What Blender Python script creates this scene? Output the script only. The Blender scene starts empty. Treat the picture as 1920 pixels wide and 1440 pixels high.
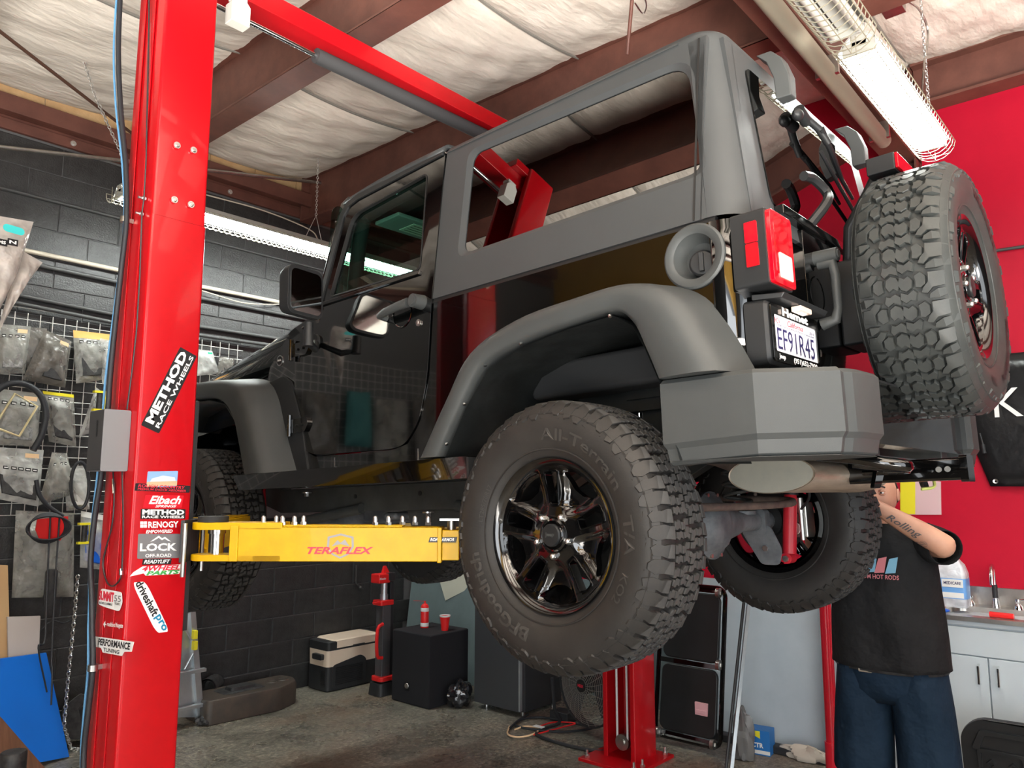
import bpy, bmesh, math, random
from math import sin, cos, pi, radians, sqrt, atan2
from mathutils import Vector, Matrix
from mathutils.geometry import tessellate_polygon
random.seed(7)
SC = bpy.context.scene
COL = SC.collection

# ------------------------------------------------------------------ camera
YAW, PITCH, ROLL = 0.85136, 0.13414, -0.00113
cf = Vector((sin(YAW)*cos(PITCH), cos(YAW)*cos(PITCH), sin(PITCH)))
cr = Vector((cos(YAW), -sin(YAW), 0)); cd = cf.cross(cr)
cr, cd = cos(ROLL)*cr + sin(ROLL)*cd, -sin(ROLL)*cr + cos(ROLL)*cd
cam = bpy.data.cameras.new('camera'); cam.lens = 36*1443.7/1920; cam.sensor_width = 36
cam.clip_start = .05
cob = bpy.data.objects.new('camera', cam); COL.objects.link(cob)
cob.matrix_world = Matrix(((cr.x, -cd.x, -cf.x, 0), (cr.y, -cd.y, -cf.y, 0), (cr.z, -cd.z, -cf.z, 1.68), (0, 0, 0, 1)))
SC.camera = cob

# ------------------------------------------------------------------ sky and light
SC.view_settings.view_transform = 'Standard'
SC.view_settings.look = 'None'
SC.view_settings.exposure = 0.75
SC.view_settings.gamma = 1
SC.view_settings.use_curve_mapping = False
w = bpy.data.worlds.new('sky'); SC.world = w; w.use_nodes = True
bg = w.node_tree.nodes['Background']
bg.inputs[0].default_value = (.86, .93, 1, 1); bg.inputs[1].default_value = 1.0

def area(name, loc, rot, sx, sy, power, color=(1, 1, 1), spread=None):
    l = bpy.data.lights.new(name, 'AREA'); l.shape = 'RECTANGLE'; l.size = sx; l.size_y = sy
    l.energy = power; l.color = color
    if spread: l.spread = spread
    o = bpy.data.objects.new(name, l); COL.objects.link(o); o.location = loc; o.rotation_euler = rot
    return o
# daylight through the open roll-up door behind the camera, then added unseen fill lamps
area('daylight_rear_door', (.5, -3.45, 1.9), (radians(100), 0, 0), 3.4, 3.6, 52, (.93, .97, 1.0))
area('side_fill', (-2.95, -1.4, 1.9), (radians(100), 0, radians(-90)), 3.0, 3.6, 120, (.95, .98, 1.0))  # added fill at an unseen side opening, lights the left-facing surfaces
area('ceiling_fill', (-.6, -2.4, .15), (radians(160), 0, radians(-32)), 3.4, 2.4, 1000, (1.0, .94, .86), radians(104))  # unseen lamp near the floor, added to brighten the ceiling
area('ceiling_fill_side', (-2.4, .6, .15), (radians(150), 0, radians(-62)), 2.6, 2.4, 170, (1.0, .94, .86), radians(100))  # second upward lamp, added from the left to brighten the ceiling further

# ------------------------------------------------------------------ material helpers
MATS = {}
def mat(name, col, rough=.5, metal=0.0, noise=None, bump=None, col2=None, spec=.5, coat=0, trans=0, alpha=1, emit=None, ior=1.45, ramp=(.35, .65), coords='Object', stretch=None):
    if name in MATS: return MATS[name]
    m = bpy.data.materials.new(name); m.use_nodes = True; MATS[name] = m
    nt = m.node_tree; N = nt.nodes; L = nt.links; p = N['Principled BSDF']
    p.inputs['Base Color'].default_value = (*col, 1)
    p.inputs['Roughness'].default_value = rough; p.inputs['Metallic'].default_value = metal
    p.inputs['Specular IOR Level'].default_value = spec; p.inputs['IOR'].default_value = ior
    p.inputs['Coat Weight'].default_value = coat; p.inputs['Coat Roughness'].default_value = .03
    p.inputs['Transmission Weight'].default_value = trans; p.inputs['Alpha'].default_value = alpha
    if emit:
        p.inputs['Emission Color'].default_value = (*emit[0], 1); p.inputs['Emission Strength'].default_value = emit[1]
    if noise or bump:
        tc = N.new('ShaderNodeTexCoord'); src = tc.outputs[coords]
        if stretch:
            mp = N.new('ShaderNodeMapping'); mp.inputs['Scale'].default_value = stretch
            L.new(src, mp.inputs[0]); src = mp.outputs[0]
    if noise:
        n = N.new('ShaderNodeTexNoise'); n.inputs['Scale'].default_value = noise; n.inputs['Detail'].default_value = 5; n.inputs['Roughness'].default_value = .65
        L.new(src, n.inputs['Vector'])
        r = N.new('ShaderNodeValToRGB'); r.color_ramp.elements[0].position = ramp[0]; r.color_ramp.elements[1].position = ramp[1]
        c2 = col2 or tuple(c*.7 for c in col)
        r.color_ramp.elements[0].color = (*c2, 1); r.color_ramp.elements[1].color = (*col, 1)
        L.new(n.outputs[0], r.inputs[0]); L.new(r.outputs[0], p.inputs['Base Color'])
    if bump:
        n2 = N.new('ShaderNodeTexNoise'); n2.inputs['Scale'].default_value = bump[0]; n2.inputs['Detail'].default_value = 4
        L.new(src, n2.inputs['Vector'])
        b = N.new('ShaderNodeBump'); b.inputs['Strength'].default_value = bump[1]; b.inputs['Distance'].default_value = bump[2] if len(bump) > 2 else .01
        L.new(n2.outputs[0], b.inputs['Height']); L.new(b.outputs[0], p.inputs['Normal'])
    return m

def glass(name, tint, ior, rough=0.0, refl=1.0):
    """a thin pane: tinted see-through plus mirror reflection by Fresnel"""
    m = bpy.data.materials.new(name); m.use_nodes = True; nt = m.node_tree; N = nt.nodes; L = nt.links
    N.remove(N['Principled BSDF']); out = N['Material Output']
    t = N.new('ShaderNodeBsdfTransparent'); t.inputs[0].default_value = (*tint, 1)
    g = N.new('ShaderNodeBsdfGlossy'); g.inputs['Roughness'].default_value = rough; g.inputs[0].default_value = (refl, refl, refl, 1)
    f = N.new('ShaderNodeFresnel'); f.inputs[0].default_value = ior
    mx = N.new('ShaderNodeMixShader')
    ge = N.new('ShaderNodeNewGeometry'); mu = N.new('ShaderNodeMath'); mu.operation = 'SUBTRACT'; mu.use_clamp = True   # the back faces of the thin pane do not mirror
    L.new(f.outputs[0], mu.inputs[0]); L.new(ge.outputs['Backfacing'], mu.inputs[1]); L.new(mu.outputs[0], mx.inputs[0]); L.new(t.outputs[0], mx.inputs[1]); L.new(g.outputs[0], mx.inputs[2]); L.new(mx.outputs[0], out.inputs[0])
    return m

def film(name, col, a, rough=.15):
    """clear plastic film: part see-through, part milky, with shine"""
    m = bpy.data.materials.new(name); m.use_nodes = True; nt = m.node_tree; N = nt.nodes; L = nt.links
    p = N['Principled BSDF']; p.inputs['Base Color'].default_value = (*col, 1); p.inputs['Roughness'].default_value = rough
    t = N.new('ShaderNodeBsdfTransparent'); mx = N.new('ShaderNodeMixShader')
    tc = N.new('ShaderNodeTexCoord'); n = N.new('ShaderNodeTexNoise'); n.inputs['Scale'].default_value = 9; n.inputs['Detail'].default_value = 3
    L.new(tc.outputs['Object'], n.inputs[0])
    mr = N.new('ShaderNodeMapRange'); mr.inputs[1].default_value = .35; mr.inputs[2].default_value = .65; mr.inputs[3].default_value = max(0, a-.2); mr.inputs[4].default_value = min(1, a+.2)
    L.new(n.outputs[0], mr.inputs[0]); L.new(mr.outputs[0], mx.inputs[0])
    b = N.new('ShaderNodeBump'); b.inputs['Strength'].default_value = .8; b.inputs['Distance'].default_value = .02
    n2 = N.new('ShaderNodeTexNoise'); n2.inputs['Scale'].default_value = 22; L.new(tc.outputs['Object'], n2.inputs[0])
    L.new(n2.outputs[0], b.inputs['Height']); L.new(b.outputs[0], p.inputs['Normal'])
    L.new(t.outputs[0], mx.inputs[1]); L.new(p.outputs[0], mx.inputs[2]); L.new(mx.outputs[0], N['Material Output'].inputs[0])
    return m

# ------------------------------------------------------------------ mesh builder
class MB:
    def __init__(s): s.v = []; s.f = []; s.mi = []; s.cur = 0
    def add(s, vs, fs):
        n = len(s.v); s.v += [tuple(p) for p in vs]; s.f += [tuple(i+n for i in f) for f in fs]; s.mi += [s.cur]*len(fs); return s
    def box(s, a, b, M=None):
        x0, y0, z0 = a; x1, y1, z1 = b
        vs = [Vector(p) for p in ((x0,y0,z0),(x1,y0,z0),(x1,y1,z0),(x0,y1,z0),(x0,y0,z1),(x1,y0,z1),(x1,y1,z1),(x0,y1,z1))]
        if M: vs = [M @ p for p in vs]
        return s.add(vs, [(0,3,2,1),(4,5,6,7),(0,1,5,4),(1,2,6,5),(2,3,7,6),(3,0,4,7)])
    def loft(s, rings, closed=True, caps=True, flip=False):
        n = len(rings[0]); vs = [p for r in rings for p in r]; fs = []
        for i in range(len(rings)-1):
            for j in range(n if closed else n-1):
                k = (j+1) % n
                fs.append((i*n+j, i*n+k, (i+1)*n+k, (i+1)*n+j))
        if caps and closed: fs += [tuple(range(n))[::-1], tuple((len(rings)-1)*n+j for j in range(n))]
        if flip: fs = [f[::-1] for f in fs]
        return s.add(vs, fs)
    def cyl(s, p0, p1, r0, r1=None, n=16, caps=True):
        p0, p1 = Vector(p0), Vector(p1); r1 = r0 if r1 is None else r1
        d = (p1-p0).normalized(); u = d.orthogonal().normalized(); w_ = d.cross(u)
        return s.loft([[p+(u*cos(2*pi*j/n)+w_*sin(2*pi*j/n))*r for j in range(n)] for p, r in ((p0, r0), (p1, r1))], True, caps)
    def tube(s, pts, r, n=8, caps=True):
        pts = [Vector(p) for p in pts]; rings = []; u = None
        rr = r if hasattr(r, '__len__') else [r]*len(pts)
        for i, p in enumerate(pts):
            d = (pts[min(i+1, len(pts)-1)]-pts[max(i-1, 0)]).normalized()
            u = d.orthogonal().normalized() if u is None else (u-d*u.dot(d)).normalized()
            w_ = d.cross(u); rings.append([p+(u*cos(2*pi*j/n)+w_*sin(2*pi*j/n))*rr[i] for j in range(n)])
        return s.loft(rings, True, caps)
    def lathe(s, prof, M, n=32, close=False, a0=0, a1=2*pi):
        """profile of (radius, height) turned about the Z axis of M"""
        full = abs(a1-a0-2*pi) < 1e-6; m = n if full else n+1
        vs = [M @ Vector((r*cos(a0+(a1-a0)*j/n), r*sin(a0+(a1-a0)*j/n), h)) for r, h in prof for j in range(m)]
        fs = []
        K = len(prof)
        for i in range(K if close else K-1):
            for j in range(n):
                k = (j+1) % m; i2 = (i+1) % K
                fs.append((i*m+j, i*m+k, i2*m+k, i2*m+j))
        return s.add(vs, fs)
    def prism(s, loops, fn, d0, d1, sides=True):
        """2-D outline with holes; fn(u,v,d) gives the 3-D point; extruded from d0 to d1"""
        if not hasattr(loops[0][0], '__len__'): loops = [loops]
        tri = tessellate_polygon([[Vector((p[0], p[1], 0)) for p in lp] for lp in loops])
        flat = [p for lp in loops for p in lp]; n = len(flat)
        vs = [fn(p[0], p[1], d0) for p in flat]+[fn(p[0], p[1], d1) for p in flat]
        fs = [tuple(t) for t in tri]+[tuple(i+n for i in t)[::-1] for t in tri]
        if sides:
            o = 0
            for lp in loops:
                for j in range(len(lp)):
                    k = (j+1) % len(lp); fs.append((o+j, o+k, n+o+k, n+o+j))
                o += len(lp)
        return s.add(vs, fs)
    def grid(s, fn, nu, nv, skip=None):
        vs = [fn(i/nu, j/nv) for i in range(nu+1) for j in range(nv+1)]
        fs = [(i*(nv+1)+j, (i+1)*(nv+1)+j, (i+1)*(nv+1)+j+1, i*(nv+1)+j+1) for i in range(nu) for j in range(nv) if not (skip and skip(i, j))]
        return s.add(vs, fs)
    def sphere(s, c, r, nu=12, nv=8, M=None):
        c = Vector(c); rr = r if hasattr(r, '__len__') else (r, r, r); vs = []; fs = []
        for i in range(nv+1):
            t = pi*i/nv
            for j in range(nu):
                a = 2*pi*j/nu; p = Vector((rr[0]*sin(t)*cos(a), rr[1]*sin(t)*sin(a), rr[2]*cos(t)))
                vs.append(c+(M @ p if M else p))
        for i in range(nv):
            for j in range(nu):
                k = (j+1) % nu; fs.append((i*nu+j, (i+1)*nu+j, (i+1)*nu+k, i*nu+k))
        return s.add(vs, fs)
    def mesh(s, name, mats, smooth=40):
        me = bpy.data.meshes.new(name); me.from_pydata(s.v, [], s.f)
        for m in (mats if isinstance(mats, (list, tuple)) else [mats]): me.materials.append(m)
        me.polygons.foreach_set('material_index', s.mi)
        bm = bmesh.new(); bm.from_mesh(me); bmesh.ops.remove_doubles(bm, verts=bm.verts, dist=1e-5)
        bmesh.ops.recalc_face_normals(bm, faces=bm.faces); bm.to_mesh(me); bm.free()
        if smooth:
            me.polygons.foreach_set('use_smooth', [True]*len(me.polygons)); me.set_sharp_from_angle(angle=radians(smooth))
        me.update(); return me
    def build(s, name, mats, parent=None, label=None, cat=None, group=None, kind=None, smooth=40, bevel=0, solid=0, sub=0, M=None):
        o = bpy.data.objects.new(name, s.mesh(name, mats, smooth)); COL.objects.link(o)
        if parent: o.parent = parent
        if M is not None: o.matrix_local = M
        if solid:
            md = o.modifiers.new('solid', 'SOLIDIFY'); md.thickness = solid; md.offset = 0
        if sub:
            md = o.modifiers.new('sub', 'SUBSURF'); md.levels = sub; md.render_levels = sub
        if bevel:
            md = o.modifiers.new('bevel', 'BEVEL'); md.width = bevel; md.segments = 2; md.limit_method = 'ANGLE'; md.angle_limit = radians(35); md.harden_normals = bool(smooth)
        return tag(o, label, cat, group, kind)
def tag(o, label=None, cat=None, group=None, kind=None):
    if label: o['label'] = label
    if cat: o['category'] = cat
    if group: o['group'] = group
    if kind: o['kind'] = kind
    return o
def thing(name, label, cat, loc=(0, 0, 0), rot=(0, 0, 0), group=None, M=None):
    o = bpy.data.objects.new(name, None); COL.objects.link(o); o.empty_display_size = .05
    if M is not None: o.matrix_world = M
    else: o.location = loc; o.rotation_euler = rot
    return tag(o, label, cat, group)
def dup(root, M=None, label=None, group=None):
    def cp(o, par):
        c = o.copy(); COL.objects.link(c)
        if par: c.parent = par
        for ch in [x for x in KIDS.get(o.name, [])]: cp(ch, c)
        return c
    KIDS = {}
    for x in COL.objects:
        if x.parent: KIDS.setdefault(x.parent.name, []).append(x)
    r = cp(root, None)
    if M is not None: r.matrix_world = M
    if label: r['label'] = label
    if group: r['group'] = group
    return r
def struct(mb, name, mats, **k): return mb.build(name, mats, kind='structure', **k)
def T(x, y, z): return Matrix.Translation((x, y, z))
def RZ(a): return Matrix.Rotation(a, 4, 'Z')
def RX(a): return Matrix.Rotation(a, 4, 'X')
def RY(a): return Matrix.Rotation(a, 4, 'Y')
def rrect(x0, y0, x1, y1, r, n=4):
    out = []
    for cx, cy, a in ((x1-r, y0+r, -90), (x1-r, y1-r, 0), (x0+r, y1-r, 90), (x0+r, y0+r, 180)):
        for i in range(n+1):
            t = radians(a+90*i/n); out.append((cx+r*cos(t), cy+r*sin(t)))
    return out
def rpoly(pts, r, n=4):
    """round the corners of a polygon"""
    out = []
    for i, p in enumerate(pts):
        rr = r[i] if hasattr(r, '__len__') else r
        p = Vector(p); a = Vector(pts[i-1])-p; b = Vector(pts[(i+1) % len(pts)])-p
        d = min(rr, a.length*.45, b.length*.45)
        if d < 1e-4: out.append(tuple(p)); continue
        A = p+a.normalized()*d; B = p+b.normalized()*d
        for k in range(n+1):
            t = k/n; q = A*(1-t)**2+p*2*t*(1-t)+B*t*t; out.append((q.x, q.y))
    return out
def smoothpath(pts, n=6):
    """Catmull-Rom through points"""
    P = [Vector(p) for p in pts]; P = [P[0]*2-P[1]]+P+[P[-1]*2-P[-2]]; out = []
    for i in range(1, len(P)-2):
        a, b, c, d = P[i-1:i+3]
        for k in range(n):
            t = k/n; out.append(.5*((2*b)+(c-a)*t+(2*a-5*b+4*c-d)*t*t+(3*b-a-3*c+d)*t**3))
    out.append(P[-2]); return out
TXT = {}
def text_data(s, bold=0.0, shear=0.0):
    """outline mesh of a line of lettering, one unit high: vertices and faces"""
    key = (s, bold, shear)
    if key in TXT: return TXT[key]
    c = bpy.data.curves.new('lettering', 'FONT'); c.body = s; c.size = 1; c.offset = bold; c.shear = shear; c.resolution_u = 2
    c.align_x = 'LEFT'; o = bpy.data.objects.new('lettering', c); COL.objects.link(o)
    dg = bpy.context.evaluated_depsgraph_get(); me = bpy.data.meshes.new_from_object(o.evaluated_get(dg))
    vs = [v.co.copy() for v in me.vertices]; fs = [tuple(p.vertices) for p in me.polygons]
    bpy.data.objects.remove(o); bpy.data.curves.remove(c); bpy.data.meshes.remove(me)
    xs = [v.x for v in vs]; ys = [v.y for v in vs]; x0, x1 = min(xs), max(xs); y0, y1 = min(ys), max(ys)
    vs = [((v.x-x0)/(x1-x0), (v.y-y0)/(y1-y0)) for v in vs]
    TXT[key] = (vs, fs, (x1-x0)/(y1-y0)); return TXT[key]
def text_on(mb, s, fn, u0, v0, u1=None, v1=None, bold=.02, shear=0.0, h=None):
    """lay lettering in the rectangle u0..u1, v0..v1; fn(u,v) gives the 3-D point"""
    vs, fs, asp = text_data(s, bold, shear)
    if u1 is None: u1 = u0+(v1-v0)*asp
    mb.add([fn(u0+(u1-u0)*a, v0+(v1-v0)*b) for a, b in vs], fs)
# ------------------------------------------------------------------ measuring: a point of the photograph on a known plane
CAMP = Vector((0, 0, 1.68))
def at(px, py, ax, c):
    d = cr*((px-960)/1443.7)+cd*((py-720)/1443.7)+cf; i = 'xyz'.index(ax)
    return CAMP+d*((c-CAMP[i])/d[i])

# ------------------------------------------------------------------ materials of the room
m_black_block = mat('black_painted_block', (.040, .040, .040), .40, noise=14, col2=(.024, .024, .024), bump=(90, .55, .006))
m_mortar = mat('black_mortar', (.13, .13, .13), .6, bump=(60, .4, .004))
m_tan_block = mat('tan_block', (.62, .42, .22), .85, noise=7, col2=(.50, .31, .15), bump=(60, .5, .006))
m_tan_mortar = mat('tan_mortar', (.70, .60, .45), .9)
m_red_wall = mat('red_wall_paint', (.50, .004, .026), .6, noise=2.5, col2=(.45, .0035, .024), bump=(60, .12, .004), spec=.25)
m_white_wall = mat('plain_wall_paint', (.42, .40, .37), .8, noise=3, col2=(.36, .34, .31))
m_tan_wall = mat('plywood_wall', (.80, .48, .09), .7, noise=3, col2=(.72, .42, .07))
m_steel_brown = mat('red_oxide_steel', (.150, .058, .042), .48, noise=6, col2=(.105, .040, .030), bump=(30, .15, .004))
m_insul = mat('insulation_blanket', (.84, .78, .70), .55, noise=3.5, col2=(.72, .66, .58), bump=(11, .36, .03), stretch=(1, 2.3, 1))
m_seam = mat('insulation_seam', (.20, .19, .17), .7)
m_conduit = mat('cream_conduit', (.45, .40, .32), .45)
m_blackpipe = mat('black_painted_conduit', (.06, .06, .06), .5)
m_galv = mat('galvanised_steel', (.55, .54, .50), .35, 1.0, noise=20, col2=(.42, .41, .39))
m_zinc = mat('zinc_bolt', (.75, .75, .74), .28, 1.0)
m_chain = mat('chain_steel', (.62, .61, .58), .4, .8)

def floor_mat():
    m = bpy.data.materials.new('stained_concrete'); m.use_nodes = True; nt = m.node_tree; N = nt.nodes; L = nt.links; p = N['Principled BSDF']
    tc = N.new('ShaderNodeTexCoord')
    def noise(s, d, r=.6):
        n = N.new('ShaderNodeTexNoise'); n.inputs['Scale'].default_value = s; n.inputs['Detail'].default_value = d; n.inputs['Roughness'].default_value = r; L.new(tc.outputs['Object'], n.inputs[0]); return n.outputs[0]
    def ramp(src, stops):
        r = N.new('ShaderNodeValToRGB'); e = r.color_ramp.elements
        while len(e) < len(stops): e.new(.5)
        for x, (a, c) in zip(e, stops): x.position = a; x.color = (*c, 1)
        L.new(src, r.inputs[0]); return r.outputs[0]
    a = ramp(noise(2.2, 8, .7), [(.30, (.060, .057, .047)), (.47, (.165, .155, .128)), (.60, (.215, .195, .158)), (.75, (.34, .32, .28))])
    b = ramp(noise(34, 6, .75), [(.32, (.35, .35, .35)), (.52, (1.1, 1.1, 1.1)), (.66, (2.3, 2.2, 2.05))])
    mul = N.new('ShaderNodeMix'); mul.data_type = 'RGBA'; mul.blend_type = 'MULTIPLY'; mul.inputs[0].default_value = 1
    L.new(a, mul.inputs[6]); L.new(b, mul.inputs[7])
    rust = N.new('ShaderNodeMix'); rust.data_type = 'RGBA'
    mask = ramp(noise(1.1, 4), [(.50, (0, 0, 0)), (.68, (.55, .55, .55))]); L.new(mask, rust.inputs[0]); L.new(mul.outputs[2], rust.inputs[6]); rust.inputs[7].default_value = (.13, .07, .038, 1)
    L.new(rust.outputs[2], p.inputs['Base Color'])
    rg = ramp(noise(1.7, 6), [(.40, (.16, .16, .16)), (.62, (.55, .55, .55))]); L.new(rg, p.inputs['Roughness'])
    bp = N.new('ShaderNodeBump'); bp.inputs['Strength'].default_value = .45; bp.inputs['Distance'].default_value = .006; L.new(noise(70, 5), bp.inputs['Height']); L.new(bp.outputs[0], p.inputs['Normal'])
    return m
m_floor = floor_mat()

# ------------------------------------------------------------------ room shell
XR, YB, ZC = 5.4, 5.83, 4.38
struct(MB().box((-3.2, -3.7, -.12), (XR+.2, YB+.25, 0)), 'floor', m_floor)
# back wall: a backing sheet with every block laid on it
wb = struct(MB().box((-3.2, YB+.007, 0), (XR+.2, YB+.2, 4.09)), 'wall_back', [m_mortar])
up = MB().box((-3.2, YB+.012, 4.09), (XR+.2, YB+.2, 4.75)); up.build('upper_course', m_tan_mortar, wb, kind='structure')
def block_mesh(w_, h, mats, nm):
    g = .0028; mb = MB(); x0, x1, z0, z1 = g, w_-g, g, h-g; b = .004
    fr = lambda x, z, y: (x, y, z)
    rings = [[(x0, .010, z0), (x1, .010, z0), (x1, .010, z1), (x0, .010, z1)], [(x0, -.001+b*.4, z0), (x1, b*.4, z0), (x1, b*.4, z1), (x0, b*.4, z1)], [(x0+b, -b*.3, z0+b), (x1-b, -b*.3, z0+b), (x1-b, -b*.3, z1-b), (x0+b, -b*.3, z1-b)]]
    mb.loft(rings, True, True); return mb.mesh(nm, mats, 0)
bmesh_full = block_mesh(.4064, .2032, m_black_block, 'block'); nb = 0
for row in range(20):
    z = row*.2032
    off = .2032 if row % 2 else 0.0
    # joints measured on the photograph: x = 1.62 on even courses near the top
    for i in range(12):
        x = .80+off+i*.4064
        if x+.4064 > XR: continue
        if row == 20: continue
        o = bpy.data.objects.new('block', bmesh_full); COL.objects.link(o); o.parent = wb; o.location = (x, YB+random.uniform(-.0015, .0015), z); nb += 1
        o.scale = (1, 1, 1 if row < 19 or True else .5)
for p in wb.data.polygons: pass
tb = block_mesh(.4064, .2032, m_tan_block, 'tan_block')
for i in range(11):
    o = bpy.data.objects.new('tan_block', tb); COL.objects.link(o); o.parent = wb; o.location = (.86+i*.4064, YB, 4.30)
struct(MB().box((XR, -3.7, 0), (XR+.2, YB+.2, 4.75)), 'wall_right', m_red_wall)
# left wall with a wide opening added for the side light, rear wall with the roll-up door opening
lw = MB().box((-3.2, 3.1, 0), (-3.05, YB, 4.6)).box((-3.2, -3.7, 0), (-3.05, -2.9, 4.6)).box((-3.2, -2.9, 3.8), (-3.05, .1, 4.6)); struct(lw, 'wall_left', m_tan_wall); struct(MB().box((-3.2, .1, 0), (-3.05, 3.1, 4.6)), 'wall_left_near', mat('dark_wall_paint', (.03, .03, .03), .7)); struct(MB().box((-3.05, 1.0, 0), (-3.03, YB, 2.3)), 'trim_wainscot', m_black_block); struct(MB().box((-3.05, 3.1, 0), (-3.0, 3.3, 4.4)), 'trim_post', m_white_wall)
rw = MB().box((-3.2, -3.7, 0), (-1.2, -3.55, 4.6)).box((2.2, -3.7, 0), (XR, -3.55, 4.6)).box((-1.2, -3.7, 3.85), (2.2, -3.55, 4.6)); struct(rw, 'wall_front', mat('dark_wall_paint', (.03, .03, .03), .7))
# roof: sagging insulation blankets between the rafters, a seam at every purlin
struct(MB().box((-3.2, -3.7, 4.62), (XR+.2, YB+.2, 4.75)), 'ceiling', m_white_wall)
RAF = [-2.2, -.68, .82, 2.33, 3.81, 5.3]
SEAM = [YB-1.47+(-k)*1.60 for k in range(6)]
def blanket(x0, x1, y0, y1):
    def fn(u, v):
        x = x0+(x1-x0)*u; y = y0+(y1-y0)*v
        sag = sin(pi*u)**.8*.065 if 0 < u < 1 else 0
        puff = (sin(pi*v)**.35 if 0 < v < 1 else 0)*.05*min(1, 5*u, 5*(1-u))
        wr = .006*sin(9*x+17*y)+.005*sin(23*x-8*y)+.004*sin(31*y+5*x)
        return (x, y, ZC+.075-sag-puff+wr*min(1, 8*u, 8*(1-u), 8*v, 8*(1-v)))
    return MB().grid(fn, 26, 30)
ib = 0
for i in range(len(RAF)-1):
    ys = [YB]+SEAM+[-3.7]
    for j in range(len(ys)-1):
        if ys[j] < -2.2: continue
        o = blanket(RAF[i], RAF[i+1] if i < 4 else XR, ys[j+1], ys[j]).build('insulation_blanket', m_insul, kind='structure', smooth=80)
        o.name = 'ceiling_blanket'
    for y in SEAM:
        if y < -2: continue
        pts = [(RAF[i]+(RAF[i+1]-RAF[i])*u/12, y, ZC+.073-(sin(pi*u/12)**.8 if 0 < u < 12 else 0)*.07) for u in range(13)]
        MB().tube(pts, .011, 6).build('trim_seam', m_seam, kind='structure')
def ibeam(x0, x1, y0, y1, z0, z1, axis='y', ft=.018):
    """an I-section; the long axis is 'x' or 'y'"""
    mb = MB(); wt = .012
    if axis == 'y':
        xc = (x0+x1)/2; mb.box((x0, y0, z0), (x1, y1, z0+ft)).box((x0, y0, z1-ft), (x1, y1, z1)).box((xc-wt/2, y0, z0+ft), (xc+wt/2, y1, z1-ft))
    else:
        yc = (y0+y1)/2; mb.box((x0, y0, z0), (x1, y1, z0+ft)).box((x0, y0, z1-ft), (x1, y1, z1)).box((x0, yc-wt/2, z0+ft), (x1, yc+wt/2, z1-ft))
    return mb
BY0, BY1, BZ0 = 1.15, 1.318, 3.78
for x in RAF[1:5]:
    for (a, b) in ((BY1+.002, YB-.05), (-3.5, BY0-.002)):
        mb = ibeam(x-.083, x+.083, a, b, 4.03, 4.46)
        mb.box((x-.083, b-.015, 4.03), (x+.083, b, 4.46)).box((x-.083, a, 4.03), (x+.083, a+.015, 4.46))
        o = mb.build('rafter', m_steel_brown, kind='structure', bevel=.003); o.name = 'trim_rafter'
hb = ibeam(-3.0, XR-.02, BY0, BY1, BZ0, 4.46, 'x')
struct(hb, 'trim_header_beam', m_steel_brown, bevel=.003)
struct(MB().box((XR-.16, BY0, 3.5), (XR-.002, BY0+.012, 4.4)).box((XR-.16, BY1-.012, 3.5), (XR-.002, BY1, 4.4)).box((XR-.09, BY0, 3.5), (XR-.078, BY1, 4.4)).box((XR-.16, BY0, 3.49), (XR-.002, BY1, 3.5)), 'trim_column', m_steel_brown)
struct(ibeam(XR-.16, XR-.002, -3.5, BY0-.004, 4.13, 4.42), 'trim_wall_rafter', m_steel_brown)
# steel channel bolted along the top of the back wall
ch = MB().box((-3, YB-.10, 4.175), (XR, YB-.002, 4.295)).box((-3, YB-.035, 4.075), (XR, YB-.002, 4.15)).box((-3, YB-.02, 4.15), (XR, YB-.002, 4.175))
chn = struct(ch, 'trim_wall_channel', m_steel_brown, bevel=.004)
for x in (1.86, 3.06, 4.3):
    c = Vector((x, YB-.035, 4.112)); MB().cyl(c, c+Vector((0, -.006, 0)), .020, n=14).cyl(c+Vector((0, -.006, 0)), c+Vector((0, -.018, 0)), .012, n=6).build('bolt', m_zinc, chn)
# ------------------------------------------------------------------ pipes on the back wall
def pipe(name, pts, r, m, label, cat='pipe', group=None, n=10): return tag(MB().tube(pts, r, n).build(name, m), label, cat, group)
pipe('conduit', [(.9, YB-.02, 3.665), (2.0, YB-.02, 3.66), (3.4, YB-.02, 3.655), (5.3, YB-.02, 3.65)], .011, m_blackpipe, 'thin black painted conduit, highest on the block wall', 'conduit')
cp_ = pipe('conduit', [(.9, YB-.03, 3.275), (2.2, YB-.03, 3.263), (3.75, YB-.03, 3.27)], .017, m_conduit, 'cream conduit running along the black block wall', 'conduit')
for x in (1.2, 2.6, 3.62): MB().cyl((x-.012, YB-.03, 3.268), (x+.012, YB-.03, 3.268), .021, n=12).build('clamp', m_galv, cp_)
pipe('conduit', [(.9, YB-.03, 3.20), (2.2, YB-.03, 3.175), (5.2, YB-.03, 3.165)], .016, m_blackpipe, 'black painted pipe just below the cream conduit', 'conduit')
pipe('conduit', [(.9, YB-.03, 2.985), (1.4, YB-.03, 2.965), (2.2, YB-.03, 2.93), (3.0, YB-.03, 2.945), (5.2, YB-.03, 2.96)], .015, m_blackpipe, 'black pipe, upper of the pair just above the wire grid', 'conduit')
pipe('conduit', [(.9, YB-.055, 2.93), (2.2, YB-.055, 2.865), (3.0, YB-.055, 2.87), (5.2, YB-.055, 2.90)], .015, m_blackpipe, 'black pipe, lower of the pair just above the wire grid', 'conduit')
pipe('cable', smoothpath([(2.5, YB-.05, 3.262), (2.9, YB-.05, 3.225), (3.2, YB-.055, 3.195), (3.45, YB-.05, 3.225), (3.62, YB-.05, 3.262)], 5), .005, m_conduit, 'slack cream cable hanging under the cream conduit', 'cable', n=6)
a = at(396, 320, 'y', 5.6); b = at(690, 353, 'y', 5.6)
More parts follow.
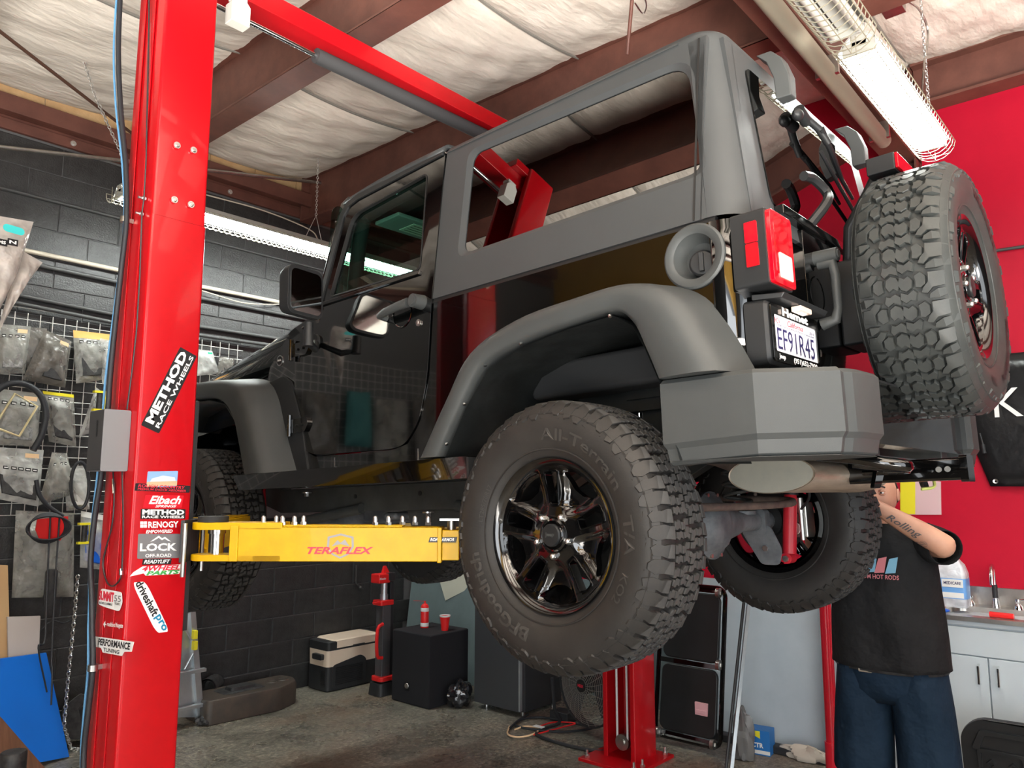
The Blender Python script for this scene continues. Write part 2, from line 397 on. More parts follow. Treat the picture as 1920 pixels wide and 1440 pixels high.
pipe('conduit', [a+(a-b)*1.2, a, b, b+(b-a)*.6], .014, m_galv, 'thin grey conduit crossing in front of the tan blocks', 'conduit')
wp_ = pipe('water_pipe', [at(668, 1060, 'y', YB-.03), at(667, 1092, 'y', YB-.03), at(680, 1105, 'y', YB-.04)], .009, m_blackpipe, 'short black water pipe with a spout on the block wall', 'pipe')
MB().sphere(at(676, 1102, 'y', YB-.05), .016, 8, 6).build('valve', m_blackpipe, wp_)
# diagonal brace rod under the roof
a = Vector((1.05, 4.76, 4.27)); b = Vector((2.12, 5.6, 4.27)); a = at(-40, 28, 'z', 4.2); b = at(250, 252, 'z', 4.2)
pipe('brace_rod', [a, b], .011, mat('rust_rod', (.09, .045, .03), .6), 'rusty diagonal brace rod under the roof, left of the red column', 'rod')

# ------------------------------------------------------------------ floor-to-ceiling odds: hanging chains
def chain(name, pts, label, link=.03, wire=.0032, m=None, group=None):
    pts = [Vector(p) for p in pts]; total = sum((pts[i+1]-pts[i]).length for i in range(len(pts)-1)); n = int(total/(link*.72)); mb = MB()
    for k in range(n):
        d = (k+.5)*total/n; i = 0
        while i < len(pts)-2 and d > (pts[i+1]-pts[i]).length: d -= (pts[i+1]-pts[i]).length; i += 1
        t = (pts[i+1]-pts[i]).normalized(); c = pts[i]+t*d; s = t.orthogonal().normalized(); s2 = t.cross(s); a = s if k % 2 else s2
        ring = [c+t*(link*.5-wire)*cos(2*pi*j/8)+a*(link*.30)*sin(2*pi*j/8) for j in range(9)]
        mb.tube(ring, wire, 4, False)
    return tag(mb.build(name, m or m_chain, smooth=60), label, 'chain', group)
pts = [at(112, 0, 'y', 4.9), at(145, 75, 'y', 5.0), at(178, 180, 'y', 5.05), at(226, 285, 'y', 5.1), at(236, 330, 'y', 5.1)]
d0 = (pts[0]-pts[1]).normalized()
chain('chain', [pts[0]+Vector((0, 0, .3))]+pts, 'thin chain hanging at a slant left of the red column')

# ------------------------------------------------------------------ two-post lift
m_red = mat('red_lift_paint', (.46, .003, .008), .28, noise=3, col2=(.42, .003, .007), spec=.4, coat=.25)
m_yellow = mat('yellow_arm_paint', (.60, .36, .001), .45, noise=9, col2=(.55, .31, .001), spec=.3, coat=.15)
m_black_rubber = mat('black_rubber', (.018, .018, .018), .7, bump=(80, .3, .002))
m_dkmetal = mat('dark_steel', (.06, .06, .062), .4, .6)
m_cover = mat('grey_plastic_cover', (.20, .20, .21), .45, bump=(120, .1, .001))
m_cover_side = mat('plastic_cover_darker', (.035, .035, .037), .5)
m_white = mat('white_print', (.85, .85, .84), .45)
m_blackprint = mat('black_print', (.012, .012, .013), .4)
m_chrome = mat('bright_steel', (.8, .8, .8), .15, 1.0)
lift = thing('vehicle_lift', 'red two-column vehicle lift with yellow arms holding up the black off-roader', 'lift', (2.76, 2.8, 0))
LI = T(-2.76, -2.8, 0)
def lb(mb, name, mats, parent=None, **k): return mb.build(name, mats, parent or lift, M=LI if parent is None else None, **k)
CX, CY, CX1, CY1 = 1.13, 2.69, 1.335, 2.93
zs = at(240, 388, 'y', CY).z
def column(xw, xi, z1, zsplit):
    """C-section column; xw = outer web, xi = open side"""
    s = 1 if xi > xw else -1; t = .008; mb = MB()
    def sect(z0, z1, g):
        o = [(xw-s*g, CY-g), (xi+s*g, CY-g), (xi+s*g, CY+.035), (xi-s*t, CY+.035), (xi-s*t, CY+t), (xw+s*t, CY+t), (xw+s*t, CY1-t), (xi-s*t, CY1-t), (xi-s*t, CY1-.035), (xi+s*g, CY1-.035), (xi+s*g, CY1+g), (xw-s*g, CY1+g)]
        o = rpoly(o, [.012, .012, .003, .001, .01, .01, .01, .01, .001, .003, .012, .012], 3)
        mb.loft([[(x, y, z0) for x, y in o], [(x, y, z1) for x, y in o]], True, True)
    sect(0, zsplit, 0); sect(zsplit+.002, z1, -.003)
    return mb
nc = lb(column(CX, CX1, 3.80, zs), 'column', m_red); nc['label'] = 'near red column covered in stickers'
rib = MB().box((CX-.004, CY+.075, .15), (CX, CY+.10, 3.75)).box((CX-.004, CY+.16, .15), (CX, CY+.185, 3.75)); rib.build('stiffening_rib', m_red, nc, bevel=.0015)
for (px, py) in ((331, 273), (362, 282), (326, 375), (357, 384)):
    c = at(px, py, 'y', CY-.001); MB().cyl(c, c+Vector((0, -.007, 0)), .0125, n=16).cyl(c+Vector((0, -.007, 0)), c+Vector((0, -.010, 0)), .009, .006, n=16).build('bolt', m_zinc, nc)
for (px, py) in ((273, 373), (268, 402)):
    c = at(px, py, 'x', CX-.001); MB().cyl(c, c+Vector((-.012, 0, 0)), .008, n=6).cyl(c+Vector((-.012, 0, 0)), c+Vector((-.026, 0, 0)), .005, n=8).build('bolt', m_zinc, nc)
lb(MB().box((CX-.09, CY-.10, 0), (CX1+.09, CY1+.10, .02)), 'base_plate', m_red, bevel=.003)
FX0, FX1 = 4.46, 4.215
fc = lb(column(FX0, FX1, 3.80, 2.9), 'column', m_red); fc['label'] = 'far red column standing open towards the camera'
bp = lb(MB().box((FX1-.14, CY-.09, 0), (FX0+.06, CY1+.09, .02)), 'base_plate', m_red, bevel=.003)
for (x, y) in ((FX1-.10, CY-.05), (FX1-.10, CY1+.05), (FX0+.02, CY-.05), (FX1-.02, CY-.06)):
    MB().cyl((x, y, .02), (x, y, .035), .016, n=6).cyl((x, y, .035), (x, y, .065), .008, n=8).build('anchor_bolt', m_zinc, bp)
m_rope = mat('pale_cable', (.62, .62, .60), .4)
for y in (CY+.075, CY+.15): MB().cyl((FX1+.03, y, .12), (FX1+.03, y, 3.6), .007, n=8).build('lift_cable', m_rope, fc)
MB().cyl((FX1+.022, CY+.112, .115), (FX1+.048, CY+.112, .115), .048, n=24).cyl((FX1+.012, CY+.112, .115), (FX1+.022, CY+.112, .115), .02, n=12).build('pulley', m_galv, fc)
# overhead beam with its padded shut-off bar
ob = lb(MB().box((CX1-.06, 2.75, 3.668), (FX1+.06, 2.90, 3.755)), 'overhead_beam', m_red, bevel=.004)
lb(MB().box((CX, CY+.02, 3.755), (CX1+.1, CY1-.02, 3.80)).box((FX1-.1, CY+.02, 3.755), (FX0, CY1-.02, 3.80)), 'beam_bracket', m_red, bevel=.003)
p0 = at(592, 104, 'y', 2.80); p1 = at(892, 246, 'y', 2.80); q = at(460, 34, 'y', 2.80)
dirb = (p1-p0).normalized(); p1 = p0+dirb*2.2
m_foam = mat('dark_foam', (.045, .045, .047), .75, bump=(200, .3, .001))
MB().cyl(p0, p1, .034, n=20).build('padded_bar', m_foam, ob)
MB().cyl(q-dirb*.25, p0+dirb*.02, .012, n=12).build('steel_rod', m_chrome, ob)
m_putty = mat('white_switch_box', (.62, .61, .56), .45)
lim = at(436, 34, 'y', 2.76)
mb = MB().prism([(-.04, -.052), (.04, -.052), (.04, .03), (.02, .052), (-.02, .052), (-.04, .03)], lambda u, v, d: (lim.x+u, 2.745+d, lim.z+v), -.055, 0)
mb.box((lim.x-.03, 2.70, lim.z+.05), (lim.x+.03, 2.745, lim.z+.07)); mb.build('limit_switch', m_putty, ob, bevel=.003)

# yellow arms: pivot eye, box section, end stop, pads
def arm(p, e, z0, z1, full=True, label=None):
    """p pivot, e free end (world x,y)"""
    p, e = Vector((p[0], p[1], 0)), Vector((e[0], e[1], 0)); L_ = (e-p).length; ang = atan2(e.y-p.y, e.x-p.x)
    M_ = Matrix.Translation(Vector((p.x, p.y, 0))) @ RZ(ang); mb = MB(); hw = .05
    mb.box((.12, -hw, z0), (L_-.06, hw, z1-.004), M_)
    # clevis plates carrying the pin
    for (a, b) in ((z1-.014, z1+.012), (z0, z0+.022)):
        pl = [(x, y) for x, y in [(-.0, hw)]+[(-.05*sin(pi*k/8), hw*cos(pi*k/8)) for k in range(1, 8)]+[(0, -hw), (.28, -hw), (.28, hw)]]
        mb.prism(pl, lambda u, v, d: M_ @ Vector((u, v, d)), a, b)
    mb.box((.10, -hw-.006, z0), (.13, hw+.006, z1+.004), M_)
    mb.box((L_-.075, -hw-.008, z0-.004), (L_-.06, hw+.008, z1-.004), M_)
    mb.box((L_-.06, -hw+.004, z0+.004), (L_, hw-.004, z1-.014), M_)
    mb.box((.28, -hw+.01, z1-.004), (L_-.20, hw-.01, z1+.003), M_)
    o = lb(mb, 'lift_arm', m_yellow, bevel=.003)
    if label: o['label'] = label
    MB().cyl(M_ @ Vector((.035, 0, z0+.018)), M_ @ Vector((.035, 0, z1-.01)), .026, n=20).cyl(M_ @ Vector((.035, 0, z1-.028)), M_ @ Vector((.035, 0, z1-.014)), .030, n=20).build('pivot_pin', m_chrome, o)
    MB().box((-.07, -hw-.01, z0-.004), (-.055, hw+.01, z1+.02), M_).build('carriage_plate', m_dkmetal, o, bevel=.002)
    MB().cyl(M_ @ Vector((-.05, -hw-.02, z0-.05)), M_ @ Vector((-.05, -hw-.02, z1+.01)), .008, n=8).build('lock_rod', m_galv, o)
    return o, M_, L_
AZ0, AZ1 = at(600, 1048, 'y', 2.38).z, at(600, 984, 'y', 2.38).z
A1, MA, LA = arm((1.375, 2.64), (1.965, 1.965), AZ0, AZ1, label='near yellow arm with lettering and a row of nuts on top')
MB().cyl(MA @ Vector((.02, .0, AZ1+.012)), MA @ Vector((.02, 0, AZ1+.032)), .052, n=28).build('pad', m_black_rubber, A1)
nut = None
for k, u in enumerate((.205, .247, .275, .315, .343)+tuple(.60+.0465*j for j in range(5))):
    zz = AZ1+.003; c = MA @ Vector((u, -.02+.012*sin(k*2), zz))
    mb = MB().cyl(c, c+Vector((0, 0, .010)), .0115, n=6).cyl(c+Vector((0, 0, .010)), c+Vector((0, 0, .024)), .0085, n=12).sphere(c+Vector((0, 0, .024)), .0085, 10, 6)
    mb.build('lug_nut', m_zinc, A1)
# lettering on the arm's flank
sf = lambda u, v: MA @ Vector((u, -.0512, AZ0+v))
mb = MB(); text_on(mb, 'TERAFLEX', sf, .37, .026, .60, .050, bold=.03, shear=.3); mb.build('lettering', mat('red_print', (.70, .02, .05), .4), A1, label='red lettering with a grey shield')
mb = MB(); sh = [(.44, .085), (.485, .096), (.53, .085), (.532, .050), (.515, .024), (.485, .010), (.455, .024), (.438, .050)]
shi = [((x-.485)*.84+.485, (y-.052)*.84+.052) for x, y in sh]
mb.prism([sh, shi[::-1]], lambda u, v, d: MA @ Vector((u, -.0505-d, AZ0+v)), 0, .0006)
mb.add([MA @ Vector((u, -.0515, AZ0+v)) for u, v in ((.455, .052), (.475, .074), (.485, .064), (.50, .076), (.517, .052), (.485, .060))], [(0, 1, 2, 5), (2, 3, 4, 5)])
mb.build('shield_emblem', mat('silver_print', (.30, .29, .30), .5), A1)
mb = MB(); mb.add([sf(u, v) for u, v in ((.79, .066), (.885, .066), (.89, .084), (.795, .084))], [(0, 1, 2, 3)]); s_ = mb.build('sticker', m_blackprint, A1)
mb = MB(); text_on(mb, 'ROAD ARMOR', lambda u, v: MA @ Vector((u, -.0518, AZ0+v)), .797, .070, .880, .081, bold=.02, shear=.2); mb.build('lettering', m_white, A1)
A2, MA2, _ = arm((1.41, 2.86), (2.2, 3.75), AZ0, AZ1)
A3, MA3, _ = arm((4.12, 2.64), (3.35, 2.15), AZ0, AZ1)
A4, MA4, _ = arm((4.12, 2.86), (3.25, 3.75), AZ0, AZ1)
for A_, M_, L_ in ((A1, MA, LA), (A2, MA2, 1.17), (A3, MA3, .91), (A4, MA4, 1.22)):
    zt = AZ1+.0
    MB().cyl(M_ @ Vector((L_-.03, 0, zt-.015)), M_ @ Vector((L_-.03, 0, zt+.018)), .016, n=12).box((L_-.07, -.035, zt+.018), (L_+.01, .035, zt+.026), M_).build('lift_pad', m_galv, A_)
for x0, x1 in ((CX1-.02, CX1+.035), (FX1-.035, FX1+.02)):
    lb(MB().box((x0, CY+.045, AZ0-.25), (x1, CY1-.045, AZ1+.45)), 'carriage', m_dkmetal, bevel=.003)

# release cover, cables and hose on the near column
C0 = at(247, 770, 'y', 2.74); C1 = at(243, 884, 'y', 2.74)
bx0, bx1 = at(192, 820, 'y', 2.74).x, CX-.001
cov = MB().prism(rrect(C1.z, 0, C0.z, bx1-bx0, .006), lambda u, v, d: (bx0+v, 2.74+d, u), 0, .12)
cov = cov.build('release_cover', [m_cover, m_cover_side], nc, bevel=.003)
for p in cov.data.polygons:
    if abs(p.normal.x) > .6: p.material_index = 1  # faces turned along X get the darker cover colour
c = at(182, 803, 'x', bx0-.0005); MB().prism(rrect(c.y-.006, c.z-.028, c.y+.006, c.z+.028, .0055), lambda u, v, d: (bx0-.0008-d, u, v), 0, .0005).build('slot', m_blackprint, cov)
def onx(L_, x=CX-.012): return [at(px, py, 'x', x) for px, py in L_]
MB().tube(onx([(280, -60), (279, 60), (276, 200), (274, 300), (270, 372), (266, 402), (262, 520), (256, 620), (247, 700), (238, 768)], CX-.010), .0028, 6).build('release_cable', m_dkmetal, nc)
MB().tube(smoothpath(onx([(212, 884), (214, 930), (210, 985), (198, 1030), (193, 1060), (200, 1090), (211, 1099), (224, 1088), (228, 1070)], CX-.010)+onx([(229, 1060), (231, 980), (229, 884)], CX-.010)), .0028, 6).build('release_cable', m_dkmetal, nc)
MB().cyl(at(212, 898, 'x', CX-.01), at(213, 925, 'x', CX-.01), .005, n=8).cyl(at(227, 1066, 'x', CX-.01), at(227, 1078, 'x', CX-.01), .007, n=8).build('cable_end', m_zinc, nc)

hose = thing('air_hose', 'blue and black air hoses clipped down the outer side of the near red column', 'hose', (1.1, 2.9, 1.0)); HI = T(-1.1, -2.9, -1.0)
HP = [(227, -40), (222, 90), (226, 200), (236, 310), (237, 410), (228, 500), (217, 600), (207, 700), (202, 770), (190, 890), (179, 960), (170, 1050), (172, 1120), (173, 1180), (174, 1255), (167, 1320), (158, 1400), (156, 1470)]
m_bluehose = mat('blue_hose', (.10, .28, .50), .45); m_blackhose = mat('black_hose', (.02, .022, .026), .5)
MB().tube(smoothpath(onx(HP, CX-.03)), .0095, 10).build('black_line', m_blackhose, hose, M=HI)
MB().tube(smoothpath([at(px-6-3*sin(i), py, 'x', CX-.034) for i, (px, py) in enumerate(HP)]), .0042, 8).build('blue_line', m_bluehose, hose, M=HI)
for px, py in ((236, 412), (176, 1252)):
    c = at(px-2, py, 'x', CX-.03); MB().cyl(c+Vector((0, 0, -.010)), c+Vector((0, 0, .010)), .0165, n=14).box((c.x, c.y-.004, c.z-.008), (CX, c.y+.004, c.z+.008)).build('clip', m_galv, hose, M=HI)

# ---- stickers on the near column
def sticker(name, plane, corners, back, words, label=None, rot=0, outline=None, bcol=None):
    """corners: pixel positions of the lower-left, lower-right, upper-left of the sticker; words: list of (text, u0, v0, u1, v1, material, bold, shear)"""
    ax, c = plane; off = {'y': Vector((0, -1, 0)), 'x': Vector((-1, 0, 0))}[ax]
    o_, r_, t_ = [at(px, py, ax, c) for px, py in corners]; U = r_-o_; V = t_-o_
    def P(u, v, d=0): return o_+U*u+V*v+off*(.0006+d)
    mb = MB(); mats = [back]
    ol = outline or rrect(0, 0, 1, 1, .04)
    if bcol:
        mats.append(bcol); mb.cur = 1; big = [((x-.5)*1.05+.5, (y-.5)*1.14+.5) for x, y in ol]; mb.prism([big], lambda u, v, d: P(u, v, d), -.0004, .0001); mb.cur = 0
    if back: mb.prism([ol], lambda u, v, d: P(u, v, d), -.0004, .0004)
    base = mb.build(name, mats, nc, smooth=0) if back else None
    for k, (s, u0, v0, u1, v1, m, bo, she) in enumerate(words):
        t = MB(); text_on(t, s, lambda u, v: P(u, v, .0009+.0003*k), u0, v0, u1, v1, bold=bo, shear=she)
        o = t.build('lettering' if base else name, m, nc, smooth=0)
        if not base and label: o['label'] = label
    if base and label: base['label'] = label
    return P
PY = ('y', CY+.0002); PX = ('x', CX-.004)
m_redprint = mat('red_print', (.70, .02, .05), .4); m_gprint = mat('grey_sticker', (.17, .17, .18), .5); m_redst = mat('red_sticker', (.72, .008, .02), .35)
sticker('sticker', PY, ((298, 813), (369, 668), (264, 797)), m_blackprint, [('METHOD', .06, .46, .97, .93, m_white, .045, 0), ('RACE WHEELS', .05, .12, .97, .34, m_white, .02, 0)], 'large slanted black sticker with white lettering')
P = sticker('sticker', PY, ((274, 914), (331, 912), (277, 884)), mat('photo_sky', (.25, .42, .75), .4), [], 'small sticker of a beach photo')
MB().add([P(.0, .05, .001), P(1, .05, .001), P(1, .35, .001), P(.0, .35, .001)], [(0, 1, 2, 3)]).build('print', mat('photo_sand', (.55, .40, .25), .5), nc)
MB().add([P(.1, .35, .0012), P(.95, .35, .0012), P(.9, .6, .0012), P(.5, .72, .0012), P(.15, .55, .0012)], [(0, 1, 2, 3, 4)]).build('print', mat('photo_pale', (.6, .66, .78), .5), nc)
sticker('sticker', PY, ((252, 920), (355, 924), (254, 906)), m_blackprint, [('PREMIUM SHOCK ABSORBER', .05, .10, .93, .40, m_redprint, .01, .1), ('ROUGH COUNTRY', .05, .48, .90, .9, m_redprint, .02, .1)], 'black strip sticker with red lettering')
P = sticker('sticker', PY, ((268, 952), (340, 952), (273, 928)), m_redst, [('Eibach', .12, .28, .95, .95, m_white, .03, .25), ('SPRINGS', .30, .02, .85, .22, m_white, .03, .25)], 'red sticker with white script')
sticker('sticker', PY, ((263, 973), (347, 973), (264, 954)), m_blackprint, [('METHOD', .03, .42, .97, .95, m_white, .05, 0), ('RACE WHEELS', .03, .08, .97, .34, m_white, .03, 0)], 'horizontal black sticker with white block lettering')
P = sticker('lettering', PY, ((262, 1001), (338, 999), (262, 976)), None, [('RENOGY', .20, .42, .95, .92, m_white, .03, 0), ('EMPOWERED', .14, .02, .80, .28, m_white, .03, .25)], 'white lettering with a panel emblem')
for i in range(2):
    for j in range(2): MB().add([P(.01+.085*i, .46+.25*j), P(.085+.085*i, .46+.25*j), P(.085+.085*i, .68+.25*j), P(.01+.085*i, .68+.25*j)], [(0, 1, 2, 3)]).build('emblem', m_white, nc)
P = sticker('sticker', PY, ((257, 1048), (336, 1046), (259, 1001)), m_gprint, [('LOCK', .05, .30, .93, .62, m_white, .035, 0), ('OFF-ROAD', .18, .05, .80, .19, m_white, .02, 0)], 'grey sticker with white lettering under a mountain ridge')
MB().add([P(u, v, .001) for u, v in ((.28, .68), (.48, .93), (.56, .82), (.63, .88), (.78, .68), (.70, .72), (.62, .80), (.56, .74), (.48, .84), (.36, .72))], [(0, 1, 8, 9), (1, 2, 7, 8), (2, 3, 6, 7), (3, 4, 5, 6)]).build('emblem', m_white, nc)
sticker('sticker', PY, ((266, 1059), (320, 1058), (268, 1048)), m_blackprint, [('READYLIFT', .05, .2, .95, .85, m_white, .03, .2)], 'small black sticker with white lettering')
P = sticker('sticker', PY, ((243, 1081), (340, 1076), (247, 1062)), m_white, [('4WHEEL', .20, .45, .95, .98, m_redprint, .04, .2), ('PARTS', .30, .02, .95, .45, mat('green_print', (.05, .35, .08), .4), .05, .2)], 'white cut sticker with red and green lettering', outline=[(0, 0), (.25, .25), (.3, 0), (.95, .02), (.97, .45), (1.02, .55), (1, 1), (.2, .95), (.05, .4)])
sticker('sticker', PY, ((293, 1187), (318, 1184), (247, 1092)), m_white, [], 'slanted white sticker with dark and blue lettering', outline=rrect(0, 0, 1, 1, .2))
o_ = at(253, 1090, 'y', CY); e_ = at(305, 1189, 'y', CY); U = e_-o_; un = U.normalized(); V = Vector((-un.z, 0, un.x)); hgt = .024
for s, a, b, m in (('driveshaft', .03, .66, m_blackprint), ('pro', .68, .97, mat('teal_print', (.01, .22, .40), .4))):
    t = MB(); text_on(t, s, lambda u, v: o_+U*u-V*(-v)*1.0+V*0+Vector((0, -.0016, 0)), a, -.004, b, hgt-.002, bold=.03); t.build('lettering', m, nc, smooth=0)
P = sticker('sticker', PX, ((184, 1136), (229, 1144), (186, 1104)), m_white, [('SUMMIT', .03, .35, .66, .92, m_redprint, .05, 0), ('RACING EQUIPMENT', .05, .12, .62, .28, m_blackprint, .01, 0), ('55', .68, .42, .95, .78, m_gprint, .01, 0), ('YEARS', .70, .25, .93, .38, m_blackprint, .01, 0)], 'white sticker with red lettering and the number 55', outline=rpoly([(0, .1), (.3, 0), (.9, -.1), (1, .4), (.95, 1.0), (.7, 1), (.1, 1.05)], .12))
sticker('lettering', PX, ((192, 1177), (231, 1182), (193, 1162)), None, [('rockford fosgate', .24, .1, 1, .85, m_white, .02, .15)], 'small white lettering with an arrow mark')
P2 = lambda u, v: at(193, 1177, 'x', CX-.0046)+(at(231, 1182, 'x', CX-.0046)-at(193, 1177, 'x', CX-.0046))*u+Vector((0, 0, .024))*v
MB().add([P2(0, .5), P2(.10, 1.0), P2(.10, .62), P2(.18, .5), P2(.10, .38), P2(.10, 0)], [(0, 5, 4, 3, 2, 1)]).build('emblem', m_white, nc)
sticker('sticker', PX, ((172, 1215), (247, 1228), (173, 1192)), m_white, [('PERFORMANCE', .17, .34, .97, .90, m_blackprint, .035, .15), ('TUNING', .32, -.10, .72, .22, m_blackprint, .02, .1)], 'white shield-shaped sticker with black lettering', outline=[(0, .15), (.25, .15), (.3, -.2), (.78, -.2), (.83, .15), (1, .25), (1.05, 1), (0, 1)])
# ------------------------------------------------------------------ the off-roader
JY, JP = 0.018819, -0.036885
jf = Vector((sin(JY)*cos(JP), cos(JY)*cos(JP), sin(JP))); jr = Vector((cos(JY), -sin(JY), 0)); ju = jr.cross(jf)
JO = Vector((2.7618, 1.4614, 1.5376))
JMAT = Matrix(((jr.x, jf.x, ju.x, JO.x), (jr.y, jf.y, ju.y, JO.y), (jr.z, jf.z, ju.z, JO.z), (0, 0, 0, 1)))
JINV = JMAT.inverted()
def jat(px, py, n, c):
    """point of the photograph on a plane n.p = c of the vehicle's own frame"""
    d = cr*((px-960)/1443.7)+cd*((py-720)/1443.7)+cf
    if isinstance(n, str): n = {'x': (1, 0, 0), 'y': (0, 1, 0), 'z': (0, 0, 1)}[n]
    n = Vector(n); o = JINV @ CAMP; r = JINV.to_3x3() @ d
    return o+r*((c-n.dot(o))/n.dot(r))
m_paint = mat('gloss_black_paint', (.0014, .0016, .0017), .06, spec=.6, coat=1.0, ior=1.5)
m_top = mat('textured_hardtop_grey', (.042, .046, .048), .50, bump=(900, .25, .0006), noise=5, col2=(.038, .042, .044))
m_flare = mat('grained_flare_grey', (.047, .051, .051), .50, bump=(700, .3, .0006), noise=6, col2=(.042, .046, .046))
m_liner = mat('wheel_liner_black', (.014, .016, .016), .38, noise=9, col2=(.008, .009, .009), bump=(40, .35, .003))
m_trim = mat('black_plastic_trim', (.014, .015, .016), .45)
m_gloss = mat('piano_black_metal', (.002, .002, .002), .10, coat=.8)
m_dark = mat('dark_interior', (.012, .013, .014), .7)
m_rubberseal = mat('window_seal', (.012, .012, .012), .45)
m_tyre = mat('tyre_rubber', (.026, .024, .022), .55, noise=12, col2=(.019, .018, .017), bump=(160, .25, .001))
m_tyre_worn = mat('dusty_tyre_rubber', (.062, .061, .058), .68, noise=14, col2=(.045, .044, .043), bump=(160, .3, .001))
m_spare = mat('spare_tyre_rubber', (.040, .044, .042), .48, noise=12, col2=(.030, .033, .032), bump=(160, .2, .001))
m_rim = mat('gloss_black_wheel', (.002, .002, .0022), .15, coat=1.0)
m_rimin = mat('wheel_barrel', (.05, .05, .05), .35, .6)
m_frame = mat('chassis_black', (.060, .064, .062), .5, noise=10, col2=(.040, .042, .041))
m_cast = mat('dusty_cast_metal', (.20, .21, .22), .6, .3, noise=9, col2=(.10, .11, .12), bump=(60, .3, .002))
m_muf = mat('stained_exhaust_steel', (.50, .42, .33), .42, .25, noise=5, col2=(.30, .24, .18), bump=(30, .1, .002), stretch=(1, 4, 4))
m_mufend = mat('exhaust_end_cap', (.34, .33, .28), .5, .3, noise=12, col2=(.30, .30, .26))
m_shock = mat('red_shock', (.60, .02, .03), .4, noise=6, col2=(.45, .015, .03))
m_lens = mat('red_lens', (.75, .005, .012), .08, coat=1, noise=60, col2=(.60, .0, .01))
m_lensd = mat('dark_red_lens', (.38, .002, .008), .10, coat=1)
m_clearlens = mat('clear_lens', (.80, .62, .52), .12, coat=1)
m_glassdark = glass('dark_privacy_glass', (.045, .05, .05), 2.6, 0.0, .9)
m_glassback = glass('rear_privacy_glass', (.06, .06, .06), 1.8, 0.0, .85)
m_glassgreen = glass('green_tinted_glass', (.55, .72, .66), 1.5, 0.0, 1.0)
m_mirror = mat('mirror_glass', (.62, .66, .66), .03, 1.0)
m_plate = mat('plate_white', (.86, .84, .88), .4)
m_ink = mat('dark_blue_ink', (.03, .025, .10), .5)
m_pipe = mat('corroded_pipe', (.22, .17, .14), .7, .4, noise=12, col2=(.12, .09, .08))
jeep = thing('off_road_vehicle', 'black two-door off-road vehicle raised on the lift with a mud-tyred spare', 'car', M=JMAT)
def jb(mb, name, mats, parent=None, **k): return mb.build(name, mats, parent or jeep, **k)
KS = .18
def sx(z): return .765-KS*(z-.89) if z > .89 else .765      # half width of the body at height z
def side(s, off=0): return lambda u, v, d: (s*(sx(v)+off-d), u, v)   # u forward, v up, d inwards

# ---- tub sides (wheel arch and door opening cut away)
tub = [(-.53, .885), (-.53, .43), (-.44, .43), (-.36, .60), (-.30, .655), (-.05, .665), (.10, .62), (.235, .57), (.33, .46), (.50, .262), (1.95, .262), (1.98, .42), (1.86, .80), (1.70, .955), (1.50, 1.01), (1.48, .90), (1.632, .88), (1.63, .46), (1.57, .375), (1.46, .335), (.92, .325), (.82, .345), (.745, .43), (.69, .60), (.66, .885)]
BL = {}
for s in (-1, 1):
    o = jb(MB().prism([tub]+([[(-.472+.078*cos(-t), .795+.078*sin(-t)) for t in [2*pi*k/28 for k in range(28)]]] if s < 0 else []), side(s), 0, .02), 'body_side', m_paint); BL[s] = o
# rounded rear corners, rear face
def rear_y(z): return -.62+(.13*(z-.89) if z > .89 else 0)
def plan(z, d=0, R=.09, n=8):
    """half outline (from left flat side round the corner) at height z inset by d"""
    hw = sx(z)-d; ry = rear_y(z)+d; r = R-d*.4; out = []
    for k in range(n+1):
        t = (pi/2)*k/n; out.append((-(hw-r)-r*cos(t), ry+r-r*sin(t)))
    return out
for s in (-1, 1):
    mb = MB(); zs_ = [.43, .60, .75, .885]
    mb.loft([[(-s*x, y, z) for x, y in [(-sx(z), -.525)]+plan(z)+[(-.30 if s == -1 else -.60, rear_y(z))]] for z in zs_], False, False)
    if s == -1: pass
    o = jb(mb, 'rear_corner', m_paint, solid=.01)
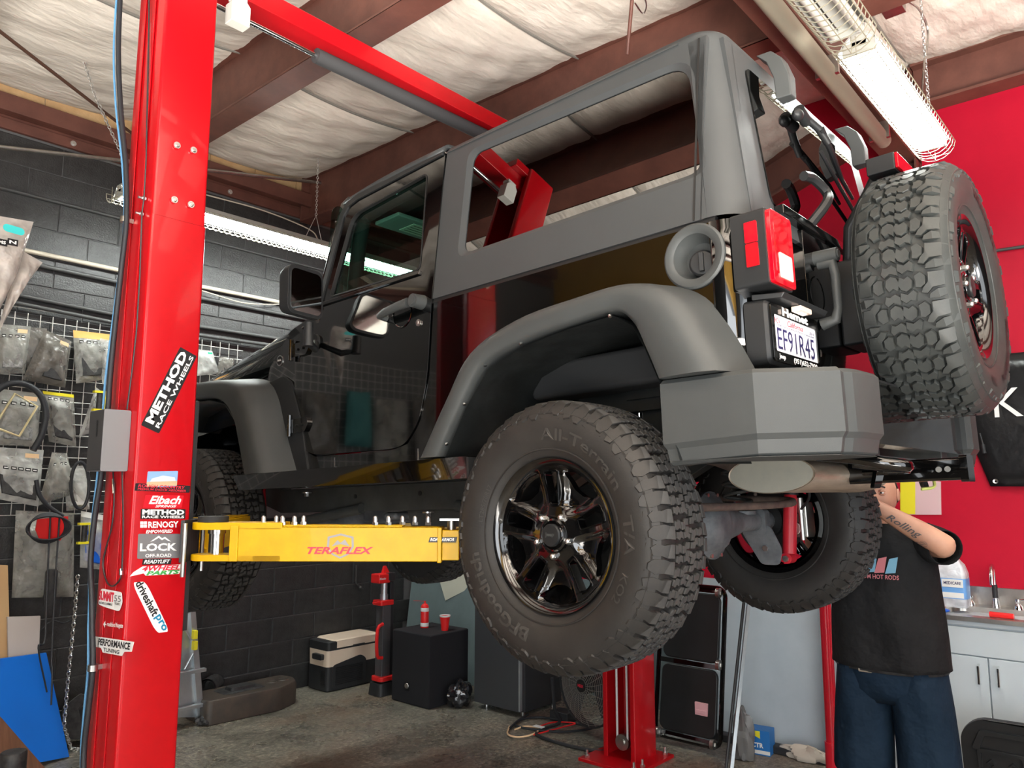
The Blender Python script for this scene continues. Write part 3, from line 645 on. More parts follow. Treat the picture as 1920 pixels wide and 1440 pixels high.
# door (left one carries the fittings seen in the photograph; the right one mirrors it)
door = rpoly([(.668, .90), (.668, .905), (.695, .60), (.745, .43), (.83, .34), (.93, .330), (1.46, .342), (1.565, .378), (1.628, .46), (1.632, .885), (1.50, 1.005), (1.478, 1.03), (1.41, 1.50), (1.375, 1.548), (1.30, 1.562), (.72, 1.585), (.705, 1.56)], [0, 0, .05, .05, .06, .06, .06, .06, .05, .02, .02, .01, .06, .04, .04, .02, .01])
dwin = rpoly([(.762, 1.045), (1.40, 1.062), (1.335, 1.43), (1.29, 1.465), (.805, 1.505)], [.035, .02, .04, .03, .03])
for s in (-1, 1):
    d_ = jb(MB().prism([door, dwin[::-1]], side(s, .006), 0, .028), 'door', m_paint, bevel=.0025)
    if s == -1: DOOR = d_; d_['label'] = 'left door reflecting the workshop'
    inn = [((x-1.06)*.985+1.06, (z-1.27)*.97+1.27) for x, z in dwin]
    jb(MB().prism([dwin, inn[::-1]], side(s, .009), 0, .02), 'window_seal', m_rubberseal, d_)
    jb(MB().prism([dwin], side(s, -.008), 0, .003), 'window_pane', m_glassgreen, d_)
    # belt moulding along the bottom of the glass, upper frame bead
    mb = MB().prism([[(.76, 1.025), (1.485, 1.030), (1.485, 1.048), (.76, 1.043)]], side(s, .016), 0, .012)
    jb(mb, 'belt_moulding', m_gloss, d_, bevel=.003)
    fr = [(1.485, 1.02), (1.425, 1.49), (1.385, 1.542), (1.31, 1.558), (.715, 1.582), (.715, 1.556), (1.30, 1.530), (1.362, 1.515), (1.395, 1.475), (1.455, 1.02)]
    jb(MB().prism([rpoly(fr, .01)], side(s, .014), 0, .01), 'frame_bead', m_trim, d_)
    # pull handle with push button
    hb_ = MB(); hx = lambda u, v, d: Vector((s*(.765+d), u, v))
    hb_.tube([hx(.945, .872, .006), hx(.945, .878, .040), hx(.90, .885, .048), (hx(.82, .893, .050)), hx(.76, .897, .046)], [.014, .016, .017, .018, .020], 10)
    hb_.cyl(hx(.725, .898, .0), hx(.725, .898, .055), .030, .027, 20); hb_.cyl(hx(.725, .898, .055), hx(.725, .898, .060), .018, n=16)
    jb(hb_, 'handle', m_flare, d_)
    mb = MB(); M_ = Matrix.Translation((s*.7715, .845, .875)) @ RY(s*pi/2); mb.lathe([(.060, .0), (.056, .001), (.045, -.010), (.02, -.016), (.001, -.017)], M_, 28)
    jb(mb, 'handle_cup', m_paint, d_)
    mb = MB().cyl((s*.771, .742, .818), (s*.776, .742, .818), .014, n=20).box((s*.776, .7405, .812), (s*.777, .7435, .824)); jb(mb, 'lock', m_zinc, d_)
    for zc in (.845, .487):
        mb = MB().prism([rpoly([(1.625, zc-.035), (1.625, zc+.03), (1.50, zc+.028), (1.495, zc-.005), (1.52, zc-.035)], .008)], side(s, .020), 0, .014)
        mb.cyl((s*.789, 1.636, zc-.05), (s*.789, 1.636, zc+.05), .0115, n=14).cyl((s*.789, 1.636, zc-.018), (s*.789, 1.636, zc-.014), .013, n=14)
        for y in (1.585, 1.54): mb.cyl((s*.786, y, zc-.003), (s*.792, y, zc-.003), .006, n=6)
        jb(mb, 'hinge', m_paint, d_, bevel=.002)
    # mirror on its arm
    mb = MB(); mb.prism([rrect(1.10, .965, 1.335, 1.165, .035, 5)], lambda u, v, d: (s*(.95+.05*0-d*s*0), u, v) if False else (s*(1.02-(u-1.10)*.55)+0, u+d*1.0, v), 0, .0)
    c0 = Vector((s*.93, 1.29, 1.02)); mb = MB()
    ux = Vector((s*1, -.18, 0)).normalized(); uy = Vector((s*.18, 1, 0)).normalized()
    def mp(u, v, d): return c0+ux*u+uy*d+Vector((0, 0, v))
    sec = rrect(-.095, -.10, .105, .115, .035, 5)
    mb.loft([[mp(u, v, 0) for u, v in sec], [mp(u, v, .03) for u, v in sec], [mp(u*.9, v*.9, .065) for u, v in sec], [mp(u*.62, v*.6, .085) for u, v in sec]])
    mir = jb(mb, 'mirror', m_trim, d_, bevel=.002)
    mb = MB().prism([rrect(-.082, -.086, .090, .100, .028, 5)], mp, -.0025, 0); jb(mb, 'mirror_glass', m_mirror, mir) if False else jb(mb, 'mirror_glass', m_mirror, d_)
    mb = MB().cyl(mp(-.04, -.115, .03), mp(-.04, -.22, .03), .020, .024, 16).tube([mp(-.04, -.20, .03), mp(-.10, -.22, .05), (s*.77, 1.46, .86)], .016, 10).cyl((s*.768, 1.46, .86), (s*.785, 1.46, .86), .035, n=20)
    jb(mb, 'mirror_arm', m_trim, d_)
    # badge and lettering on the cowl
    bd = jb(MB().cyl((s*.7655, 1.768, .818), (s*.769, 1.768, .818), .026, n=28), 'badge', m_zinc, BL[s])
    mb = MB().cyl((s*.7695, 1.768, .818), (s*.7698, 1.768, .818), .0215, n=28).box((s*.769, 1.745, .812), (s*.7704, 1.791, .826)); jb(mb, 'badge_face', m_blackprint, BL[s])
    mb = MB(); t = text_on(mb, 'TRAIL', lambda u, v: (s*.7708, 1.786-u if s < 0 else 1.75+u, .8145+v), 0, 0, .036, .009, bold=.03); jb(mb, 'lettering', m_white, BL[s], smooth=0)

# windscreen frame, pane, cowl
for s in (-1, 1):
    mb = MB(); mb.prism([[(1.475, 1.0), (1.53, 1.0), (1.455, 1.56), (1.40, 1.585)]], side(s, 0), 0, .055); jb(mb, 'windscreen_post', m_paint, bevel=.004)
    mb = MB(); mb.box((s*.60, 1.515, 1.0) if s > 0 else (-.60, 1.515, 1.0), (s*.60+.001, 1.516, 1.001))
jb(MB().box((-.61, 1.40, 1.535), (.61, 1.47, 1.60)), 'windscreen_header', m_paint, bevel=.01)
wsf = lambda u, v, d: (u, 1.525-(v-1.0)*.13+d, v)
jb(MB().prism([rrect(-.69, 1.03, .69, 1.545, .04)], wsf, 0, .005), 'windscreen', m_glassgreen)
jb(MB().box((-.76, 1.44, .93), (.76, 1.54, 1.03)), 'cowl', m_paint, bevel=.012)

# bonnet, front wings and nose
def hoodsec(y, t):
    hw = .755-(.755-.60)*t; zt = 1.035-.125*t**1.0; ze = zt-.055
    ed = [(-hw, ze-.16), (-hw, ze-.02), (-hw+.02, ze+.012), (-hw+.08, ze+.034), (-hw*.5, zt-.003), (0, zt+.008)]
    return [(x, y, z) for x, z in ed]+[(-x, y, z) for x, z in ed[::-1][1:]]
mb = MB(); mb.loft([hoodsec(1.54+(2.93-1.54)*k/10, k/10) for k in range(11)]+[[(x*.96, 2.99, z-.05) for x, _, z in hoodsec(0, 1)]], False, False)
jb(mb, 'bonnet', m_paint, solid=.012, smooth=50)
mb = MB()
for s in (-1, 1): mb.prism([[(1.54, .45), (2.98, .42), (2.98, .80), (1.54, .90)]], lambda u, v, d: (s*(.735-(u-1.54)*.10-d), u, v), 0, .012)
for s, nm in ((-1, 'left'), (1, 'right')):
    mb = MB(); mb.prism([[(1.70, .60), (2.95, .55), (2.95, .80), (1.70, .93)]], lambda u, v, d: (s*(.742-(u-1.54)*.10-d), u, v), 0, .012); jb(mb, 'engine_side_panel', m_paint)
mb = MB()   # seven-slot nose
holes = [rrect(-.30+i*.086, .50, -.245+i*.086, .82, .025) for i in range(7)]
mb.prism([rrect(-.60, .40, .60, .89, .09, 6)]+[h[::-1] for h in holes], lambda u, v, d: (u, 3.0+d-.05*(u/.6)**2, v), 0, .03); nose = jb(mb, 'nose_panel', m_paint)
for s in (-1, 1):
    M_ = Matrix.Translation((s*.46, 3.0, .69)) @ RX(-pi/2); MB().lathe([(.105, .0), (.105, .045), (.088, .05), (.0, .056)], M_, 28).build('headlamp', m_clearlens, nose)
jb(MB().box((-.72, 3.05, .30), (.72, 3.19, .47)), 'front_bumper', m_flare, bevel=.02)

# ---- hardtop
zt0 = 1.545
rwin = rpoly([(.533, 1.062), (.545, 1.505), (-.430, 1.475), (-.492, 1.068)], [.05, .05, .085, .05], 6)
rwo = [((x-.03)*1.045+.03, (z-1.28)*1.085+1.28) for x, z in rwin]
hside = [(.685, .902), (-.50, .902), (-.50, zt0), (.700, zt0)]
def jring(s, o1, o2, d0, d1): return MB().prism([o1, o2[::-1]], side(s), d0, d1)
HT = None
top = MB()
for s in (-1, 1):
    top.prism([hside, rwo[::-1] if s > 0 else rwo], side(s), 0, .02)
    # stepped-in window surround
    n = len(rwo); A = [side(s)(x, z, 0) for x, z in rwo]; B = [side(s)(x, z, .012) for x, z in rwin]; C = [side(s)(x, z, .03) for x, z in rwin]
    top.loft([A, B, C], True, False)
# rear face with its window, both rear corners, roof
rface = [(-.68, .905), (.68, .905), (.60, zt0), (-.60, zt0)]
rfw = rpoly([(-.50, 1.000), (.50, 1.000), (.47, 1.475), (-.47, 1.475)], .04, 5)
top.prism([rface, rfw[::-1]], lambda u, v, d: (u, rear_y(v)+d, v), 0, .03)
for s in (-1, 1):
    lv = [.902, 1.1, 1.3, zt0]
    top.loft([[(-s*x, y, z) for x, y in [(-sx(z), -.495)]+plan(z, 0, .10, 8)+[(-(sx(z)-.105), rear_y(z))]] for z in lv], False, False)
rf = []
for k in range(7):
    t = pi/2*k/6; rf.append((zt0+.062*sin(t), .075*(1-cos(t))))
def loop(z, d, zz):
    hw = sx(zt0)-d; ry = rear_y(zt0)+d; R = max(.03, .10-d*.4); pts = []
    pts.append((-hw, .70, zz)); 
    for k in range(9):
        t = (pi/2)*k/8; pts.append((-(hw-R)-R*cos(t), ry+R-R*sin(t), zz))
    return pts+[(-x, y, z_) for x, y, z_ in pts[::-1]]
top.loft([loop(zt0, d, z) for z, d in rf], False, False)
dd, zz = rf[-1][1], rf[-1][0]
top.grid(lambda a, b: ((sx(zt0)-dd)*(2*a-1)*(1 if b > .12 else .92+.08*b/.12), rear_y(zt0)+dd+(.70-rear_y(zt0)-dd)*b, zz+.022*(1-(2*a-1)**2)*min(1, b*4)), 12, 12)
HT = jb(top, 'hardtop', m_top, smooth=32)
for s in (-1, 1):
    pane = jb(MB().prism([rwin], side(s), .016, .020), 'side_window', m_glassdark, HT)
    # vertical moulding line and lower flange
    jb(MB().prism([[(-.472, .905), (-.478, .905), (-.478, zt0), (-.472, zt0)]], side(s, .002), 0, .004), 'seam', m_rubberseal, HT)
    jb(MB().prism([[(.68, .885), (-.54, .885), (-.54, .904), (.68, .904)]], side(s, -.006), 0, .02), 'seal', m_rubberseal, HT)
    jb(MB().prism([[(.700, 1.560), (-.40, 1.556), (-.40, 1.562), (.700, 1.566)]], side(s, .004), 0, .008), 'drip_rail', m_top, HT)
rg = jb(MB().prism([rpoly([(-.515, .985), (.515, .985), (.485, 1.49), (-.485, 1.49)], .045, 5)], lambda u, v, d: (u, rear_y(v)-.006+d, v), 0, .005), 'rear_window', m_glassback, HT)
# front roof panels between hardtop and windscreen
mb = MB()
mb.grid(lambda a, b: ((.60+.0*b)*(2*a-1), .715+.70*b, 1.607+.022*(1-(2*a-1)**2)-.03*b**3), 10, 6)
for s in (-1, 1): mb.grid(lambda a, b: (s*(.60+.048*sin(a*pi/2)), .715+.70*b, 1.607-.03*b**3-.04*(1-cos(a*pi/2))), 5, 6)
jb(mb, 'roof_panel', m_top, solid=.02, smooth=50)
# ---- tailgate and its fittings
tg = jb(MB().prism([rpoly([(-.335, .43), (.66, .43), (.66, .955), (-.335, .955)], .02)], lambda u, v, d: (u, -.628+d, v), 0, .04), 'tailgate', m_paint, bevel=.003)
jb(MB().prism([[(-.50, .955), (.50, .955), (.50, .985), (-.50, .985)]], lambda u, v, d: (u, -.640+d, v), 0, .03), 'sill_strip', m_gloss, tg, bevel=.003)
gy = -.628
mb = MB().tube([(-.245, gy-.01, .845), (-.245, gy-.055, .84), (-.245, gy-.06, .80), (-.245, gy-.06, .69), (-.245, gy-.05, .655), (-.245, gy-.005, .645)], [.016, .018, .015, .014, .018, .02], 10)
mb.cyl((-.245, gy-.0, .868), (-.245, gy-.075, .868), .024, .022, 18).cyl((-.245, gy-.075, .868), (-.245, gy-.079, .868), .014, n=14); jb(mb, 'handle', m_flare, tg)
M_ = Matrix.Translation((-.25, gy-.001, .745)) @ RX(pi/2); jb(MB().lathe([(.062, .0), (.058, .001), (.04, -.014), (.001, -.018)], M_, 24), 'handle_cup', m_paint, tg)
mb = MB().cyl((-.29, gy-.001, .545), (-.29, gy-.008, .545), .012, n=16); jb(mb, 'bumper_stop', m_zinc, tg)
mb = MB().box((-.06, gy-.10, .60), (.14, gy, .90)).box((-.10, gy-.16, .68), (.18, gy-.10, .82)); jb(mb, 'spare_carrier', m_trim, tg, bevel=.01)
for zc in (.86, .52): jb(MB().box((.60, gy-.045, zc-.045), (.72, gy+.002, zc+.045)).cyl((.70, gy-.04, zc-.05), (.70, gy-.04, zc+.05), .014, n=12), 'hinge', m_paint, tg, bevel=.004)
# high brake lamp standing over the spare
mb = MB().tube([(.02, gy-.02, .88), (-.02, gy-.05, 1.02), (-.02, gy-.12, 1.12), (-.02, gy-.15, 1.17)], .022, 10).box((-.10, gy-.235, 1.155), (.11, gy-.145, 1.215)); cl = jb(mb, 'brake_lamp_stalk', m_trim, tg, bevel=.004)
jb(MB().box((-.095, gy-.245, 1.160), (.105, gy-.235, 1.212)), 'high_brake_lamp', m_lens, tg, bevel=.002)
# rear-window hinges, wiper, strut
for x in (-.33, .40):
    mb = MB(); sec = [(-.036, 0), (.036, 0), (.028, -.05), (-.028, -.05)]
    yz = [(-.535, 1.585, .9), (-.570, 1.545, 1.0), (-.590, 1.48, 1.0), (-.590, 1.405, .8)]
    mb.loft([[(x+a*k, y+b, z) for a, b in sec] for y, z, k in yz]); jb(mb, 'glass_hinge', m_flare, HT, bevel=.004)
wy = lambda z: rear_y(z)-.03
mb = MB().tube([(-.10, wy(1.45), 1.455), (-.02, wy(1.4)-.02, 1.42), (.03, wy(1.38)-.03, 1.375)], .014, 10).cyl((-.13, wy(1.44), 1.46), (-.06, wy(1.44), 1.44), .022, n=12)
mb.tube([(-.02, wy(1.4)-.03, 1.415), (.08, wy(1.36)-.02, 1.36), (.20, wy(1.28), 1.29), (.28, wy(1.22), 1.235)], [.012, .012, .008, .006], 8)
mb.tube([(.00, wy(1.3)-.0, 1.34), (.14, wy(1.24), 1.25), (.32, wy(1.18), 1.15)], .007, 8).sphere((-.145, wy(1.43), 1.435), (.03, .02, .022), 10, 6); jb(mb, 'rear_wiper', m_trim, HT)
mb = MB().tube(smoothpath([(-.25, wy(1.0)+.01, .985), (-.20, wy(1.0)-.03, 1.06), (-.14, wy(1.1)-.03, 1.12), (-.20, wy(1.1)-.01, 1.16), (-.26, wy(1.1), 1.155)], 4), .017, 8); jb(mb, 'wiper_motor_cover', m_trim, HT)

# ---- fuel filler
mb = MB(); M_ = Matrix.Translation((-.766, -.472, .795)) @ RY(-pi/2)
mb.lathe([(.098, -.002), (.098, .006), (.092, .011), (.078, .010), (.068, .004), (.060, -.030), (.050, -.045), (.001, -.048)], M_, 40); ff = jb(mb, 'fuel_filler', m_flare)
mb = MB(); M2 = Matrix.Translation((-.738, -.482, .778)) @ RY(-pi/2) @ RX(.25); mb.lathe([(.040, -.02), (.040, .004), (.034, .010), (.001, .012)], M2, 28)
mb.box((-.028, -.007, .010), (.028, .007, .024), M2); jb(mb, 'fuel_cap', m_trim, BL[-1], bevel=.002)

# ---- tail lamps and number plate
for s in (-1, 1):
    a, b = -.770, -.612
    mb = MB().prism([rpoly([(a, .668), (b, .668), (b, .884), (a, .884)], .012)], lambda u, v, d: (-s*-1*u if s > 0 else u, -.690+d, v), 0, .10)
    if s > 0:
        mb = MB().prism([rpoly([(-a, .668), (-b, .668), (-b, .884), (-a, .884)], .012)], lambda u, v, d: (u, -.690+d, v), 0, .10)
    lamp = jb(mb, 'tail_lamp', m_trim, bevel=.004)
    q = lambda x: x if s < 0 else -x
    mb = MB().prism([rrect(min(q(-.762), q(-.618)), .672, max(q(-.762), q(-.618)), .880, .012)], lambda u, v, d: (u, -.703+d, v), 0, .014); jb(mb, 'lens', m_lens, lamp, bevel=.004)
    mb = MB().prism([rrect(min(q(-.742), q(-.650)), .700, max(q(-.742), q(-.650)), .865, .008)], lambda u, v, d: (u, -.7045+d, v), 0, .002); jb(mb, 'lens_inset', m_lensd, lamp)
    mb = MB().prism([rrect(min(q(-.725), q(-.640)), .690, max(q(-.725), q(-.640)), .762, .006)], lambda u, v, d: (u, -.7065+d, v), 0, .003); jb(mb, 'reversing_lens', m_clearlens, lamp, bevel=.001)
    for z0, z1 in ((.722, .788), (.791, .850)):
        mb = MB().prism([rrect(-.668, z0, -.632, z1, .003)], lambda u, v, d: (s*(.7745-d), u, v), 0, .004); jb(mb, 'side_reflector', m_lens if z0 > .75 else m_lensd, lamp)
mb = MB().loft([[(x, -.60, z) for x, z in rrect(-.745, .452, -.375, .640, .02)], [(x, -.655, z) for x, z in rrect(-.742, .455, -.378, .636, .02)], [(x, -.664, z) for x, z in rrect(-.735, .462, -.385, .630, .02)]])
pb = jb(mb, 'number_plate', m_trim, smooth=30)
py_ = -.6645; pf = lambda u, v: (u, py_-.0022, v)
mb = MB().prism([rrect(-.728, .463, -.388, .627, .012), rrect(-.708, .492, -.406, .596, .006)[::-1]], lambda u, v, d: (u, py_-.006+d, v), 0, .006); jb(mb, 'plate_frame', m_gloss, pb, bevel=.001)
jb(MB().prism([rrect(-.712, .478, -.402, .606, .004)], lambda u, v, d: (u, py_-.002+d, v), 0, .002), 'plate', m_plate, pb)
fy = lambda u, v: (u, py_-.0072, v); wy2 = lambda u, v: (u, py_-.0032, v)
for s_, u0, v0, u1, v1, f_, m_, bo, sh_ in (('Hemet', -.655, .599, -.470, .624, fy, m_white, .05, 0), ('EF91R45', -.690, .500, -.425, .562, wy2, m_ink, 0, 0), ('California', -.615, .575, -.505, .592, wy2, m_redprint, 0, .3), ('NOV', -.702, .573, -.665, .589, wy2, m_redprint, 0, 0), ('2014', -.455, .574, -.420, .584, wy2, m_ink, 0, 0), ('THE GOLDEN STATE DEALER', -.69, .5665, -.42, .572, wy2, m_ink, 0, 0), ('(951)652-7900', -.600, .466, -.425, .486, fy, m_white, .04, 0), ('Jeep', -.700, .468, -.655, .486, fy, m_white, .04, 0)):
    mb = MB(); text_on(mb, s_, f_, u0, v0, u1, v1, bold=bo, shear=sh_); jb(mb, 'lettering', m_, pb, smooth=0)
mb = MB().loft([[(x, y, z) for x, y, z in ((-.735, -.62, .655), (-.385, -.62, .655), (-.385, -.62, .638), (-.735, -.62, .638))], [(-.72, -.71, .648), (-.40, -.71, .648), (-.40, -.70, .634), (-.72, -.70, .634)]]); jb(mb, 'plate_lamp_hood', m_trim, pb, bevel=.003)
jb(MB().box((-.60, -.705, .618), (-.52, -.675, .634)), 'plate_lamp', m_clearlens, pb, bevel=.003)

# ---- wheel-arch flares
def flare(s, outer, inner, name):
    """outer/inner: matching stations (y,z) of the band; the band stands proud at x=.93"""
    O_ = smoothpath([(a[0], a[1], 0) for a in outer], 5); I_ = smoothpath([(a[0], a[1], 0) for a in inner], 5); rings = []
    for o, i in zip(O_, I_):
        n = (o-i); m_ = i+n*.5
        pr = [(.764, o+n*.22), (.80, o+n*.16), (.872, o+n*.05), (.915, o-n*.06), (.930, o-n*.28), (.932, m_), (.925, i+n*.10), (.915, i), (.895, i-n*.01), (.764, i+n*.01)]
        rings.append([(s*x, p.x, p.y) for x, p in pr])
    o = jb(MB().loft(rings, True, True), name, m_flare, smooth=50); return o
for s in (-1, 1):
    f_ = flare(s, [(.580, .268), (.445, .455), (.315, .612), (.10, .690), (-.14, .714), (-.345, .716), (-.470, .655), (-.545, .535), (-.597, .425)], [(.478, .268), (.365, .43), (.250, .560), (.08, .612), (-.10, .635), (-.275, .645), (-.345, .60), (-.385, .515), (-.420, .425)], 'rear_flare')
    for (y, z) in ((.448, .325), (.355, .455), (.255, .575), (.09, .622), (-.26, .648)): MB().cyl((s*.905, y, z-.012), (s*.906, y-.003, z-.018), .006, n=8).build('screw', m_zinc, f_)
    flare(s, [(1.62, .268), (1.715, .46), (1.79, .625), (1.90, .715), (2.16, .757), (2.60, .780), (2.87, .755), (3.0, .65)], [(1.805, .268), (1.865, .42), (1.925, .545), (2.03, .635), (2.20, .672), (2.56, .69), (2.78, .66), (2.88, .58)], 'front_flare')
    # arch liners
    out = [(.466, .255), (.355, .425), (.243, .548), (.078, .600), (-.10, .624), (-.268, .634), (-.333, .592), (-.372, .515), (-.41, .42), (-.46, .2)]
    mb = MB(); mb.loft([[(s*x, y, z) for y, z in out] for x in (.900, .60, .47)], False, False)
    mb.prism([out], lambda u, v, d: (s*(.47-d), u, v), 0, .004)
    arc = [(-.10+.30*cos(pi*k/12), .40+.30*sin(pi*k/12)) for k in range(13)]
    mb.loft([[(s*.475, y, z) for y, z in arc], [(s*.505, (y+.10)*.93-.10, (z-.4)*.93+.4) for y, z in arc]], False, False); mb.prism([[((y+.10)*.93-.10, (z-.4)*.93+.4) for y, z in arc]], lambda u, v, d: (s*(.505-d), u, v), 0, .002)
    arc = [(-.17+.13*cos(pi*k/12), .44+.13*sin(pi*k/12)) for k in range(13)]
    mb.loft([[(s*.505, y, z) for y, z in arc], [(s*.52, (y+.17)*.94-.17, (z-.44)*.94+.44) for y, z in arc]], False, False); mb.prism([[((y+.17)*.94-.17, (z-.44)*.94+.44) for y, z in arc]], lambda u, v, d: (s*(.52-d), u, v), 0, .002)
    jb(mb, 'arch_liner', m_liner, smooth=35)
    out2 = [(1.82, .25), (1.885, .42), (1.94, .535), (2.04, .622), (2.20, .660), (2.56, .678), (2.77, .65), (2.87, .57)]
    mb = MB(); mb.loft([[(s*x, y, z) for y, z in out2] for x in (.90, .50)], False, False); jb(mb, 'arch_liner', m_liner, solid=.004)
    # black panel behind the front flare with lettering
    mb = MB().prism([rpoly([(1.50, .272), (1.90, .272), (2.0, .70), (1.72, .735), (1.655, .70), (1.56, .50)], .02)], side(s, .012), 0, .02); wp2 = jb(mb, 'fender_vent_panel', m_trim, bevel=.003)
    mb = MB(); text_on(mb, 'WRANGLER', (lambda u, v: (-.7785, 1.835-u, .455+v)) if s < 0 else (lambda u, v: (.7785, 1.60+u, .455+v)), 0, 0, .235, .026, bold=.03); jb(mb, 'lettering', m_flare, wp2, smooth=0)
    # step rail below the door and sill seam marks
    mb = MB().prism([rpoly([(.345, .188), (.345, .262), (1.93, .270), (1.90, .20)], .006)], lambda u, v, d: (s*(.905-(.262-v)*.25-d), u, v), 0, .12)
    jb(mb, 'rock_rail', m_gloss, bevel=.004)
    jb(MB().prism([rpoly([(.335, .188), (.335, .258), (.345, .258), (.345, .188)], .001)], lambda u, v, d: (s*(.91-d), u, v), 0, .15), 'rail_end', m_trim)
    # chassis rail
    fpts = [(-.80, .30), (-.55, .33), (-.15, .40), (.20, .36), (.50, .22), (.75, .205), (2.30, .215), (2.6, .30), (3.05, .34)]
    bot = [(-.80, .20), (-.55, .22), (-.15, .29), (.12, .25), (.42, .095), (.75, .085), (2.30, .09), (2.6, .17), (3.05, .22)]
    mb = MB().prism([fpts+bot[::-1]], lambda u, v, d: (s*(.425-d), u, v), 0, .08); fr_ = jb(mb, 'chassis_rail', m_frame, bevel=.004)
    for y in (1.14, 1.62): jb(MB().cyl((s*.426, y, .16), (s*.4275, y, .16), .012, n=16), 'rail_hole', m_blackprint, fr_)
    for y, z in ((.50, .19), (1.90, .19), (.98, .078)): jb(MB().cyl((s*.52, y, z), (s*.52, y, z-.006), .026, n=16).cyl((s*.52, y, z-.006), (s*.52, y, z-.022), .012, n=6), 'body_mount', m_zinc, fr_)
# sill seams
for y in (1.31, .76): jb(MB().box((-.7672, y-.0015, .262), (-.765, y+.0015, .322)), 'seam', m_chrome, BL[-1])

# ---- rear bumper: two grey end caps joined by a gloss black centre
path = [(-.905, -.415), (-.885, -.675), (-.762, -.812), (-.735, -.842), (-.705, -.838), (-.680, -.852), (-.64, -.862), (-.52, -.868), (-.50, -.852), (-.50, -.70)]
def bring(x, y, k):
    c = Vector((-.62, -.55)); n = Vector((x, y))-c; n.normalize(); ft = -.045*max(0, 0) 
    zt_, zb_ = .418, .205
    if k == 0: zb_ = .195
    pr = [(.050, zt_+.004), (.012, zt_+.004), (0, zt_-.008), (.0, zb_+.050), (.012, zb_+.035), (.020, zb_), (.03, zb_-.008), (.07, zb_-.008)]
    return [(x-n.x*d, y-n.y*d, z) for d, z in pr]
for s in (-1, 1):
    rings = [[(p[0] if s < 0 else -p[0], p[1], p[2]) for p in bring(x, y, k)] for k, (x, y) in enumerate(path)]
    mb = MB().loft(rings, False, False)
    cb = [(x, y) for x, y in path]; cen = (-.66, -.60)
    for zz_, fl in ((.421, 0), (.197, 1)):
        mb.prism([[((x-cen[0])*.94+cen[0], (y-cen[1])*.92+cen[1]) for x, y in path]+[(-.60, -.62), (-.76, -.50)]], lambda u, v, d: (u if s < 0 else -u, v, zz_+d), -.001, .001)
    jb(mb, 'bumper_end_cap', m_flare, smooth=14, bevel=.004)
jb(MB().prism([rrect(-.52, .235, .52, .415, .012)], lambda u, v, d: (u, -.835+d, v), 0, .06), 'bumper_centre', m_gloss, smooth=0)
jb(MB().box((-.52, -.83, .41), (.52, -.66, .425)), 'bumper_step', m_trim, bevel=.003)
# receiver hitch, tow hook, brackets
hm = MB()
hm.loft([[(x, y, z) for x, z in rrect(-.035, .134, .035, .204, .008)] for y in (-.60, -.955)], True, False)
hm.loft([[(x, -.955, z) for x, z in rrect(-.035, .134, .035, .204, .008)], [(x, -.955, z) for x, z in rrect(-.026, .143, .026, .195, .005)], [(x, -.80, z) for x, z in rrect(-.026, .143, .026, .195, .005)]], True, False)
hm.loft([[(x, y, z) for x, z in rrect(-.041, .128, .041, .210, .008)] for y in (-.935, -.957)], True, True); hr = jb(hm, 'tow_receiver', m_gloss, smooth=35)
for y in (-.90, -.875): jb(MB().cyl((-.0355, y, .169), (-.0365, y, .169), .009, n=16), 'pin_hole', m_galv, hr)
jb(MB().prism([rpoly([(-.30, .115), (-.22, .215), (.22, .215), (.30, .115), (.24, .115), (.18, .17), (-.18, .17), (-.24, .115)], .01)], lambda u, v, d: (u, -.76+d, v), 0, .012), 'hitch_bracket', m_gloss, bevel=.002)
jb(MB().tube(smoothpath([(-.20, -.70, .165), (-.20, -.78, .165), (-.16, -.82, .165), (-.12, -.78, .165), (-.12, -.70, .165)], 4), .009, 8), 'chain_loop', m_gloss, hr)
jb(MB().tube(smoothpath([(-.46, -.68, .215), (-.46, -.76, .200), (-.45, -.845, .180), (-.41, -.885, .172), (-.37, -.86, .174), (-.37, -.80, .180), (-.39, -.77, .190)], 5), [.024]*3+[.018]*28, 10) if False else MB().tube(smoothpath([(-.46, -.66, .215), (-.46, -.76, .200), (-.45, -.845, .180), (-.41, -.885, .172), (-.37, -.86, .174), (-.37, -.80, .180), (-.40, -.74, .190)], 5), .018, 10), 'tow_hook', m_gloss)
jb(MB().tube(smoothpath([(.10, -.72, .20), (.12, -.80, .17), (.08, -.83, .12), (.04, -.80, .11)], 5), .005, 6), 'wiring', mat('yellow_wire', (.55, .60, .15), .5), hr)

# ---- exhaust silencer lying crosswise
def oval(x, k=1.0, cy=-.465, cz=.168, ry=.140, rz=.058):
    return [(x, cy+ry*k*cos(2*pi*j/32), cz+rz*k*sin(2*pi*j/32)) for j in range(32)]
mf = jb(MB().loft([oval(-.345, .985), oval(-.350, 1.03), oval(-.335, 1.03), oval(-.325, .995), oval(.36, .995), oval(.37, 1.03), oval(.385, 1.03), oval(.385, .98)]), 'silencer', m_muf, smooth=40)
jb(MB().loft([oval(-.351, .985), oval(-.341, .95), oval(-.345, .5)]), 'end_cap', m_mufend, mf, smooth=60)
jb(MB().tube(smoothpath([(-.15, -.33, .18), (-.15, -.10, .26), (-.16, .25, .22), (-.20, .60, .06), (-.22, 1.2, .05)], 6), .03, 12), 'exhaust_pipe', m_pipe, mf)
jb(MB().tube(smoothpath([(.36, -.45, .17), (.46, -.50, .18), (.55, -.60, .19), (.56, -.72, .18)], 6), .028, 12), 'tail_pipe', m_muf, mf)

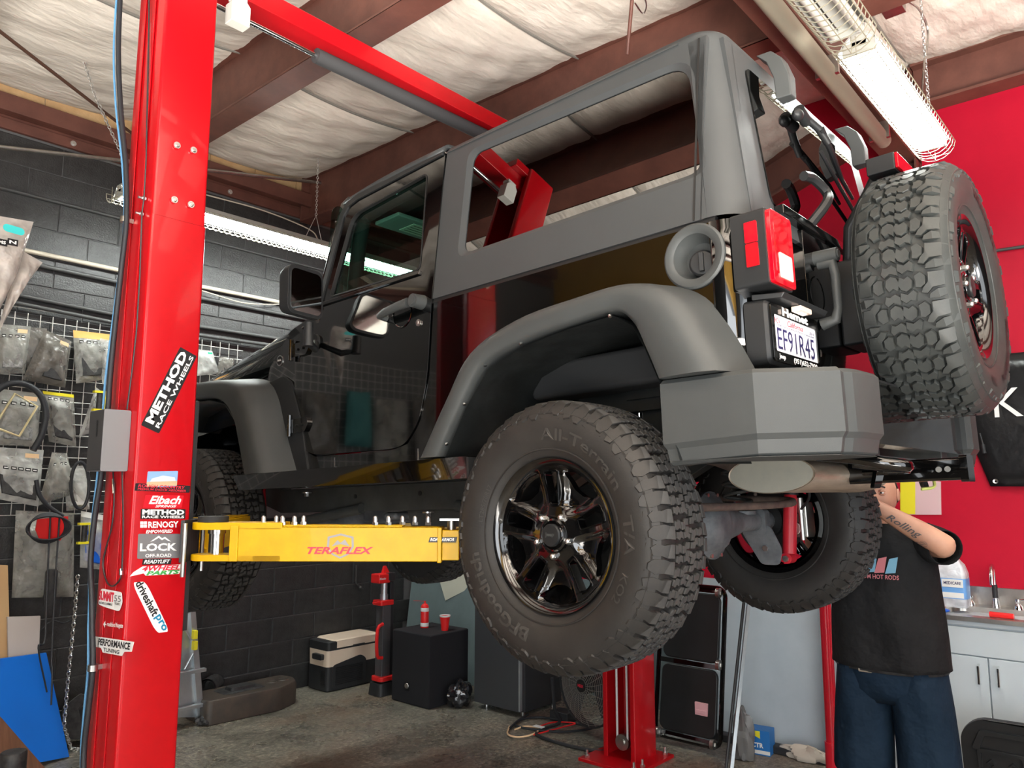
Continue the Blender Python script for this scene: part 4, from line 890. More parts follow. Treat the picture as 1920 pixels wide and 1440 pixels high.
# ---- rear axle, springs, dampers
ax = MB().cyl((-.62, 0, 0), (.62, 0, 0), .042, n=20).cyl((-.30, 0, 0), (-.12, 0, 0), .055, .085, 20).cyl((.30, 0, 0), (.12, 0, 0), .055, .085, 20)
ax.sphere((-.02, .0, .0), (.135, .135, .130), 20, 12); ax.lathe([(.118, 0), (.128, .006), (.128, .016), (.105, .03), (.085, .055), (.05, .070), (.0, .074)], Matrix.Translation((-.02, -.06, 0)) @ RX(pi/2), 28)
ax.cyl((-.02, .08, .0), (-.02, .26, .02), .075, .045, 16); rax = jb(ax, 'rear_axle', m_cast, smooth=50)
for k in range(10):
    t = 2*pi*k/10; jb(MB().cyl((-.02+.118*cos(t), -.076, .118*sin(t)), (-.02+.118*cos(t), -.088, .118*sin(t)), .008, n=6), 'cover_bolt', m_galv, rax)
for s in (-1, 1):
    mb = MB().prism([rpoly([(-.07, -.02), (.06, -.02), (.06, -.05), (-.02, -.185), (-.10, -.185), (-.115, -.12)], .02)], lambda u, v, d: (s*(.50+d), u, v), 0, .008)
    mb.prism([rpoly([(-.055, .05), (.055, .05), (.055, -.06), (-.055, -.06)], .02)], lambda u, v, d: (s*(.49+d), u, v), 0, .05); br = jb(mb, 'shock_bracket', m_cast, rax, bevel=.002)
    jb(MB().cyl((s*.498, -.045, -.115), (s*.488, -.045, -.115), .013, n=6), 'bolt', m_zinc, rax)
    # damper
    b0 = Vector((s*.57, -.115, -.160)); b1 = Vector((s*.50, -.28, .36)); db_ = (b1-b0).normalized()
    b1 = Vector((s*.60, -.145, .26)); db_ = (b1-b0).normalized()
    sh_ = jb(MB().cyl(b0+db_*.02, b0+db_*.255, .029, n=20).cyl(b0+db_*.255, b0+db_*.275, .029, .024, 20), 'shock_absorber', m_shock)
    jb(MB().cyl(b0+db_*.27, b0+db_*.34, .033, .030, 16), 'dust_boot', m_trim, sh_); jb(MB().cyl(b0+db_*.34, b1+db_*.12, .012, n=10), 'shock_rod', m_chrome, sh_)
    jb(MB().cyl(b0-Vector((.028, 0, 0)), b0+Vector((.028, 0, 0)), .022, n=16), 'shock_eye', m_shock, sh_); jb(MB().cyl(b0-Vector((.045, 0, 0)), b0+Vector((.045, 0, 0)), .008, n=8).cyl(b0-Vector((.045, 0, 0)), b0-Vector((.035, 0, 0)), .014, n=6).cyl(b0+Vector((.035, 0, 0)), b0+Vector((.045, 0, 0)), .014, n=6), 'shock_bolt', m_zinc, sh_)
    # coil spring
    pts = [(s*.42+.058*cos(2*pi*k/14), .03+.058*sin(2*pi*k/14), .045+.30*k/(14*6)) for k in range(14*6+1)]; jb(MB().tube(pts, .0075, 8), 'coil_spring', m_frame)
    jb(MB().cyl((s*.42, .03, .03), (s*.42, .03, .045), .075, n=24), 'spring_seat', m_cast, rax)
    # control arms and brake
    jb(MB().tube([(s*.50, .05, -.02), (s*.47, .85, .10)], .026, 12), 'control_arm', m_frame)
    jb(MB().cyl((s*.655, 0, 0), (s*.675, 0, 0), .155, n=40).cyl((s*.62, 0, 0), (s*.70, 0, 0), .075, n=24), 'brake_disc', m_rimin, rax)
    mb = MB(); cyl_ = [(.11*cos(a), .11*sin(a)) for a in (radians(200), radians(235))]
    mb.box((min(s*.62, s*.71), -.185, -.075), (max(s*.62, s*.71), -.10, .075)).cyl((s*.60, -.135, -.035), (s*.64, -.135, -.035), .03, n=14); jb(mb, 'brake_caliper', m_galv, rax, bevel=.006)
    jb(MB().cyl((s*.61, -.165, -.085), (s*.61, -.165, .075), .011, n=10).cyl((s*.61, -.165, .03), (s*.61, -.165, .095), .014, n=10), 'caliper_pin', m_galv, rax)
    jb(MB().tube(smoothpath([(s*.61, -.15, .03), (s*.58, -.22, .10), (s*.55, -.20, .20), (s*.50, -.12, .30)], 6), .006, 8), 'brake_hose', m_trim, rax)
jb(MB().tube([(-.52, .10, .16), (-.40, .02, .20), (-.10, -.02, .24), (.40, -.10, .30), (.52, .05, .30)], .017, 10), 'track_bar', m_pipe)
jb(MB().tube(smoothpath([(-.56, .42, .12), (-.54, .10, .10), (-.48, -.17, .085), (-.34, -.20, .07), (.34, -.20, .07), (.48, -.17, .085), (.54, .10, .10), (.56, .42, .12)], 4), .015, 10), 'sway_bar', m_pipe)
for s in (-1, 1): jb(MB().cyl((s*.53, -.02, -.03), (s*.53, .0, .12), .008, n=8), 'sway_link', m_pipe)
# underbody: cross members, tank guard, gearbox, propshaft, floor pan
jb(MB().box((-.345, .42, .035), (.345, .52, .20)), 'cross_member', m_frame, bevel=.01)
jb(MB().box((-.36, -.66, .22), (.36, -.60, .34)), 'cross_member', m_frame, bevel=.01)
jb(MB().prism([rpoly([(.58, .02), (1.30, -.0), (1.36, .16), (.55, .17)], .03)], lambda u, v, d: (-.34+d, u, v), 0, .30), 'tank_guard', m_frame, bevel=.02)
jb(MB().cyl((.02, .27, .02), (.02, 1.15, .10), .036, n=16), 'prop_shaft', m_cast)
jb(MB().box((-.10, 1.15, .02), (.16, 2.0, .24)).box((-.34, 1.42, .04), (.34, 1.52, .08)), 'gearbox', m_cast, bevel=.02)
jb(MB().box((-.74, .50, .27), (.74, 1.95, .31)), 'floor_pan', m_frame)
jb(MB().box((-.46, -.56, .44), (.46, .55, .47)), 'floor_pan', m_frame)
jb(MB().cyl(jat(492, 990, 'x', -.47), jat(489, 915, 'x', -.47), .026, n=16), 'front_damper', m_shock)
fa = jb(MB().cyl((-.62, 2.424, .02), (.62, 2.424, .02), .04, n=16).sphere((.14, 2.424, .02), .13, 16, 10), 'front_axle', m_cast)
for s in (-1, 1): jb(MB().tube([(s*.48, 2.40, .0), (s*.44, 1.55, .10)], .026, 10), 'control_arm', m_frame)
jb(MB().tube([(-.60, 2.60, .02), (.60, 2.60, .05)], .016, 10), 'tie_rod', m_frame)
# brake line bracket seen in the arch
jb(MB().tube(smoothpath([(-.60, -.30, .36), (-.62, -.27, .30), (-.60, -.22, .22), (-.56, -.16, .14), (-.55, -.12, .08)], 4), .005, 6), 'brake_line', m_zinc)

# ---- interior: roll bars, seats, dashboard, wheel, sun visor
m_pad = mat('padded_bar', (.014, .015, .016), .75)
for s in (-1, 1):
    jb(MB().tube(smoothpath([(s*.60, 1.42, 1.0), (s*.59, 1.36, 1.42), (s*.57, 1.28, 1.50), (s*.57, .72, 1.535), (s*.57, .10, 1.53), (s*.58, -.30, 1.50), (s*.62, -.45, 1.0)], 5), .036, 12), 'roll_bar', m_pad)
    jb(MB().tube([(s*.57, .62, 1.52), (s*.66, .60, .6)], .036, 12), 'roll_bar', m_pad)
    st = MB().loft([[(s*.36+a, .62+b*.3+(z-.62)*-.22, z) for a, b in rrect(-w_, -.25, w_, .20, .08)] for z, w_ in ((.55, .22), (.75, .24), (1.05, .23), (1.18, .17), (1.24, .13), (1.38, .13), (1.42, .10))]); jb(st, 'seat_back', m_dark, smooth=60)
    jb(MB().loft([[(s*.36+a, .95+b, z) for a, b in rrect(-.24, -.26, .24, .26, .08)] for z in (.48, .60)]), 'seat_cushion', m_dark, bevel=.02)
jb(MB().tube([(-.57, .66, 1.525), (.57, .66, 1.525)], .036, 12), 'roll_bar', m_pad)
jb(MB().box((-.70, 1.30, .78), (.70, 1.50, 1.02)), 'dashboard', m_dark, bevel=.04)
mb = MB(); M_ = Matrix.Translation((-.36, 1.18, .97)) @ RX(radians(-68)); mb.lathe([(.185+.016*cos(2*pi*k/8), .016*sin(2*pi*k/8)) for k in range(9)], M_, 32); mb.box((-.17, -.02, -.01), (.17, .02, .01), M_).cyl(M_ @ Vector((0, 0, 0)), M_ @ Vector((0, 0, .12)), .05, n=14); jb(mb, 'steering_wheel', m_dark)
for s in (-1, 1):
    v_ = jb(MB().box((min(s*.12, s*.52), 1.17, 1.455), (max(s*.12, s*.52), 1.35, 1.475)), 'sun_visor', mat('visor_grey', (.30, .31, .30), .7), bevel=.006)
jb(MB().box((-.40, 1.20, 1.451), (-.20, 1.31, 1.4545)), 'warning_label', mat('label_cream', (.75, .74, .62), .5), label='cream warning label on the sun visor')
for k in range(4): jb(MB().box((-.385, 1.215+k*.024, 1.4505), (-.23-(k % 2)*.04, 1.221+k*.024, 1.4512)), 'label_print', m_blackprint)
jb(MB().box((-.05, 1.30, 1.40), (.16, 1.33, 1.46)), 'inner_mirror', m_dark, bevel=.01)
jb(MB().box((-.62, -.5, .47), (.62, .30, .60)), 'cargo_floor', m_dark, bevel=.02)
# ------------------------------------------------------------------ tyres and wheels
def crown(v, hw, R, sh=.020):
    a = abs(v)/hw
    return R-.004*a*a-(sh*max(0, (a-.82)/.18)**2)
def tyre_mesh(kind, R=.414, HW=.118):
    """axis = local Z, outer face = +Z"""
    mb = MB(); Rc = R-.013
    prof = [(.222, -.095), (.236, -.108), (.255, -.122), (.30, -.140), (.345, -.142), (.375, -.132), (.392, -.118), (crown(.10, HW, Rc), -.10), (crown(.06, HW, Rc), -.06), (Rc, 0)]
    prof = prof+[(r, -h) for r, h in prof[::-1][1:]]
    mb.lathe(prof, Matrix.Identity(4), 96)
    # thin raised rings on the sidewall
    for rr, zz in ((.372, .1335), (.262, .1255)):
        for sg in (1, -1): mb.lathe([(rr-.003, sg*(zz-.001)), (rr-.002, sg*(zz+.0022)), (rr+.002, sg*(zz+.0018)), (rr+.003, sg*(zz-.002))], Matrix.Identity(4), 72)
    def rad(v, h):
        a = abs(v)
        if a <= HW: return crown(v, HW, Rc)+h
        return None
    def P(th, v, h):
        a = abs(v); s = 1 if v > 0 else -1
        if a <= .106: r = crown(a, HW, Rc)+h; z = v
        else:                                   # wraps down the shoulder
            t = min(1, (a-.106)/.055); r = (crown(.106, HW, Rc))-t*.050+h*(1-.55*t)*.9; z = s*(.106+.030*sin(t*pi/2)+h*.75*t)
        return Vector((r*cos(th), r*sin(th), z))
    def block(poly, H, th0, taper=.90, chamf=True):
        """poly in (u = arc metres, v = across)"""
        cu = sum(p[0] for p in poly)/len(poly); cv = sum(p[1] for p in poly)/len(poly); th = lambda u: th0+u/R
        a = [P(th(u), v, -.002) for u, v in poly]; b = [P(th(cu+(u-cu)*.97), cv+(v-cv)*.97, H*.75) for u, v in poly]; c = [P(th(cu+(u-cu)*taper), cv+(v-cv)*taper, H) for u, v in poly]
        n = len(poly); vs = a+b+c; fs = []
        for k in (0, 1): fs += [(k*n+j, k*n+(j+1) % n, (k+1)*n+(j+1) % n, (k+1)*n+j) for j in range(n)]
        tri = tessellate_polygon([[Vector((p[0], p[1], 0)) for p in poly]]); fs += [tuple(2*n+i for i in t) for t in tri]
        mb.add(vs, fs)
    H = .0135
    if kind == 'at':
        N = 40; p = 2*pi*R/N
        for k in range(N):
            th0 = 2*pi*k/N+(.008 if k % 3 == 1 else 0)
            g = .0035
            for sg in (1, -1):
                q = lambda L: [(sg*u, sg*v) for u, v in L] if sg > 0 else [(p*.5-u, -v) for u, v in L]
                w_ = p-g*1.6
                # centre S-shaped blocks split by a zigzag sipe
                block(q([(0, .004), (.014, .000), (.018, .010), (w_*.62, .006), (w_*.62, .020), (w_*.42, .024), (w_*.36, .034), (.004, .030), (.008, .018)]), H, th0, .93)
                block(q([(w_*.68, .008), (w_*.98, .004), (w_, .020), (w_*.80, .030), (w_*.84, .042), (w_*.46, .040), (w_*.48, .029), (w_*.66, .024)]), H, th0, .93)
                # second row
                block(q([(.002, .036), (w_*.38, .040), (w_*.44, .050), (w_*.36, .060), (w_*.40, .068), (.006, .070), (.000, .058), (.008, .050)]), H, th0, .93)
                block(q([(w_*.50, .046), (w_*.90, .048), (w_*.96, .058), (w_*.86, .064), (w_*.90, .074), (w_*.48, .074), (w_*.46, .064), (w_*.55, .058)]), H, th0, .93)
                pass
        N = 27; p = 2*pi*R/N
        for k in range(N):
            th0 = 2*pi*k/N; g = .004
            for sg in (1, -1):
                q = lambda L: [(sg*u, sg*v) for u, v in L] if sg > 0 else [(p*.5-u, -v) for u, v in L]
                w_ = p-g*1.6
                # shoulder lugs alternately long and short, stepped down the sidewall
                e = .158 if k % 2 else .146
                block(q([(.002, .077), (w_*.44, .077), (w_*.46, .098), (w_*.52, .112), (w_*.50, e-.012), (w_*.34, e), (.012, e), (.000, .128), (.006, .110)]), H*1.05, th0, .95)
                block(q([(w_*.53, .081), (w_*.96, .081), (w_*.98, .100), (w_*.94, .112), (w_*.99, .130), (w_*.86, e-.004), (w_*.60, e-.010), (w_*.60, .118), (w_*.54, .106)]), H*1.05, th0, .95)
                # raised chevrons on the sidewall under each lug
                if k % 2 == 0: mb.add([P(th0+u/R, sg*v, h) for u, v, h in ((.004, .150, .007), (p*.5, .160, .006), (p*.95, .150, .007), (p*.95, .156, .003), (p*.5, .166, .002), (.004, .156, .003))], [(0, 1, 4, 5), (1, 2, 3, 4)])
    else:
        N = 30; p = 2*pi*R/N
        for k in range(N):
            th0 = 2*pi*k/N
            for sg in (1, -1):
                q = lambda L: L if sg > 0 else [(p*.5-u, -v) for u, v in L]
                w_ = p-.006
                block(q([(.0, .003), (w_*.30, -.004), (w_*.52, .004), (w_*.62, .018), (w_*.50, .034), (w_*.22, .038), (.002, .028), (w_*.12, .016)]), H*1.1, th0, .90)
                block(q([(w_*.58, .000), (w_*.86, -.002), (w_*1.02, .012), (w_*.92, .028), (w_*.98, .040), (w_*.70, .046), (w_*.56, .038), (w_*.70, .020)]), H*1.1, th0, .90)
                block(q([(.004, .042), (w_*.30, .044), (w_*.52, .042), (w_*.56, .056), (w_*.44, .070), (w_*.14, .072), (-.004, .060)]), H*1.1, th0, .90)
                e = .156 if k % 2 else .146
                block(q([(.000, .078), (w_*.36, .076), (w_*.54, .062), (w_*.74, .054), (w_*.80, .070), (w_*.60, .086), (w_*.58, .110), (w_*.56, e), (.006, e), (.000, .12)]), H*1.15, th0, .93)
                block(q([(w_*.66, .098), (w_*.80, .076), (w_*.97, .072), (w_*1.0, .10), (w_*.94, .118), (w_*.94, e-.008), (w_*.66, e-.008)]), H*1.15, th0, .93)
    return mb
def arc_text(mb, s, r0, r1, a_mid, z, bold=.02, spread=1.0, sg=1):
    vs, fs, asp = text_data(s, bold, 0); h = r1-r0; wd = h*asp*spread
    mb.add([Vector(((r0+h*v)*cos(a_mid-sg*(u-.5)*wd/((r0+r1)/2)), (r0+h*v)*sin(a_mid-sg*(u-.5)*wd/((r0+r1)/2)), z(r0+h*v))) for u, v in vs], fs)
def sidewall_z(r):
    pr = [(.236, .108), (.255, .122), (.30, .140), (.345, .142), (.375, .132), (.392, .118)]
    for (a, b), (c, d) in zip(pr, pr[1:]):
        if a <= r <= c: return b+(d-b)*(r-a)/(c-a)
    return .12
def text_tyre(kind, m):
    z = lambda r: sidewall_z(r)+.0030
    words = (('BFGoodrich', .285, .325, -135, .03, 1.35), ('All-Terrain', .288, .325, 60, .015, 1.55), ('T/A', .285, .325, 2, .02, 1.3), ('KO2', .290, .318, -26, .01, 1.2), ('LT285/70R17', .270, .284, 160, .01, 1.2)) if kind == 'at' else (('WRANGLER', .300, .330, 80, .02, 1.3), ('MUD-TERRAIN', .300, .328, -20, .02, 1.25), ('T/A', .300, .328, -75, .02, 1.2))
    out = []
    for s, r0, r1, a, b, sp_ in words:
        mb = MB(); arc_text(mb, s, r0, r1, radians(a), z, b, sp_); out.append(mb.mesh('lettering', m, 0))
    return out
def wheel_face():
    """five framed spokes; axis +Z outwards"""
    parts = {}
    lip = MB().lathe([(.2, -.10), (.205, .085), (.212, .100), (.222, .113), (.234, .118), (.237, .112), (.226, .102), (.219, .08), (.212, -.10), (.234, -.112), (.236, -.105)], Matrix.Identity(4), 72)
    def dish(r): return .094-.012*sin(pi*min(1, max(0, (r-.055)/.13)))+.004*max(0, (r-.19)/.02)
    holes = []; slots = []
    for i in range(5):
        a = radians(93+72*i); ca, sa = cos(a), sin(a)
        h = rpoly([(.096, -.0150), (.190, -.0255), (.195, 0), (.190, .0255), (.096, .0150)], [.006, .009, .02, .009, .006], 3)
        slots.append([(ca*u-sa*v, sa*u+ca*v) for u, v in h])
        b = a+radians(36); cb, sb = cos(b), sin(b)
        h = rpoly([(.150, -.020), (.166, -.050), (.183, -.074), (.202, -.035), (.205, 0), (.202, .035), (.183, .074), (.166, .050), (.150, .020)], [.008, .012, .012, .01, .01, .01, .012, .012, .008], 3)
        holes.append([(cb*u-sb*v, sb*u+cb*v) for u, v in h])
    disc = [(.2135*cos(2*pi*k/60), .2135*sin(2*pi*k/60)) for k in range(60)]; inner = [(.045*cos(-2*pi*k/24), .045*sin(-2*pi*k/24)) for k in range(24)]
    def hills(x, y):
        """raised frames round the slots, sunk webs between them"""
        r = math.hypot(x, y); t = (atan2(y, x)-radians(93))/radians(72); t -= round(t); off = abs(t)*radians(72)*r
        edge = .020+.14*(r-.09) if r > .09 else .020
        k = max(0, min(1, (off-edge-.010)/.022)); k = k*k*(3-2*k); return dish(r)-.014*k*min(1, max(0, (r-.07)/.03))*min(1, max(0, (.212-r)/.012))
    loops = [disc, inner]+[l[::-1] for l in slots+holes]
    tri = tessellate_polygon([[Vector((p[0], p[1], 0)) for p in lp] for lp in loops]); flat = [p for lp in loops for p in lp]
    bm = bmesh.new(); vv = [bm.verts.new((p[0], p[1], 0)) for p in flat]
    for t in tri:
        try: bm.faces.new([vv[i] for i in t])
        except ValueError: pass
    for _ in range(4):
        es = [e for e in bm.edges if e.calc_length() > .0070 and not e.is_boundary]
        bmesh.ops.subdivide_edges(bm, edges=es, cuts=1); bmesh.ops.triangulate(bm, faces=[f for f in bm.faces if len(f.verts) > 3])
    bm.verts.ensure_lookup_table()
    for i, v in enumerate(bm.verts): v.index = i
    sp = MB(); sp.add([(v.co.x, v.co.y, hills(v.co.x, v.co.y)) for v in bm.verts], [tuple(v.index for v in f.verts) for f in bm.faces]); bm.free()
    for lp in slots: sp.loft([[(x, y, hills(x, y)) for x, y in lp], [(x, y, hills(x, y)-.034) for x, y in lp]], True, False)
    for lp in holes: sp.loft([[(x, y, hills(x, y)) for x, y in lp], [(x, y, hills(x, y)-.026) for x, y in lp]], True, False)
    for lp in slots:
        cx = sum(p[0] for p in lp)/len(lp); cy = sum(p[1] for p in lp)/len(lp); g = lambda k, dz: [((x-cx)*k+cx, (y-cy)*k+cy, hills(x, y)+dz) for x, y in lp]
        sp.loft([g(1.20, -.001), g(1.16, .005), g(1.04, .005), g(1.0, -.008)], True, False)
    hub = MB().lathe([(.052, .050), (.050, .096), (.044, .099), (.038, .094), (.034, .100), (.0, .102)], Matrix.Identity(4), 48)
    return lip, sp, hub
LIP, SPK, HUB = wheel_face()
lug = MB().cyl((0, 0, .070), (0, 0, .104), .0105, n=6).sphere((0, 0, .104), .0095, 10, 6)
cap = MB().lathe([(.034, .098), (.035, .108), (.032, .113), (.0, .115)], Matrix.Identity(4), 36)
ME = dict(lip=LIP.mesh('rim', m_rim, 35), spokes=SPK.mesh('spokes', m_rim, 50), hub=HUB.mesh('hub', m_rim, 35), lug=lug.mesh('lug_nut', m_zinc, 40), cap=cap.mesh('centre_cap', m_trim, 35))
TA = tyre_mesh('at').mesh('tyre', [m_tyre], 28); TM = tyre_mesh('mt', .410).mesh('tyre', [m_spare], 28)
# the treads (outermost faces) are paler with dust than the flanks
TA.materials.append(m_tyre_worn)
for p in TA.polygons:
    c = p.center
    if math.hypot(c.x, c.y) > .405 and abs(c.z) < .105: p.material_index = 1
XA = text_tyre('at', mat('tyre_lettering_rubber', (.042, .039, .036), .5)); XM = text_tyre('mt', m_trim)
t_ = MB(); text_on(t_, 'Jeep', lambda u, v: (u, v, .1155), -.018, -.007, .018, .009, bold=.04); XC = t_.mesh('lettering', m_flare, 0)
def wheel(M_, spare=False, label=None, spin=0):
    M_ = M_ @ RZ(spin)
    def o_(me, nm, par, m=None):
        o = bpy.data.objects.new(nm, me); COL.objects.link(o); o.parent = par
        if m is not None: o.matrix_local = m
        return o
    r = o_(ME['lip'], 'wheel', jeep, M_)
    if label: r['label'] = label
    o_(ME['spokes'], 'spokes', r); o_(ME['hub'], 'hub', r); o_(TM if spare else TA, 'tyre', r)
    for x_ in (XM if spare else XA): o_(x_, 'tyre_lettering', r)
    o_(XC, 'cap_lettering', r, RZ(-spin))
    o_(ME['cap'], 'centre_cap', r)
    for i in range(5):
        a = radians(93+36+72*i); o_(ME['lug'], 'lug_nut', r, T(.0635*cos(a), .0635*sin(a), 0))
    return r
def WM(x, y, z, s):
    # local X forward-up plane: axis Z points outwards (s = -1 left, +1 right)
    ax_ = Vector((s, 0, 0)); up_ = Vector((0, 0, 1)); ri = up_.cross(ax_)
    return Matrix(((ri.x, up_.x, ax_.x, x), (ri.y, up_.y, ax_.y, y), (ri.z, up_.z, ax_.z, z), (0, 0, 0, 1)))
wheel(WM(-.786, 0, 0, -1), label='near rear wheel with a chunky all-terrain tyre', spin=radians(-2))
wheel(WM(.786, 0, 0, 1), spin=radians(140))
wheel(WM(-.786, 2.424, .02, -1), spin=radians(50)); wheel(WM(.786, 2.424, .02, 1), spin=radians(20))
wheel(Matrix(((1, 0, 0, .035), (0, 0, -1, -.905), (0, 1, 0, .746), (0, 0, 0, 1))), True, label='spare wheel with a mud tyre on the tailgate', spin=radians(-20))
# ------------------------------------------------------------------ strip lights
m_tube = mat('lit_tube', (1, 1, 1), .5, emit=((.93, 1.0, .97), 60))
m_tubeoff = mat('unlit_tube', (.50, .47, .43), .25)
m_fixt = mat('white_fixture_enamel', (.40, .40, .37), .35)
m_guard = mat('cream_wire_guard', (.26, .24, .18), .4)
def fixture(x0, x1, y, z, w_, lit, label, hang=0.9):
    o = thing('strip_light', label, 'light', ((x0+x1)/2, y, z), group='caged strip lights'); I = T(-(x0+x1)/2, -y, -z)
    mb = MB(); sec = [(-w_/2, -.012), (-w_/2+.03, .03), (-.035, .05), (.035, .05), (w_/2-.03, .03), (w_/2, -.012), (w_/2-.006, -.012), (w_/2-.035, .022), (.035, .040), (.028, -.0), (-.028, -.0), (-.035, .040), (-w_/2+.035, .022), (-w_/2+.006, -.012)]
    mb.loft([[(x, y+a, z+b) for a, b in sec] for x in (x0, x1)], True, True); mb.build('housing', m_fixt, o, M=I, smooth=20)
    for s in (-1, 1):
        MB().cyl((x0+.02, y+s*w_*.27, z-.016), (x1-.02, y+s*w_*.27, z-.016), .019, n=14).build('tube', m_tube if lit else m_tubeoff, o, M=I)
    for x in (x0+.008, x1-.008): MB().box((x-.008, y-w_/2+.02, z-.035), (x+.008, y+w_/2-.02, z+.02)).build('lamp_holder', m_fixt, o, M=I, bevel=.003)
    mb = MB(); r_ = .0022; n = int((x1-x0+.08)/.042); arc = [(w_*.56*cos(pi+pi*k/8), .0+.085*sin(pi+pi*k/8)) for k in range(9)]
    for i in range(n+1):
        x = x0-.04+i*(x1-x0+.08)/n; mb.tube([(x, y+a, z+b) for a, b in arc], r_, 4, False)
    for k in (0, 1, 2, 4, 6, 7, 8): mb.tube([(x0-.04, y+arc[k][0], z+arc[k][1]), (x1+.04, y+arc[k][0], z+arc[k][1])], r_, 4)
    for x in (x0-.04, x1+.04):
        for k in (2, 4): mb.tube([(x, y+arc[k][0], z+arc[k][1]), (x, y-arc[k][0] if k != 4 else y, z+(arc[k][1] if k != 4 else .02))], r_, 4)
    mb.build('wire_guard', m_guard, o, M=I, kind='stuff'); return o
yl = 5.05; xa = at(222, 372, 'y', yl).x; xb = at(775, 508, 'y', yl).x; zl = at(500, 441, 'y', yl).z+.02
fixture(xa, xb, yl, zl, .17, True, 'lit caged strip light by the black block wall, behind the windscreen')
fixture(3.18, 4.40, .88, 3.50, .175, True, 'lit caged strip light above the spare wheel')
fixture(1.80, 3.04, .88, 3.50, .175, False, 'unlit caged strip light at the top edge, left of the lit one')
for cx_, ln in ((3.81, 1.2), ((xa+xb)/2, xb-xa)):
    pass
c = at(592, 425, 'y', yl); chain('chain', [(c.x, yl, zl+.25), (c.x, yl, 4.3)], 'chain holding the strip light by the black wall', .026, .0028)
tag(MB().tube([(c.x-.09, yl, zl+.05), (c.x, yl, zl+.25), (c.x+.06, yl, zl+.05)], .003, 6).build('hanger_wire', m_chain), 'wire hanger joining chain and wall strip light', 'wire')
pipe('white_cable', smoothpath([(c.x-.9, yl+.02, zl+.16), (c.x-.45, yl+.02, zl+.17), (c.x-.05, yl+.02, zl+.13), (c.x+.03, yl, zl+.055)], 5), .005, m_conduit, 'thin white cord over the strip light by the wall', 'cord', n=6)
c = at(1742, 200, 'y', .88); chain('chain', [(c.x, .88, 3.56), (c.x-.01, .88, 4.35)], 'chain holding the strip light above the spare wheel', .026, .0028)
pipe('cable', smoothpath([at(1700, 0, 'y', .88), at(1725, 20, 'y', .88), at(1740, 60, 'y', .88), at(1733, 120, 'y', .88), at(1728, 185, 'y', .88)], 5), .006, m_galv, 'grey cable looping down to the strip light above the spare', 'cable', n=6)
p0, p1 = at(1440, 0, 'z', 3.70), at(1657, 265, 'z', 3.70); dd_ = (p1-p0).normalized()
bigp = pipe('overhead_pipe', [p0-dd_*2.5, p1], .042, mat('grey_green_pipe', (.36, .34, .26), .45), 'thick grey pipe slung under the brown header beam', 'pipe', n=20)
for t in (.45, 1.0): 
    q = p0+dd_*t*(p1-p0).length*.95; MB().box((q.x-.012, q.y-.055, q.z-.02), (q.x+.012, q.y+.055, BZ0)).build('bracket', m_galv, bigp)
jbx = at(1672, 12, 'y', .95); tag(MB().box((jbx.x-.07, .90, jbx.z-.02), (jbx.x+.07, 1.0, jbx.z+.09)).cyl((jbx.x-.07, .95, jbx.z+.02), (jbx.x-.5, .95, jbx.z+.02), .011, n=8).build('junction_box', m_galv, bevel=.003), 'grey metal junction box under the roof beside the caged light', 'electrical box')
c = at(1175, 0, 'y', 2.0); pipe('drop_rod', [at(1192, -80, 'z', 4.36), at(1176, 102, 'z', 3.95)], .010, m_steel_brown, 'thin brown rod hanging from the roof above the hardtop', 'rod')
pipe('wire', smoothpath([at(1190, 5, 'z', 4.2), at(1205, 25, 'z', 4.2), at(1212, 10, 'z', 4.2), at(1205, -15, 'z', 4.2)], 4), .004, m_galv, 'small loop of wire beside the hanging rod', 'wire', n=6)
pipe('conduit', [at(1868, 470, 'x', XR-.02), at(1990, 452, 'x', XR-.02)], .010, m_blackpipe, 'short black conduit on the red wall beside the spare', 'conduit')

# ------------------------------------------------------------------ display grid and hanging bags on the block wall
m_wire = mat('white_wire', (.62, .61, .58), .4, .3)
g0 = YB-.05; mb = MB()
for x in [0.98+.0762*i for i in range(30)]: mb.cyl((x, g0, 1.50), (x, g0, 2.84), .0028, n=5)
for z in [1.50+.0762*i for i in range(19)]: mb.cyl((.95, g0+.005, z), (3.24, g0+.005, z), .0028, n=5)
tag(mb.build('display_grid', m_wire, kind='stuff'), 'white wire display grid fixed to the black block wall', 'grid')
f_clear = film('clear_film', (.62, .63, .60), .50); f_milky = film('milky_film', (.66, .60, .55), .68); f_grey = film('grey_film', (.16, .15, .135), .86); f_smoke = film('smoky_film', (.36, .36, .33), .62)
m_orange = mat('orange_card', (.72, .38, .10), .6); m_yell = mat('yellow_card', (.85, .75, .03), .5); m_cblack = mat('black_parts', (.018, .018, .02), .5, noise=30, col2=(.05, .05, .05)); m_sil = mat('silver_parts', (.45, .45, .44), .35, .4, noise=40, col2=(.12, .12, .12)); m_bluep = mat('blue_plastic', (.01, .12, .62), .35); m_greencard = mat('green_tag', (.02, .55, .22), .5); m_tealtag = mat('turquoise_tag', (.05, .62, .62), .5); m_redpl = mat('red_plastic', (.75, .02, .02), .35); m_creampl = mat('cream_plastic', (.72, .62, .35), .5); m_label = mat('peach_label', (.80, .55, .32), .6); m_wht = mat('white_paper', (.78, .78, .76), .6)
